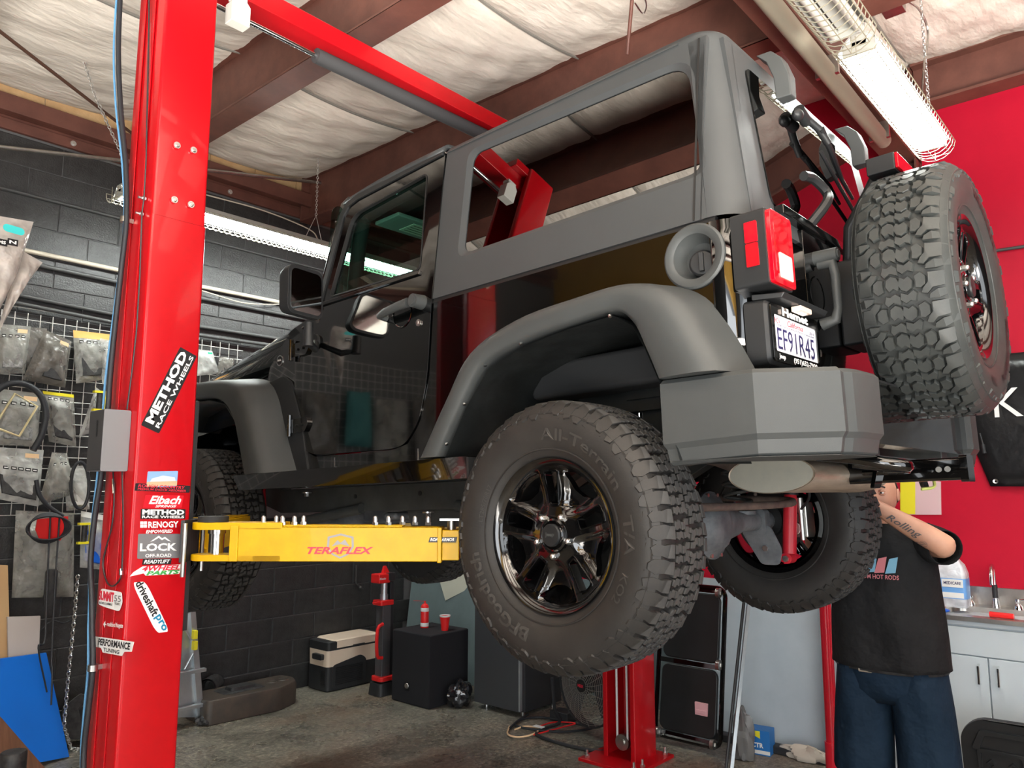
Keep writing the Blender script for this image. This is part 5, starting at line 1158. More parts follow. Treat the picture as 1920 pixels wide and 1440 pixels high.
def bag(px, y, fm, label, dep=.05, header=None, content=None, tagm=None, boxes=4, hh=.16, cr=(.12, .12, .88, .55), group='parts bags on the wire grid'):
    """px: corners tl, tr, br, bl on the photograph, on the plane Y = y"""
    A, B, C, D = [at(p[0], p[1], 'y', y) for p in px]
    def S(u, v, d=0):
        p = A*(1-u)*(1-v)+B*u*(1-v)+C*u*v+D*(1-u)*v; return Vector((p.x, p.y-d, p.z))
    rnd = random.Random(int(A.x*1000)); ph = [rnd.uniform(0, 6) for _ in range(4)]
    def puff(u, v): e = min(1, 7*u, 7*(1-u))*min(1, 5*max(0, v-.08), 12*(1-v)); return dep*(e*(.45+.35*sin(pi*u)*sin(pi*min(1, v*1.1)))+.10*sin(9*u+ph[0])*sin(7*v+ph[1])*e+.06*sin(17*(u-v)+ph[2])*e)
    o = MB().grid(lambda u, v: S(u, v, puff(u, v)), 14, 16); o.grid(lambda u, v: S(u, v, -.004), 1, 1)
    r = o.build('parts_bag', fm, label=label, cat='bag', group=group, smooth=60)
    if header: MB().grid(lambda u, v: S(u, v*hh, puff(u, v*hh)+.002), 6, 2).build('header_card', header, r)
    for k in range(boxes):
        u0 = .12+k*.78/boxes; MB().grid(lambda a, b: S(u0+a*.12, hh+.05+b*.06, puff(u0+.06, hh+.08)+.004), 1, 1).build('icon', m_blackprint, r)
        MB().grid(lambda a, b: S(u0+.02+a*.08, hh+.07+b*.02, puff(u0+.06, hh+.08)+.0055), 1, 1).build('icon_print', m_wht, r)
    if content:
        u0, v0, u1, v1 = cr[0], hh+.20, cr[2], .92; q = MB()
        q.loft([[S(u0, v0, dep*.1), S(u1, v0+.03, dep*.1), S(u1-.03, v1, dep*.1), S(u0+.04, v1-.03, dep*.1)], [S(u0+.03, v0+.02, dep*.55), S(u1-.03, v0+.05, dep*.55), S(u1-.06, v1-.03, dep*.6), S(u0+.07, v1-.05, dep*.6)]])
        q.build('contents', content, r, bevel=.002)
    if tagm: MB().grid(lambda a, b: S(.60+a*.30, .08+b*.08, puff(.7, .12)+.006), 1, 1).build('price_tag', tagm, r)
    return r
BY_ = YB-.10
# the display goes on to the left of the frame: it is what the black door mirrors
mb = MB()
for x in [-2.3+.0762*i for i in range(42)]: mb.cyl((x, g0, 1.0), (x, g0, 2.84), .0028, n=4)
for z in [1.0+.0762*i for i in range(25)]: mb.cyl((-2.32, g0+.005, z), (.86, g0+.005, z), .0028, n=4)
tag(mb.build('display_grid', m_wire, kind='stuff'), 'white wire display grid left of the frame, mirrored in the black door', 'grid')
for k, (x, z, w_, h_, mm, lb_) in enumerate(((.62, 2.55, .30, .42, 'f_smoke', 'smoky bag mirrored near the front edge of the black door'), (.22, 2.50, .34, .55, 'f_grey', 'dark grey bag mirrored high in the black door'), (-.18, 2.55, .26, .50, 'm_tealdk', 'dull teal pouch mirrored high in the black door'), (-.55, 2.5, .36, .60, 'f_smoke', 'wide smoky bag mirrored in the middle of the black door'), (-1.0, 2.55, .34, .66, 'f_grey', 'long dark bag mirrored near the rear edge of the black door'), (-1.45, 2.5, .30, .60, 'f_clear', 'clear bag mirrored at the rear edge of the black door'), (.5, 1.85, .36, .50, 'f_grey', 'dark lower bag mirrored low in the black door near its hinge'), (.02, 1.80, .14, .50, 'm_pinkdk', 'narrow pink pouch mirrored low in the black door'), (-.42, 1.85, .40, .45, 'f_smoke', 'broad smoky lower bag mirrored in the black door'), (-.95, 1.75, .22, .60, 'f_clear', 'tall clear lower bag mirrored in the black door'), (-1.35, 1.5, .24, .24, 'm_bluep', 'blue pouch mirrored at the lower rear of the black door'))):
    M2_ = {'f_smoke': f_smoke, 'f_grey': f_grey, 'f_clear': f_clear, 'm_bluep': m_bluep, 'm_tealdk': mat('dull_teal_fabric', (.05, .22, .22), .7), 'm_pinkdk': mat('pink_fabric', (.50, .03, .12), .6)}[mm]
    e_ = lambda u, v: min(1, 6*u, 6*(1-u))*min(1, 5*v, 10*(1-v))
    tag(MB().grid(lambda u, v: (x+(u-.5)*w_*(1-.12*sin(3*v+k)), BY_-.02-e_(u, v)*(.05+.025*sin(9*u+k)*sin(6*v+k)), z-v*h_), 12, 12).grid(lambda u, v: (x+(u-.5)*w_, BY_, z-v*h_), 1, 1).build('parts_bag', M2_, smooth=60), lb_, 'bag', 'parts bags left of the frame')
bag([(38, 612), (88, 616), (80, 692), (38, 690)], BY_+.03, f_grey, 'dark bag tucked behind the silver parts bag at the top left', content=m_cblack, boxes=0)
bag([(-6, 607), (58, 612), (47, 700), (-8, 702)], BY_, f_smoke, 'clear bag with two silver parts at the top left of the grid', content=m_sil, tagm=m_label)
bag([(84, 618), (134, 640), (122, 727), (42, 712)], BY_-.02, f_grey, 'crumpled dark grey bag with a small label, top row of the grid', dep=.08, content=m_cblack, tagm=m_label, boxes=0, cr=(.3, 0, .9, 0))
bag([(137, 619), (206, 627), (196, 712), (143, 719)], BY_, f_smoke, 'bag with an orange header and black strip parts, top row', header=m_orange, content=m_cblack, hh=.14)
bag([(188, 634), (214, 640), (208, 722), (192, 720)], BY_-.03, f_clear, 'pale bag half hidden by the red column, top row', boxes=1)
bag([(-10, 728), (78, 738), (70, 838), (-10, 834)], BY_, f_smoke, 'clear bag holding a cream frame, second row of the grid', content=m_sil, tagm=m_label)
tag(MB().tube([at(x, y, 'y', BY_-.07) for x, y in ((-8, 795), (28, 738), (70, 762), (36, 818), (-5, 803))], .008, 6).build('cream_frame', m_creampl), 'bent cream frame inside the second-row bag', 'frame')
bag([(80, 733), (138, 740), (143, 838), (92, 828)], BY_-.01, f_smoke, 'bag with a bright yellow top edge and a dark part, second row', header=m_yell, content=m_cblack, hh=.06)
bag([(180, 726), (192, 735), (170, 812), (148, 818)], BY_-.02, f_clear, 'narrow twisted clear bag in the second row', boxes=2, content=m_sil)
bag([(-8, 838), (82, 844), (72, 950), (-8, 935)], BY_-.02, f_clear, 'wide clear bag with dark parts at its foot, third row', content=m_cblack, tagm=m_label, boxes=5, cr=(.05, 0, .95, 0), hh=.3)
bag([(98, 848), (126, 850), (142, 925), (72, 948)], BY_-.03, f_smoke, 'slumped grey bag beside the wide clear one, third row', dep=.09, boxes=3)
bag([(120, 880), (165, 870), (168, 955), (125, 958)], BY_, f_clear, 'clear bag behind the black ring, third row', boxes=0, content=m_wht)
tag(MB().tube([at(150+17*cos(t), 910+44*sin(t), 'y', BY_-.09) for t in [2*pi*k/24 for k in range(25)]], .011, 8, False).build('rubber_ring', m_blackhose), 'black rubber ring hanging in the third row of the grid', 'hose')
bag([(30, 957), (139, 962), (138, 1119), (22, 1121)], BY_-.02, f_smoke, 'largest bag at the bottom of the grid with a red and black card', dep=.10, content=None, boxes=0)
c = at(95, 992, 'y', BY_-.13); MBc = MB(); q = lambda u, v, d=0: Vector((c.x+u, c.y-d, c.z+v))
tag(MB().prism([[(-.085, .065), (.095, .08), (.10, .01), (.06, -.075), (-.06, -.07), (-.09, .0)]], lambda u, v, d: q(u, v, d), 0, .01).build('bracket_part', m_redpl), 'red part in the largest bag behind coiled cable', 'part')
mb = MB(); 
for k in range(5): mb.tube([q(-.03+(.105+.006*k)*cos(t), .01+(.095-.005*k)*sin(t), .03+.008*k) for t in [2*pi*j/28 for j in range(29)]], .006, 6, False)
tag(mb.build('coiled_cable', m_blackhose, kind='stuff'), 'coil of black cable hung in front of the largest bag', 'cable')
for k, (a_, b_, d_) in enumerate((((95, 960), (88, 1100), (84, 1200)), ((112, 965), (103, 1100), (97, 1230)))):
    e_ = ((72, 1215), (88, 1298)) if k == 0 else ((98, 1260), (96, 1322)); tag(MB().tube(smoothpath([at(*a_, 'y', BY_-.15), at(*b_, 'y', BY_-.2), at(*d_, 'y', BY_-.28), at(*e_[0], 'y', BY_-.33), at(*e_[1], 'y', BY_-.36)], 6), .0055, 6).build('hanging_cable', m_blackhose), ('left' if k == 0 else 'right')+' one of the two black cables trailing down over the blue board', 'cable')
tag(MB().tube(smoothpath([at(70, 1190, 'y', BY_-.1), at(95, 1165, 'y', BY_-.1), at(120, 1168, 'y', BY_-.1), at(140, 1158, 'y', BY_-.1)], 5), .004, 6).build('thin_cable', m_blackhose), 'thin dark cable crossing the block wall under the bags', 'cable')
tag(MB().prism([rrect(-.035, -.17, .035, .06, .02)], lambda u, v, d: (at(95, 1085, 'y', BY_-.16).x+u, BY_-.16-d, at(95, 1085, 'y', BY_-.16).z+v), 0, .02).build('ratchet_strap', m_cblack, bevel=.004), 'black slotted strap part showing in the largest bag', 'part')
bag([(152, 958), (196, 966), (190, 1068), (150, 1064)], BY_, f_clear, 'bag with blue plastic contents beside the hose, bottom row', content=m_bluep, boxes=0, header=m_wht, hh=.1, cr=(.1, 0, 1, 0))
for (x, y), lb_ in (((186, 752), 'yellow and black ratchet tool by the control box'), ((158, 1000), 'yellow and black ratchet tool above the hanging chain')):
    c = at(x, y, 'y', BY_-.10); o = MB().cyl((c.x, c.y, c.z-.06), (c.x, c.y, c.z+.06), .018, n=12).build('ratchet_tool', m_cblack, label=lb_, cat='tool'); 
    MB().box((c.x-.04, c.y-.02, c.z+.055), (c.x+.04, c.y+.02, c.z+.07)).box((c.x-.04, c.y-.02, c.z-.07), (c.x+.04, c.y+.02, c.z-.055)).box((c.x+.032, c.y-.01, c.z-.055), (c.x+.04, c.y+.01, c.z+.055)).build('handle_frame', m_yell, o)
pipe('thick_hose', smoothpath([at(x, y, 'y', BY_-.14) for x, y in ((-20, 745), (10, 722), (45, 720), (75, 740), (86, 775), (78, 815), (62, 845))], 6), .020, m_blackhose, 'thick black hose arching over the second row of bags', 'hose', n=12)
pipe('thick_hose', smoothpath([at(x, y, 'y', BY_-.13) for x, y in ((68, 900), (74, 928), (92, 950), (118, 968))], 6), .014, m_blackhose, 'short black hose curling between third-row bag and cable coil', 'hose', n=10)
bag([(372, 655), (398, 658), (412, 700), (368, 705)], BY_, f_clear, 'clear bag with a green tag between column and bonnet', tagm=m_greencard, boxes=0)
bag([(412, 668), (440, 672), (436, 705), (405, 705)], BY_, f_grey, 'dark bag just above the bonnet right of the green-tagged bag', content=m_cblack, boxes=0)
b_ = bag([(-30, 400), (63, 416), (30, 520), (-30, 640)], 4.2, f_milky, 'big milky bag with a turquoise sticker at the left edge', dep=.06, boxes=0, group=None)
c = at(24, 432, 'y', 4.13); MB().prism([rrect(-.045, -.018, .045, .018, .017)], lambda u, v, d: (c.x+u, 4.115-d, c.z+v-u*.08), 0, .002).build('sticker', m_tealtag, b_)
for px_, s_ in ((3, 'MS'), (23, 'N')):
    c = at(px_, 455, 'y', 4.12); MB().box((c.x-.022, 4.112, c.z-.016), (c.x+.022, 4.114, c.z+.016)).build('icon', m_blackprint, b_)
    t = MB(); text_on(t, s_, lambda u, v: (c.x+u, 4.1105, c.z+v), -.015, -.008, .015, .008, bold=.04); t.build('lettering', m_white, b_, smooth=0)
bag([(38, 468), (80, 492), (30, 560), (-10, 640)], 4.24, f_milky, 'loose lower corner of milky plastic at the left edge', dep=.05, boxes=0, group=None)
chain('chain', [at(146, 1078, 'y', 5.45), at(140, 1150, 'y', 5.45), at(128, 1270, 'y', 5.45), at(120, 1362, 'y', 5.45), at(134, 1405, 'z', .01), at(158, 1403, 'z', .01)], 'bright loose chain hanging from the grid to the floor', .034, .0042, m_zinc)

# ------------------------------------------------------------------ boards leaning at the left
m_tanb = mat('tan_board', (.55, .36, .18), .7); m_greyb = mat('beige_board', (.48, .44, .42), .75); m_blueb = mat('blue_board', (.005, .14, .60), .35); m_wood = mat('brown_plank', (.20, .095, .055), .55, noise=4, col2=(.13, .06, .035), stretch=(12, 1, 1))
def board(name, px, y, m, label, th=.018):
    P_ = [at(a, b, 'y', yy) for (a, b), yy in zip(px, y if hasattr(y, '__len__') else [y]*len(px))]; off = Vector((0, th, 0))
    return tag(MB().loft([P_, [p+off for p in P_]]).build(name, m, bevel=.001), label, 'board')
board('tan_board', [(-60, 1056), (15, 1060), (20, 1262), (-60, 1262)], 5.62, m_tanb, 'tan board standing at the left edge against the block wall')
board('beige_board', [(14, 1157), (76, 1155), (72, 1260), (16, 1260)], 5.58, m_greyb, 'beige board between the tan one and the blue one')
board('blue_board', [(-60, 1243), (87, 1224), (130, 1419), (-30, 1450)], [5.55, 5.5, 5.44, 5.30], m_blueb, 'bright blue board leaning at the lower left')
board('wooden_plank', [(-20, 1330), (2, 1345), (90, 1446), (-20, 1500)], [4.6, 4.6, 4.62, 4.4], m_wood, 'brown wooden plank across the lower left corner', .04)
c = at(25, 1424, 'y', 4.2); tag(MB().lathe([(.05, -.10), (.055, -.09), (.055, .0), (.050, .006), (.030, .004), (0, .004)], T(c.x, c.y, c.z+.03), 24).build('drum_lid', m_cblack), 'round black plastic drum lid in the bottom left corner', 'lid')
tag(MB().loft([[at(x, y, 'y', 5.6), at(x+w2, y+4, 'y', 5.6), at(x+w2, y+4, 'y', 5.75), at(x, y, 'y', 5.75)] for x, y, w2 in ((150, 1300, 25), (118, 1325, 30), (112, 1352, 42), (120, 1385, 55))]).build('plastic_flare', m_cblack, bevel=.006), 'black plastic wheel-arch flare standing behind the air hose', 'car part')

# ------------------------------------------------------------------ things along the foot of the wall
m_alu = mat('aluminium', (.62, .66, .68), .35, .85, noise=6, col2=(.50, .55, .58))
lad = thing('step_ladder', 'folded aluminium platform ladder standing behind the red column', 'ladder', (2.7, 5.5, 0)); LDI = T(-2.7, -5.5, 0)
qL = lambda px_, py_, y=5.5: at(px_, py_, 'y', y)
for pts, r_ in (([qL(362, 1145), qL(378, 1357)], .02), ([qL(330, 1145), qL(318, 1362)], .02)):
    MB().loft([[pts[0]+Vector(o_) for o_ in ((-.02, 0, 0), (.02, 0, 0), (.02, .05, 0), (-.02, .05, 0))], [Vector((pts[1].x, pts[1].y, 0))+Vector(o_) for o_ in ((-.025, 0, 0), (.025, 0, 0), (.025, .05, 0), (-.025, .05, 0))]]).build('rail', m_alu, lad, M=LDI, bevel=.002)
MB().loft([[qL(334, 1150, 5.53), qL(360, 1150, 5.53), qL(360, 1150, 5.54), qL(334, 1150, 5.54)], [qL(320, 1345, 5.53), qL(373, 1345, 5.53), qL(373, 1345, 5.54), qL(320, 1345, 5.54)]]).build('platform_panel', m_alu, lad, M=LDI)
for y_ in (1260, 1326): MB().box((2.60, 5.46, qL(350, y_).z-.012), (qL(382, y_).x, 5.50, qL(350, y_).z+.012)).build('rung', m_alu, lad, M=LDI, bevel=.002)
for y_ in (1190, 1210):
    c = qL(365, y_, 5.48); MB().box((c.x-.014, 5.46, c.z-.03), (c.x+.014, 5.50, c.z+.03)).build('yellow_clip', m_yell, lad, M=LDI, bevel=.002)
MB().tube([qL(340, 1165, 5.47), qL(358, 1200, 5.47)], .008, 8).build('strut', m_alu, lad, M=LDI); MB().tube([qL(362, 1225, 5.47), qL(346, 1255, 5.47)], .008, 8).build('strut', m_alu, lad, M=LDI)
chain_ = None
# spare bumper cover and a flare on the floor
m_bcov = mat('brown_black_plastic', (.085, .065, .050), .5, noise=6, col2=(.050, .043, .037))
bc = thing('bumper_cover', 'dusty black plastic bumper cover lying by the block wall', 'car part', (3.3, 5.55, 0)); BI = T(-3.3, -5.55, 0)
out = rpoly([(2.88, 5.40), (3.45, 5.36), (3.66, 5.46), (3.72, 5.60), (3.68, 5.74), (2.88, 5.74)], .05)
MB().loft([[(x, y, .0) for x, y in out], [(x, y, .14) for x, y in out], [((x-3.3)*.97+3.3, (y-5.56)*.93+5.56, .17) for x, y in out]]).build('shell', m_bcov, bc, M=BI, bevel=.008)
for cx_, cy_, rx_, ry_ in ((3.22, 5.56, .17, .10), (3.22, 5.56, .10, .06)): MB().loft([[(cx_+(x-.5)*2*rx_, cy_+(y-.5)*2*ry_, .172) for x, y in rrect(0, 0, 1, 1, .15)], [(cx_+(x-.5)*1.8*rx_, cy_+(y-.5)*1.8*ry_, .172+.02*(rx_ < .15)+.006) for x, y in rrect(0, 0, 1, 1, .15)]]).build('mount_boss', m_cblack, bc, M=BI)
for cx_ in (3.50, 3.60): MB().lathe([(.05, .169), (.044, .176), (.034, .174), (.03, .168), (0, .166)], T(cx_, 5.57, 0), 24).build('lamp_recess', m_bcov, bc, M=BI)
arc = [(3.02+.085*cos(t), .17+.085*sin(t)) for t in [pi*k/10 for k in range(11)]]
tag(MB().loft([[(x, 5.70, z) for x, z in arc], [(x+.12, 5.80, z) for x, z in arc], [((x-3.02)*.85+3.14, 5.80, (z-.17)*.85+.17) for x, z in arc], [((x-3.02)*.85+3.02, 5.70, (z-.17)*.85+.17) for x, z in arc]], False, False).build('arch_trim', m_cblack), 'black arched plastic trim resting on the bumper cover', 'car part')
def crumple(name, c, s, m, label, cat, seed=1, flat=.55, n=14):
    rnd = random.Random(seed); ph = [rnd.uniform(0, 6) for _ in range(8)]
    def fn(u, v):
        a = 2*pi*u; t = pi*v; r = 1+.16*sin(3*a+ph[0]+2*t)+.12*sin(5*a+ph[1]-3*t)+.10*sin(9*a+ph[2])*sin(4*t+ph[3])
        return (c[0]+s[0]*r*sin(t)*cos(a), c[1]+s[1]*r*sin(t)*sin(a), max(.004, c[2]+s[2]*r*cos(t)))
    return tag(MB().grid(fn, n*2, n).build(name, m, smooth=25), label, cat)
c = at(445, 1325, 'z', .03); crumple('plastic_bag', (c.x, c.y, .05), (.20, .09, .07), film('white_wrap', (.72, .72, .74), .8, .25), 'crumpled clear plastic bag on the floor before the bumper cover', 'bag', 3)
c = at(390, 1343, 'z', .03); crumple('dark_wrap', (c.x-.05, c.y-.08, .03), (.07, .05, .035), m_cblack, 'small dark scrap of wrapping beside the crumpled plastic bag', 'wrapping', 5)
# cool box
m_cream = mat('cream_coolbox', (.80, .66, .52), .5); m_cblk = mat('coolbox_black', (.025, .026, .028), .5)
cx0, cx1, cy0, cy1 = 3.985, 4.60, 5.52, 5.80; ck = thing('cool_box', 'cream and black portable fridge box on the floor by the block wall', 'cooler', ((cx0+cx1)/2, (cy0+cy1)/2, 0)); CI = T(-(cx0+cx1)/2, -(cy0+cy1)/2, 0)
rr_ = lambda g: rrect(cx0+g, cy0+g, cx1-g, cy1-g, .03)
MB().loft([[(x, y, z) for x, y in rr_(g)] for z, g in ((0, .01), (.01, 0), (.20, 0))]).build('base', m_cblk, ck, M=CI, smooth=30)
MB().loft([[(x, y, z) for x, y in rr_(g)] for z, g in ((.20, .003), (.33, .0))]).build('body', m_cream, ck, M=CI, smooth=30)
MB().loft([[(x, y, z) for x, y in rr_(g)] for z, g in ((.33, .0), (.395, 0), (.402, .006))]).build('lid_rim', m_cblk, ck, M=CI, smooth=30)
MB().loft([[(x, y, z) for x, y in rrect(cx0+.07, cy0-.002, cx1-.07, cy1-.004, .03)] for z in (.345, .404)]+[[(x, y, .412) for x, y in rrect(cx0+.08, cy0+.01, cx1-.08, cy1-.01, .03)]]).build('lid', m_cream, ck, M=CI, smooth=30)
MB().prism([rrect(cy0+.05, .255, cy1-.10, .30, .01)], lambda u, v, d: (cx0-d, u, v), 0, .03).build('carry_handle', m_cblk, ck, M=CI, bevel=.004)
MB().box((4.24, cy0-.012, .335), (4.36, cy0, .352)).build('latch', m_cblk, ck, M=CI, bevel=.003)
for j in range(9): MB().box((cx0-.003, cy0+.03, .05+j*.014), (cx0-.0, cy0+.09, .056+j*.014)).build('vent_slat', m_blackprint, ck, M=CI)
MB().prism([rpoly([(cx0+.05, .02), (cx0+.40, .02), (cx0+.40, .22), (cx0+.34, .26), (cx0+.05, .21)], .03)], lambda u, v, d: (u, cy0-d, v), 0, .006).build('grille_panel', m_cblk, ck, M=CI, bevel=.002)
for j in range(10): MB().box((cx0+.08, cy0-.009, .05+j*.015), (cx0+.36, cy0-.006, .056+j*.015)).build('vent_slat', m_blackprint, ck, M=CI)
# tower work light
jx, jy = 4.27, 5.16; wl = thing('tower_light', 'red and black folded tower work light between cool box and speaker', 'work light', (jx, jy, 0)); WI = T(-jx, -jy, 0)
m_dgrey = mat('dark_grey_plastic', (.07, .07, .075), .5)
MB().loft([[(jx+a, jy+b, 0) for a, b in rrect(-.085, -.08, .085, .09, .03)], [(jx+a, jy+b, .10) for a, b in rrect(-.075, -.07, .075, .08, .03)]]).build('foot', m_cblk, wl, M=WI, bevel=.004)
MB().loft([[(jx+a, jy+b, z) for a, b in rrect(-.078, -.078, .078, .06, .03)] for z in (.115, .15)]).build('collar', m_redpl, wl, M=WI, bevel=.004)
MB().box((jx-.045, jy-.045, .10), (jx+.045, jy+.045, .72)).build('mast_sleeve', m_dgrey, wl, M=WI, bevel=.008)
MB().box((jx+.045, jy-.03, .10), (jx+.085, jy+.04, .90)).build('rear_leg', m_cblk, wl, M=WI, bevel=.006)
MB().cyl((jx, jy, .72), (jx, jy, .90), .028, n=14).cyl((jx, jy, .75), (jx, jy, .80), .034, n=14).build('mast', m_alu, wl, M=WI)
MB().loft([[(jx+a, jy+b, z) for a, b in rrect(-.075, -.06, .065, .06, .015)] for z in (.715, .755)]).build('clamp', m_redpl, wl, M=WI, bevel=.004)
MB().box((jx-.13, jy-.045, .735), (jx-.07, jy-.01, .75)).build('clamp_lever', m_redpl, wl, M=WI, bevel=.003)
MB().box((jx-.10, jy-.055, .895), (jx+.02, jy+.055, .97)).build('lamp_head', m_redpl, wl, M=WI, bevel=.008)
MB().box((jx+.0, jy-.06, .915), (jx+.07, jy+.06, .975)).build('heat_sink', m_cblk, wl, M=WI, bevel=.004)
MB().loft([[(jx+.0+a, jy+b, 1.03) for a, b in ((-.01, -.01), (.01, -.01), (.01, .01), (-.01, .01))], [(jx+.01+a, jy+b, .97) for a, b in ((-.03, -.02), (.03, -.02), (.03, .02), (-.03, .02))]]).build('carry_loop', m_redpl, wl, M=WI)
MB().tube(smoothpath([(jx-.045, jy-.05, .30), (jx-.10, jy-.05, .33), (jx-.10, jy-.05, .53), (jx-.045, jy-.05, .57)], 3), .014, 8).build('grab_handle', m_redpl, wl, M=WI)
t = MB(); text_on(t, 'Milwaukee', lambda u, v: (jx-.095+u, jy-.0556, .925+v), 0, 0, .065, .018, shear=.3); t.build('lettering', m_white, wl, M=WI, smooth=0)
# subwoofer with cup and spray can
m_carpet = mat('black_carpet', (.012, .012, .015), .95, bump=(300, .6, .002)); sx0, sx1, sy0, sy1, sz1 = 4.21, 4.64, 4.53, 4.97, .548
sb = thing('speaker_box', 'black carpeted speaker box with a red cup on top', 'speaker', ((sx0+sx1)/2, (sy0+sy1)/2, 0)); SI = T(-(sx0+sx1)/2, -(sy0+sy1)/2, 0)
MB().box((sx0, sy0, 0), (sx1, sy1, sz1)).build('cabinet', m_carpet, sb, M=SI, bevel=.012)
c = at(763, 1286, 'x', sx0); MB().prism([rrect(c.y-.03, c.z-.035, c.y+.03, c.z+.035, .006)], lambda u, v, d: (sx0-d, u, v), 0, .003).build('terminal_plate', m_blackprint, sb, M=SI); MB().lathe([(.022, 0), (.020, .004), (.012, .003), (0, .002)], T(sx0-.003, c.y, c.z) @ RY(-pi/2), 18).build('socket', m_zinc, sb, M=SI)
c = at(834, 1182, 'z', sz1); cup = thing('party_cup', 'red plastic cup standing on the black speaker box', 'cup', (c.x, c.y, sz1+.001)); I_ = Matrix.Identity(4)
MB().lathe([(0, .003), (.027, .002), (.028, 0), (.031, .03), (.034, .06), (.043, .115), (.041, .114), (.032, .06), (.026, .006), (0, .006)], I_, 28).build('cup_wall', m_redpl, cup); MB().lathe([(.0425, .106), (.0455, .117), (.043, .119), (.040, .112)], I_, 28).build('rim', m_wht, cup)
c = at(796, 1177, 'z', sz1); can = thing('spray_can', 'red spray can with a straw standing left of the cup', 'spray can', (c.x, c.y, sz1+.001))
MB().lathe([(0, 0), (.032, 0), (.033, .004), (.033, .165), (.028, .178), (.018, .188), (.010, .192), (0, .192)], I_, 24).build('can_body', m_redpl, can); MB().lathe([(.0334, .012), (.0336, .013), (.0336, .04), (.0334, .041)], I_, 24).build('lower_band', m_wht, can); MB().lathe([(.0334, .13), (.0336, .131), (.0336, .158), (.0334, .159)], I_, 24).build('upper_band', m_wht, can)
MB().cyl((0, 0, .192), (0, 0, .212), .008, n=10).tube([(0, -.0, .208), (-.06, .02, .218), (-.10, .03, .222)], .0015, 5).build('nozzle', m_redpl, can)
# fridge, trash bag
m_fr = mat('graphite_fridge_door', (.085, .088, .095), .35, .5); fx0, fx1, fy0, fy1 = 4.50, 5.0, 3.86, 4.33
fg = thing('mini_fridge', 'small graphite fridge under the near rear tyre', 'fridge', ((fx0+fx1)/2, (fy0+fy1)/2, 0)); FI = T(-(fx0+fx1)/2, -(fy0+fy1)/2, 0)
MB().box((fx0+.055, fy0, .03), (fx1, fy1, .86)).build('cabinet', m_cblk, fg, M=FI, bevel=.006); MB().box((fx0, fy0, .04), (fx0+.05, fy1, .85)).build('door', m_fr, fg, M=FI, bevel=.005); MB().box((fx0-.004, fy0-.004, .05), (fx0+.02, fy0+.012, .84)).build('edge_strip', m_alu, fg, M=FI)
for x, y in ((fx0+.09, fy0+.05), (fx0+.09, fy1-.05), (fx1-.05, fy0+.05), (fx1-.05, fy1-.05)): MB().cyl((x, y, 0), (x, y, .032), .018, n=12).build('foot', m_zinc, fg, M=FI)
c = at(862, 1322, 'z', .0); crumple('trash_bag', (4.44, 4.425, .08), (.11, .072, .10), mat('black_plastic_film', (.012, .012, .014), .15, coat=.5), 'crumpled shiny black bag between speaker box and fridge', 'bag', 9, n=18)
# leaning panels and paper behind the speaker
m_teal = mat('grey_green_panel', (.17, .22, .23), .4, noise=3, col2=(.14, .185, .195))
tag(MB().loft([[(5.02, 5.78, 0), (4.95, 4.55, 0), (4.98, 4.55, 0), (5.05, 5.78, 0)], [(5.20, 5.80, 1.25), (5.13, 4.50, 1.25), (5.16, 4.50, 1.25), (5.23, 5.80, 1.25)]]).build('leaning_panel', m_teal, bevel=.002), 'large grey-green sheet leaning in the corner behind the speaker box', 'panel')
m_paper = mat('cream_paper', (.62, .62, .52), .7)
tag(MB().cyl((5.11, 4.42, .02), (5.15, 4.16, 1.12), .055, n=24).build('paper_roll', m_paper), 'cream roll of paper leaning behind speaker box and fridge', 'roll')
pp = [at(825, 1092, 'x', 5.085), at(872, 1065, 'x', 5.10), at(876, 1105, 'x', 5.09), at(835, 1126, 'x', 5.075)]; tag(MB().loft([pp, [p+Vector((.004, 0, 0)) for p in pp]]).build('paper_sheet', m_paper), 'cream sheet of paper taped up above the paper roll', 'paper')
# cables on the floor
def floorcable(name, pts, r, m, label):
    tag(MB().tube(smoothpath([at(x, y, 'z', .012+.006*(i % 2)) for i, (x, y) in enumerate(pts)], 6), r, 8).build(name, m), label, 'cable')
floorcable('extension_cord', [(955, 1362), (952, 1376), (970, 1382), (995, 1378), (1012, 1366), (985, 1362), (965, 1368)], .006, m_label, 'orange cable loop on the concrete before the fridge')
floorcable('red_cable', [(1000, 1378), (1030, 1370), (1060, 1362), (1078, 1356), (1040, 1354), (1010, 1362)], .005, m_redpl, 'red cable tangled with the orange one on the floor')
floorcable('black_cable', [(955, 1366), (975, 1350), (1010, 1345), (1050, 1350), (1085, 1358), (1110, 1365), (1060, 1372), (1000, 1368), (965, 1358), (990, 1340)], .008, m_blackhose, 'thick black cable lying in a tangle on the floor')
c = at(1008, 1360, 'z', .03); tag(MB().box((c.x-.02, c.y-.05, .022), (c.x+.02, c.y+.03, .026)).build('paper_tag', m_wht), 'small white paper tag on the cable tangle', 'tag')
pipe('white_cable', smoothpath([(4.86, 3.66, .45), (4.80, 3.66, .25), (4.76, 3.60, .08), (4.72, 3.50, .02)], 6), .007, m_wht, 'white cable drooping between fridge and fan', 'cable')
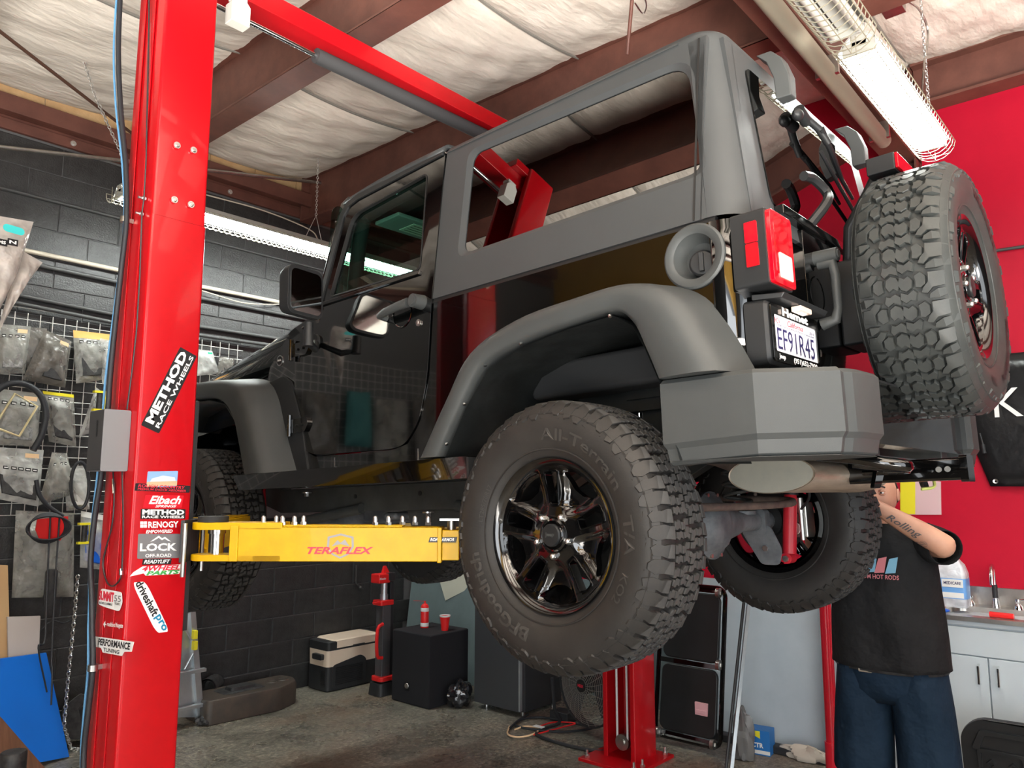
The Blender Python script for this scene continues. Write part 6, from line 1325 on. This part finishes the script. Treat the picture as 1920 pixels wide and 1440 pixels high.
# drum fan
fcx, fcy, fcz = 4.52, 3.26, .335; fan = thing('floor_fan', 'black round floor fan beside the far red column', 'fan', (fcx, fcy, 0)); FM = Matrix.Translation((0, 0, fcz)) @ RZ(radians(-12)) @ RY(-pi/2) @ RX(radians(0))
m_fgrill = mat('fan_grill_wire', (.26, .25, .22), .45, .3)
mb = MB()
for k in range(16): 
    r_ = .03+.0155*k; mb.tube([FM @ Vector((r_*cos(t), r_*sin(t), .06-.16*(r_/.28)**2*.35)) for t in [2*pi*j/40 for j in range(41)]], .0016, 4, False)
for k in range(24):
    t = 2*pi*k/24; mb.tube([FM @ Vector((r_*cos(t+r_*1.2), r_*sin(t+r_*1.2), .062-.16*(r_/.28)**2*.35)) for r_ in (.03, .10, .18, .272)], .0016, 4)
mb.build('grill', m_fgrill, fan, kind='stuff')
MB().lathe([(.272, -.06), (.280, -.06), (.284, 0), (.280, .02), (.272, .02)], FM, 48, close=True).build('hoop', m_cblk, fan)
for k in range(3):
    t = 2*pi*k/3; MB().grid(lambda a, b: FM @ Vector(((.04+.19*a)*cos(t+(b-.5)*1.3), (.04+.19*a)*sin(t+(b-.5)*1.3), -.02+.04*(b-.5))), 5, 5).build('blade', m_dgrey, fan)
MB().cyl(FM @ Vector((0, 0, -.10)), FM @ Vector((0, 0, .03)), .06, n=20).build('motor', m_cblk, fan)
MB().cyl(FM @ Vector((0, 0, .055)), FM @ Vector((0, 0, .068)), .042, n=24).build('badge', m_blackprint, fan)
t = MB(); text_on(t, 'HDX', lambda u, v: FM @ Vector((v, -u, .0685)), -.028, -.010, .028, .010, bold=.04); t.build('lettering', m_redprint, fan, smooth=0)
MB().tube(smoothpath([(-.02, .30, fcz), (.02, .31, .12), (.06, .30, .012), (-.25, .26, .012), (-.25, -.26, .012), (.06, -.30, .012), (.02, -.31, .12), (-.02, -.30, fcz)], 5), .012, 8).build('stand', m_cblk, fan)
c = at(1050, 1345, 'z', .03); tag(MB().box((c.x-.02, c.y-.08, 0), (c.x+.10, c.y+.08, .07)).build('power_supply', m_cblk, bevel=.004), 'small dark box on the floor before the fan', 'box')
# folded creeper leaning on the grey wall
m_pad2 = mat('creeper_vinyl', (.016, .017, .018), .42, noise=4, col2=(.011, .012, .012)); cr_ = thing('mechanic_creeper', 'black padded creeper with castors leaning right of the far column', 'creeper', (4.78, 2.62, 0))
CM = Matrix.Translation((-.06, 0, .05)) @ RY(radians(9)); out = rrect(-.235, .0, .235, .98, .06, 6)
tube_ = [(0.0, y, z) for y, z in out]; MB().tube([CM @ Vector(p) for p in tube_+[tube_[0]]], .016, 8, False).build('frame', m_gloss, cr_)
for z0, z1 in ((.04, .46), (.50, .94)): MB().loft([[CM @ Vector((x, (y)*k, z0+(z-z0)*1)) for y, z in rrect(-.205, z0, .205, z1, .05, 5)] for x, k in ((-.012, 1), (.0, 1.0), (.025, .97))]).build('pad', m_pad2, cr_, bevel=.01)
for z in (.02, .48, .96): MB().box((-.005, -.22, z-.015), (.035, .22, z+.015), CM).build('cross_bar', m_gloss, cr_)
for y, z in ((-.20, .02), (.20, .02), (-.22, .50), (-.20, .95)):
    MB().cyl(CM @ Vector((-.03, y-.012, z)), CM @ Vector((-.03, y+.012, z)), .032, n=16).box((-.03, y-.016, z-.01), (0, y+.016, z+.01), CM).build('castor', m_galv, cr_)
c = at(1318, 1330, 'x', 4.76); tag(MB().box((4.735, c.y-.045, c.z-.035), (4.772, c.y+.045, c.z+.045)).box((4.730, c.y-.035, c.z-.02), (4.735, c.y+.035, c.z+.0)).build('card_box', mat('pink_white_card', (.75, .42, .45), .5), bevel=.002), 'small pink and white packet tucked in the creeper', 'box')
# grey wainscot of the red wall and leaning light-grey sheets
struct(MB().box((5.10, 1.95, 0), (5.14, 4.5, .0)) if False else MB().box((XR-.012, 1.55, 0), (XR-.001, YB, .92)), 'trim_wainscot', m_teal)
m_sheet = mat('pale_grey_sheet', (.46, .52, .57), .35, noise=2.5, col2=(.41, .47, .52)); m_sheet2 = mat('pale_grey_sheet_scuffed', (.44, .50, .56), .4, noise=5, col2=(.36, .41, .46))
tag(MB().loft([[(5.19, 2.90, 0.01), (5.19, 1.72, .01), (5.20, 1.72, .01), (5.20, 2.90, .01)], [(5.36, 2.90, 1.02), (5.36, 1.72, 1.02), (5.37, 1.72, 1.02), (5.37, 2.90, 1.02)]]).build('metal_sheet', m_sheet), 'large pale grey sheet leaning on the wall behind the red pole', 'sheet')
tag(MB().loft([[(5.10, 1.86, 0), (5.10, 1.33, 0), (5.11, 1.33, 0), (5.11, 1.86, 0)], [(5.20, 1.86, 1.12), (5.20, 1.33, 1.12), (5.21, 1.33, 1.12), (5.21, 1.86, 1.12)]]).build('metal_sheet', m_sheet2), 'scuffed pale grey sheet just left of the man', 'sheet')
tag(MB().box((5.0, 1.6, 0), (5.08, 2.7, .05)).build('rubber_strip', m_cblk, bevel=.01), 'black rubber strip along the foot of the pale grey sheets', 'strip')
p0, p1 = at(1368, 1452, 'z', .02), at(1403, 1120, 'x', 4.66); p1 = Vector((4.66, p1.y, p1.z)); tt = (p1-p0).normalized(); sd = Vector((.5, -.6, 0)).normalized()*.020; s2 = tt.cross(sd).normalized()*.020
tag(MB().loft([[p0, p0+sd, p0+sd*.86+s2*.12, p0+s2*.12+sd*.1, p0+s2+sd*.08, p0+s2], [p1, p1+sd, p1+sd*.86+s2*.12, p1+s2*.12+sd*.1, p1+s2+sd*.08, p1+s2]]).build('steel_angle', m_alu), 'long pale steel angle leaning before the grey sheet', 'bar')
tag(MB().cyl(p0-sd*1.2+Vector((0, 0, 0)), p1-sd*1.2, .010, n=8).build('black_rod', m_cblk), 'thin black rod leaning beside the pale steel angle', 'rod')
c = at(1372, 1425, 'z', .0); crumple('cloth_bag', (c.x+.06, c.y-.05, .11), (.06, .065, .17), mat('dusty_grey_film', (.17, .17, .17), .35), 'dusty grey plastic bag slumped behind the steel angle', 'bag', 12)
c = at(1445, 1415, 'z', 0); ex, ey = c.x, c.y
eb = thing('carton', 'blue and yellow carton on the floor before the grey sheet', 'box', (ex-.0, ey+.08, 0), (0, 0, radians(8)))
MB().box((-.06, -.09, 0), (.06, .09, .15)).build('carton_body', mat('blue_card', (.02, .17, .50), .45), eb, bevel=.002)
MB().prism([[(-.085, .145), (.03, .10), (.03, .145)]], lambda u, v, d: (-.0605, -u, v), 0, 0.0003).build('yellow_flash', m_yell, eb); MB().box((-.0608, -.09, .008), (-.0602, .05, .03)).build('band', m_wht, eb)
t = MB(); text_on(t, 'ELECTR', lambda u, v: (-.0612, -u, v), -.08, .045, .05, .075, bold=.04); t.build('lettering', m_white, eb, smooth=0)
m_redpole = mat('red_stand_paint', (.68, .012, .03), .25, coat=.4)
c = at(1566, 1500, 'z', .0); rp = thing('support_stand', 'tall red support stand in front of the pale grey sheets', 'stand', (c.x, c.y, 0))
MB().cyl((0, 0, .02), (0, 0, .30), .040, n=20).cyl((0, 0, .30), (0, 0, 1.32), .032, n=20).build('tube', m_redpole, rp)
MB().lathe([(0, 0), (.14, 0), (.14, .012), (.045, .05), (0, .05)], I_, 28).build('base', m_redpole, rp); MB().cyl((0, 0, 1.32), (0, 0, 1.40), .016, n=12).lathe([(0, 1.40), (.04, 1.40), (.045, 1.42), (.03, 1.412), (0, 1.41)], I_, 20).build('screw_head', m_galv, rp)
c = at(1618, 1455, 'z', .0); cs = tag(MB().cyl((c.x, c.y, 0), (c.x, c.y, .30), .022, n=16).cyl((c.x, c.y, .06), (c.x, c.y, .12), .032, n=16).box((c.x-.05, c.y-.05, 0), (c.x+.05, c.y+.05, .03)).build('jack_post', m_galv), 'short steel jack post on the floor left of the man', 'jack')
crumple('broken_plaster', (5.02, 1.95, .03), (.05, .16, .05), mat('pale_rubble', (.50, .45, .38), .9), 'pale broken plaster at the foot of the grey sheets', 'rubble', 21)

# ------------------------------------------------------------------ sink unit
m_cab = mat('pale_cabinet', (.48, .54, .58), .4, noise=2, col2=(.46, .52, .56)); m_steelsink = mat('stainless_sink', (.60, .58, .54), .28, .9, noise=8, col2=(.48, .46, .43)); m_plast = mat('pearl_plastic', (.72, .74, .80), .3)
kx = 4.85; ky0, ky1 = -.05, 1.14
zt = [at(1780, 1171, 'x', kx).z, at(1777, 1224, 'x', kx).z]; ztop = at(1777, 1153, 'x', kx-.02).z; ys = at(1856, 1280, 'x', kx).y
cab = thing('sink_cabinet', 'pale grey sink cabinet against the red wall', 'cabinet', (5.1, .7, 0)); KI = T(-5.1, -.7, 0)
MB().box((kx+.02, ky0, .09), (XR-.003, ky1, ztop-.03)).build('carcass', m_cab, cab, M=KI); MB().box((kx+.07, ky0+.02, 0), (XR-.01, ky1-.02, .09)).build('plinth', m_cblk, cab, M=KI)
MB().box((kx, ky0, zt[0]+.004), (kx+.02, ky1, ztop-.026)).build('apron', m_cab, cab, M=KI, bevel=.002)
MB().box((kx, ky0, zt[1]+.003), (kx+.02, ky1, zt[0]-.005)).build('false_drawer', m_cab, cab, M=KI, bevel=.002)
for (a, b, hy) in ((ys+.003, ky1-.02, .045), (ys-.62, ys-.003, -.045)):
    dr = MB().box((kx, a, .10), (kx+.02, b, zt[1]-.003)).build('door', m_cab, cab, M=KI, bevel=.002); yy = ys+hy
    MB().tube([(kx, yy, .75), (kx-.028, yy, .745), (kx-.028, yy, .655), (kx, yy, .65)], .006, 8).build('handle', m_chrome, dr)
wt_ = MB()
by0, by1, bx0_, bx1_ = .15, 1.12, kx+.06, kx+.42
wt_.prism([[(kx-.02, ky0), (XR-.004, ky0), (XR-.004, ky1), (kx-.02, ky1)], rrect(bx0_, by0, bx1_, by1, .06, 5)[::-1]], lambda u, v, d: (u, v, d), ztop-.024, ztop); wt_.box((XR-.02, ky0, ztop), (XR-.003, ky1, ztop+.105))
wt_.loft([[(x, y, z) for x, y in rrect(bx0_+g, by0+g, bx1_-g, by1-g, .06, 5)] for z, g in ((ztop, 0), (ztop-.06, .006), (ztop-.16, .02))], True, False); wt_.prism([rrect(bx0_+.02, by0+.02, bx1_-.02, by1-.02, .05, 5)], lambda u, v, d: (u, v, d), ztop-.162, ztop-.16)
wt_.build('steel_worktop', m_steelsink, cab, M=KI, smooth=35)
fcc = at(1875, 1135, 'z', ztop); fy_ = fcc.y; fx_ = XR-.09
fa_ = MB().cyl((fx_, fy_, ztop), (fx_, fy_, ztop+.05), .022, .016, 16).tube(smoothpath([(fx_, fy_, ztop+.05), (fx_, fy_, ztop+.17), (fx_-.02, fy_, ztop+.225), (fx_-.07, fy_-.005, ztop+.24), (fx_-.12, fy_-.01, ztop+.20), (fx_-.135, fy_-.012, ztop+.14)], 5), .012, 12)
fau = tag(fa_.build('tap', m_chrome), 'chrome swan-neck tap over the steel sink', 'tap'); MB().cyl((fx_, fy_, ztop+.055), (fx_, fy_, ztop+.13), .0145, n=12).build('black_sleeve', m_cblk, fau)
for dy_ in (.13, -.11):
    MB().lathe([(.024, 0), (.022, .015), (.012, .03), (.016, .045), (.012, .058), (0, .06)], T(fx_, fy_+dy_, ztop), 18).tube([(fx_, fy_+dy_, ztop+.05), (fx_-.01, fy_+dy_+.08*(1 if dy_ > 0 else -1), ztop+.065)], .005, 8).build('tap_handle', m_chrome, fau)
c = at(1790, 1137, 'z', ztop); jug = thing('soap_jug', 'big clear pump jug with a blue label beside the sink', 'bottle', (c.x, c.y, ztop+.001), (0, 0, radians(0)))
jr_ = lambda k, r_=.02: rrect(-.062*k, -.078*k, .062*k, .078*k, r_*k)
MB().loft([[(x, y, z) for x, y in jr_(k)] for z, k in ((0, .94), (.01, 1), (.19, 1), (.24, .80), (.275, .45), (.285, .30), (.30, .28))]).build('jug_body', film('jug_plastic', (.80, .84, .90), .75, .2), jug, smooth=45)
MB().cyl((0, 0, .295), (0, 0, .325), .022, n=16).cyl((0, 0, .325), (0, 0, .365), .007, n=10).box((-.05, -.008, .36), (.012, .008, .372)).build('pump', m_wht, jug, bevel=.002)
MB().loft([[(x*1.01, y*1.01, z) for x, y in jr_(1)] for z in (.05, .165)], True, False).build('label', mat('blue_label', (.15, .36, .72), .4), jug, smooth=45)
for z0, z1 in ((.115, .16), (.055, .085)): MB().box((-.0645, -.065, z0), (-.0632, .045, z1)).build('label_field', m_wht, jug)
t = MB(); text_on(t, 'MEDICARE', lambda u, v: (-.0650, -u, v), -.035, .13, .055, .148, bold=.02); t.build('lettering', m_ink, jug, smooth=0)
c = at(1783, 1137, 'z', ztop); tag(MB().sphere((kx+.04, c.y-.0, ztop+.014), (.045, .06, .013), 16, 8).build('blue_sponge', m_bluep), 'blue oval sponge on the worktop by the pump jug', 'sponge')
c = at(1885, 1157, 'z', ztop); tag(MB().cyl((kx+.035, c.y-.05, ztop+.016), (kx+.045, c.y+.06, ztop+.016), .015, n=12).build('red_tube', m_redpl), 'red tube lying on the front rim of the sink', 'tube')
# black moulded panel standing before the cabinet
pn = thing('moulded_panel', 'black moulded plastic panel standing before the sink cabinet', 'car part', (4.55, .55, 0)); m_mold = mat('moulded_black', (.016, .017, .018), .38)
PM = RY(radians(-10)) ; zt_ = .60; hl = [rrect(.06, .28, .17, .42, .012), rrect(-.08, .28, .03, .42, .012), rrect(-.22, .28, -.11, .42, .012)]
mb = MB().prism([rpoly([(.42, 0), (.42, .50), (.34, .58), (-.55, .60), (-.55, 0)], .06)], lambda u, v, d: PM @ Vector((d, u, v)), 0, .03); mb.build('shell', m_mold, pn, bevel=.006)
fr2 = rpoly([(.37, .44), (.33, .53), (-.5, .55), (-.5, .53), (.31, .51), (.34, .43)], .01); MB().prism([fr2], lambda u, v, d: PM @ Vector((-d, u, v)), 0, .02).build('rib', m_mold, pn, bevel=.004)
for cy in (.25, .02, -.21):
    o_r = rrect(cy-.10, .20, cy+.10, .44, .015); i_r = rrect(cy-.085, .215, cy+.085, .425, .012); MB().prism([o_r, i_r[::-1]], lambda u, v, d: PM @ Vector((-d, u, v)), 0, .018).build('cell', m_mold, pn, bevel=.003)
    for a, b, s_ in ((cy-.045, .37, .022), (cy+.045, .37, .022), (cy, .32, .026), (cy-.045, .265, .022), (cy+.045, .265, .022)): MB().prism([[(a-s_, b), (a, b-s_), (a+s_, b), (a, b+s_)], [(a-s_*.6, b), (a, b+s_*.6), (a+s_*.6, b), (a, b-s_*.6)]], lambda u, v, d: PM @ Vector((-d, u, v)), 0, .015).build('diamond', m_mold, pn)
MB().box((-.03, .10, .50), (-.02, .125, .60), PM).build('tab', m_galv, pn)
# banner
m_ban = mat('black_vinyl', (.012, .012, .013), .28, bump=(6, .5, .02))
o_ = at(1858, 912, 'x', XR-.02); t_ = at(1790, 655, 'x', XR-.02); bn = thing('banner', 'black vinyl banner with white letters on the red wall', 'banner', (XR-.02, o_.y, o_.z))
tl = at(1846, 668, 'x', XR-.02); 
MB().grid(lambda u, v: (-.008-.012*abs(sin(7*u+3*v)), -2.2*u+(tl.y-o_.y+.25)*v*(1-u)*1, (tl.z-o_.z)*v), 24, 8).build('sheet', m_ban, bn, solid=.003, smooth=60)
t = MB(); kz0, kz1 = at(1880, 783, 'x', XR-.03).z-o_.z, at(1880, 728, 'x', XR-.03).z-o_.z; ky = at(1866, 780, 'x', XR-.03).y-o_.y
text_on(t, 'KIDS', lambda u, v: (-.026, ky-u, v), 0, kz0, None, kz1, bold=0); t.build('lettering', m_white, bn, smooth=0)
MB().lathe([(.006, 0), (.014, .002), (.014, .0), (.006, -.002)], T(-.022, -.03, .03) @ RY(-pi/2), 16).build('grommet', m_zinc, bn)
c = at(1842, 835, 'x', XR-.05); tag(MB().cyl(at(1837, 812, 'x', XR-.05), at(1843, 833, 'x', XR-.05), .005, n=8).cyl(at(1843, 833, 'x', XR-.05), at(1846, 850, 'x', XR-.05), .011, n=10).build('hanging_tool', m_cblk), 'small dark tool hanging on the red wall left of the banner', 'tool')

pq = [at(x, y, 'x', XR-.006) for x, y in ((1688, 898), (1764, 903), (1765, 965), (1688, 965))]
po = tag(MB().loft([pq, [p+Vector((.004, 0, 0)) for p in pq]]).build('wall_poster', mat('pink_paper', (.70, .48, .50), .6)), 'pink and yellow paper on the red wall behind the man', 'poster')
pq = [at(x, y, 'x', XR-.008) for x, y in ((1688, 900), (1716, 902), (1716, 964), (1688, 964))]; MB().loft([pq, [p+Vector((.001, 0, 0)) for p in pq]]).build('yellow_stripe', m_yell, po)
# ------------------------------------------------------------------ the man working behind the far rear wheel
m_skin = mat('skin', (.62, .34, .23), .5, noise=8, col2=(.54, .28, .19)); m_hair = mat('dark_hair', (.018, .014, .012), .6)
m_shirt = mat('charcoal_tshirt', (.017, .017, .018), .9, noise=5, col2=(.012, .012, .013), bump=(6, .9, .05), spec=.2); m_navy = mat('navy_work_shorts', (.009, .022, .042), .8, noise=4, col2=(.006, .016, .031), bump=(5, .9, .05), spec=.2)
man = thing('person', 'man in charcoal t-shirt and navy shorts, arms raised behind the far rear wheel', 'person', (3.96, 1.125, 0)); KF = Vector((-.999, -.04, 0)); KL = Vector((.04, -.999, 0))
def K(f, l, z): return KF*f+KL*l+Vector((0, 0, z))
def skinned(name, chains, m, parent, levels=2):
    vs, es, rs, roots = [], [], [], []
    for ch in chains:
        start = ch.get('at'); prev = start; first = True
        for p, r in ch['pts']:
            vs.append(K(*p)); rs.append(r); i = len(vs)-1
            if prev is not None: es.append((prev, i))
            elif first: roots.append(i)
            prev = i; first = False
    me = bpy.data.meshes.new(name); me.from_pydata(vs, es, []); o = bpy.data.objects.new(name, me); COL.objects.link(o); o.parent = parent
    me.materials.append(m); sk = o.modifiers.new('skin', 'SKIN'); sk.use_smooth_shade = True
    if not me.skin_vertices:
        bpy.context.view_layer.objects.active = o
    if me.skin_vertices:
        for i, r in enumerate(rs):
            d = me.skin_vertices[0].data[i]; d.radius = (r, r) if not isinstance(r, tuple) else r; d.use_root = i in roots; d.use_loose = False
    sb_ = o.modifiers.new('sub', 'SUBSURF'); sb_.levels = levels; sb_.render_levels = levels
    return o
def arm_pts(s, E, W_, Hd): return [((0, s*.19, 1.43), .066), (tuple((a+b)/2 for a, b in zip((0, s*.19, 1.43), E)), .056), (E, .054), (tuple((a*.6+b*.4) for a, b in zip(E, W_)), .053), (W_, .036), (Hd, (.040, .022))]
EL, WL, HL = (.15, .30, 1.42), (.20, .045, 1.585), (.205, -.045, 1.635)
ER, WR, HR = (.09, -.31, 1.39), (.17, -.21, 1.60), (.19, -.16, 1.68)
body = [dict(pts=[((0, 0, .93), .135), ((.01, 0, 1.08), .150), ((0, 0, 1.25), .155), ((-.01, 0, 1.40), .120), ((0, 0, 1.49), .062), ((.01, 0, 1.56), .058)])]
iv = {'pel': 0, 'chest': 3}
body.append(dict(at=3, pts=arm_pts(1, EL, WL, HL))); body.append(dict(at=3, pts=arm_pts(-1, ER, WR, HR)))
for s in (1, -1): body.append(dict(at=0, pts=[((0, s*.10, .84), .095), ((.02, s*.125, .50), .066), ((.0, s*.13, .30), .060), ((-.02, s*.14, .09), .038), ((.05, s*.15, .04), .040), ((.16, s*.17, .035), .032)]))
# five fingers on each hand, curled round what is held
def fingers(Hd, Wr, s):
    Hv = Vector(Hd); d = (Hv-Vector(Wr)).normalized(); side_ = d.cross(Vector((1, 0, 0))).normalized(); n_ = d.cross(side_).normalized(); out = []
    for k, (off_, ln) in enumerate(((-.030, .85), (-.010, 1.0), (.011, .95), (.031, .75))):
        b = Hv+side_*off_+d*.020; p1 = b+d*.035*ln; p2 = p1+(d*.5-n_*.85)*.028*ln; p3 = p2+(-d*.5-n_*.8)*.022*ln
        out.append(dict(pts=[(tuple(Hv+side_*off_*.8-d*.02), .0095), (tuple(b), .0098), (tuple(p1), .009), (tuple(p2), .0082), (tuple(p3), .007)]))
    tb_ = Hv-side_*.03-d*.03; t1 = tb_-side_*.030+d*.012-n_*.01; t2 = t1-side_*.012+d*.026-n_*.014; out.append(dict(pts=[(tuple(tb_), .012), (tuple(t1), .0115), (tuple(t2), .009)]))
    return out
body += fingers(HL, WL, 1)+fingers(HR, WR, -1)
bo = skinned('body', body, m_skin, man)
# head with a face
HC = Vector((.015, 0, 1.655))
def headpt(u, v, k=1.0):
    th = pi*v; a = 2*pi*u; x = cos(a)*sin(th); y = sin(a)*sin(th); z = cos(th)
    r = Vector((x*.098, y*.078, z*.118))
    if x > 0:
        g = lambda cy, cz, wy_, wz: math.exp(-((y-cy)/wy_)**2-((z-cz)/wz)**2)
        r.x += .020*g(0, -.12, .14, .26)+.010*g(0, -.28, .16, .10)-.010*(g(.33, .05, .17, .14)+g(-.33, .05, .17, .14))+.008*g(0, .22, .5, .10)+.006*g(0, -.52, .25, .07)-.004*g(0, -.60, .2, .04)+.012*g(0, -.82, .28, .14)
    if z < -.3: r.y *= 1-.28*(-z-.3); r.x *= 1-.10*(-z-.3)
    return K(HC.x+r.x*k, HC.y+r.y*k, HC.z+r.z*k)
MB().grid(lambda u, v: headpt(u, v), 40, 32).build('head', m_skin, man, smooth=80)
hd = MB().grid(lambda u, v: headpt(u, v*.27, 1.04+.012*sin(40*u)*sin(20*v)), 40, 8); hd.grid(lambda u, v: headpt(.24+u*.52, .25+v*.36, 1.04), 24, 10); hd.build('hair', m_hair, man, smooth=60)
MB().grid(lambda u, v: headpt(-.16+u*.32, .715+v*.235, 1.035+.006*sin(50*u)), 16, 8, skip=lambda i, j: j in (0, 1) and 6 <= i <= 9 and j == 1).build('beard', m_hair, man, smooth=60)
for s in (1, -1):
    e = HC+Vector((.086, s*.030, .006)); MB().sphere(K(*e), .0105, 12, 8).build('eye', m_wht, man); e2 = e+Vector((.0065, -s*.001, -.001)); MB().sphere(K(*e2), .0055, 10, 6).build('iris', m_hair, man); MB().sphere(K(e.x-.001, e.y, e.z+.0065), (.0135, .017, .0085), 12, 8).sphere(K(e.x-.002, e.y, e.z-.0085), (.0125, .016, .006), 12, 8).build('eyelid', m_skin, man)
    MB().tube([K(HC.x+.099-.006*abs(t), HC.y+s*(.014+.034*t), HC.z+.028+.006*sin(pi*t)) for t in (0, .25, .5, .75, 1)], .004, 6).build('eyebrow', m_hair, man)
    MB().sphere(K(HC.x-.002, s*.080, HC.z-.005), (.018, .008, .030), 10, 8).build('ear', m_skin, man)
MB().tube([K(HC.x+.104, -.022, HC.z-.062), K(HC.x+.109, 0, HC.z-.060), K(HC.x+.104, .022, HC.z-.062)], .0045, 6).build('lips', mat('lips', (.45, .18, .14), .5), man)
# t-shirt: torso with folds, two sleeves
def ering(z, hw, hd_, f0=0, l0=0, n=44, w=.0, ph=0): return [K(f0+(hd_+w*sin(7*a+ph)+w*.6*sin(11*a+ph*2))*cos(a), l0+(hw+w*.5*sin(5*a+ph))*(abs(sin(a))**.85)*(1 if sin(a) > 0 else -1), z) for a in [2*pi*j/n for j in range(n)]]
prof = [(.875, .252, .185, .02), (.90, .250, .184, .02), (1.0, .246, .190, .03), (1.10, .240, .192, .035), (1.20, .232, .182, .028), (1.30, .225, .165, .015), (1.38, .218, .145, .0), (1.44, .200, .120, -.01), (1.485, .150, .095, -.01), (1.51, .088, .075, 0), (1.515, .074, .068, 0)]
MB().loft([ering(z, hw, hd_, f0, w=.012*max(0, 1-abs(z-1.05)/.35)+.002, ph=z*5) for z, hw, hd_, f0 in prof], True, False).build('tshirt', m_shirt, man, smooth=80, solid=.004)
for s, E_ in ((1, EL), (-1, ER)):
    A_ = Vector((-.01, s*.13, 1.42)); B_ = Vector((0, s*.19, 1.43)); C_ = Vector(E_); pts = [A_, B_, B_.lerp(C_, .35), B_.lerp(C_, .82)]
    MB().tube([K(*p) for p in pts], [.085, .092, .084, .074], 24, False).build('sleeve', m_shirt, man, smooth=80, solid=.004)
# print on the chest: a row of little cars over a line of lettering
cf_ = lambda u, v: K(.200-.9*abs(u)**2+(1.22-v)*.06, u, v)
for k, (u0, m_) in enumerate(((-.085, 'print_blue'), (-.04, 'print_blue'), (.0, 'print_pink'), (.045, 'print_blue'))):
    mm = mat(m_, (.16, .36, .50) if 'blue' in m_ else (.5, .16, .18), .7); MB().prism([[(u0, 1.30), (u0+.042, 1.305), (u0+.055, 1.375), (u0+.02, 1.365)]], lambda u, v, d: cf_(u, v)+KF*d, 0, .002).build('print', mm, man)
t = MB(); text_on(t, 'KUSTOM HOT RODS', lambda u, v: cf_(u, v)+KF*.001, -.10, 1.275, .10, 1.295, bold=.02); t.build('lettering', mat('print_pink', (.5, .16, .18), .7), man, smooth=0)
# forearm tattoo
ev, wv = Vector(EL), Vector(WL); dv = (wv-ev).normalized(); nv = Vector((.75, -.1, -.05)); nv = (nv-dv*nv.dot(dv)).normalized(); tv = nv.cross(dv).normalized()
def fa(u, v):
    r = .0575-.015*u; a = v/.045; p = ev.lerp(wv, u)+(nv*cos(a)+tv*sin(a))*r; return K(*p)
t = MB(); sgn = -1 if K(*tv).z < 0 else 1
text_on(t, 'Rolling', lambda u, v: fa(1.26-u, sgn*v), .38, -.022, .88, .016, bold=.01, shear=.35)
for k in range(3): t.tube([fa(.30+.02*k+.05*cos(q_/2+k), sgn*(-.022-.004*k+.012*sin(q_/2))) for q_ in range(12)], .0007, 4)
t.build('tattoo', mat('tattoo_ink', (.10, .09, .09), .6), man, smooth=0)
# shorts, belt, socks and shoes
for s in (1, -1):
    MB().loft([ering(z, hw, hd_, .01, s*l0, w=.006, ph=z*6+s) for z, hw, hd_, l0 in ((.385, .122, .118, .140), (.40, .128, .122, .138), (.55, .126, .130, .132), (.70, .124, .142, .122), (.80, .124, .152, .112), (.90, .118, .15, .108))], True, False).build('shorts_leg', m_navy, man, smooth=80, solid=.005)
MB().loft([ering(z, hw, hd_, .01, w=.004, ph=z*4) for z, hw, hd_ in ((.72, .17, .12), (.78, .222, .158), (.86, .235, .170), (.905, .228, .166))], True, False).build('shorts_seat', m_navy, man, smooth=80, solid=.004)
MB().loft([ering(z, .238, .176, .012) for z in (.862, .900)], True, False).build('belt', m_cblack, man, smooth=80, solid=.006)
MB().prism([rrect(-.095, .858, -.035, .904, .006), rrect(-.088, .865, -.042, .897, .004)[::-1]], lambda u, v, d: K(.183+d, -u*1.0-.10, v) if False else K(.176+d, u, v), 0, .012).build('buckle', m_chrome, man, bevel=.001)
for k in (-.16, .13): MB().box((0, 0, 0), (.008, .03, .055), Matrix.Translation(K(.155 if k < 0 else .165, k, .855)) @ Matrix(((KF.x, KL.x, 0), (KF.y, KL.y, 0), (0, 0, 1))).to_4x4()).build('belt_loop', m_navy, man)
for s in (1, -1):
    MB().loft([ering(z, r, r*1.05, -.015, s*.142, n=20) for z, r in ((.07, .046), (.14, .046), (.20, .052))], True, False).build('sock', m_wht, man, smooth=80)
    MB().loft([[K(f*k+.04, s*.155+l*k, z) for f, l in rrect(-.12, -.048, .17, .048, .045, 5)] for z, k in ((0, 1), (.02, 1.0), (.05, .93), (.085, .70), (.10, .5))]).build('shoe', m_cblack, man, smooth=50)
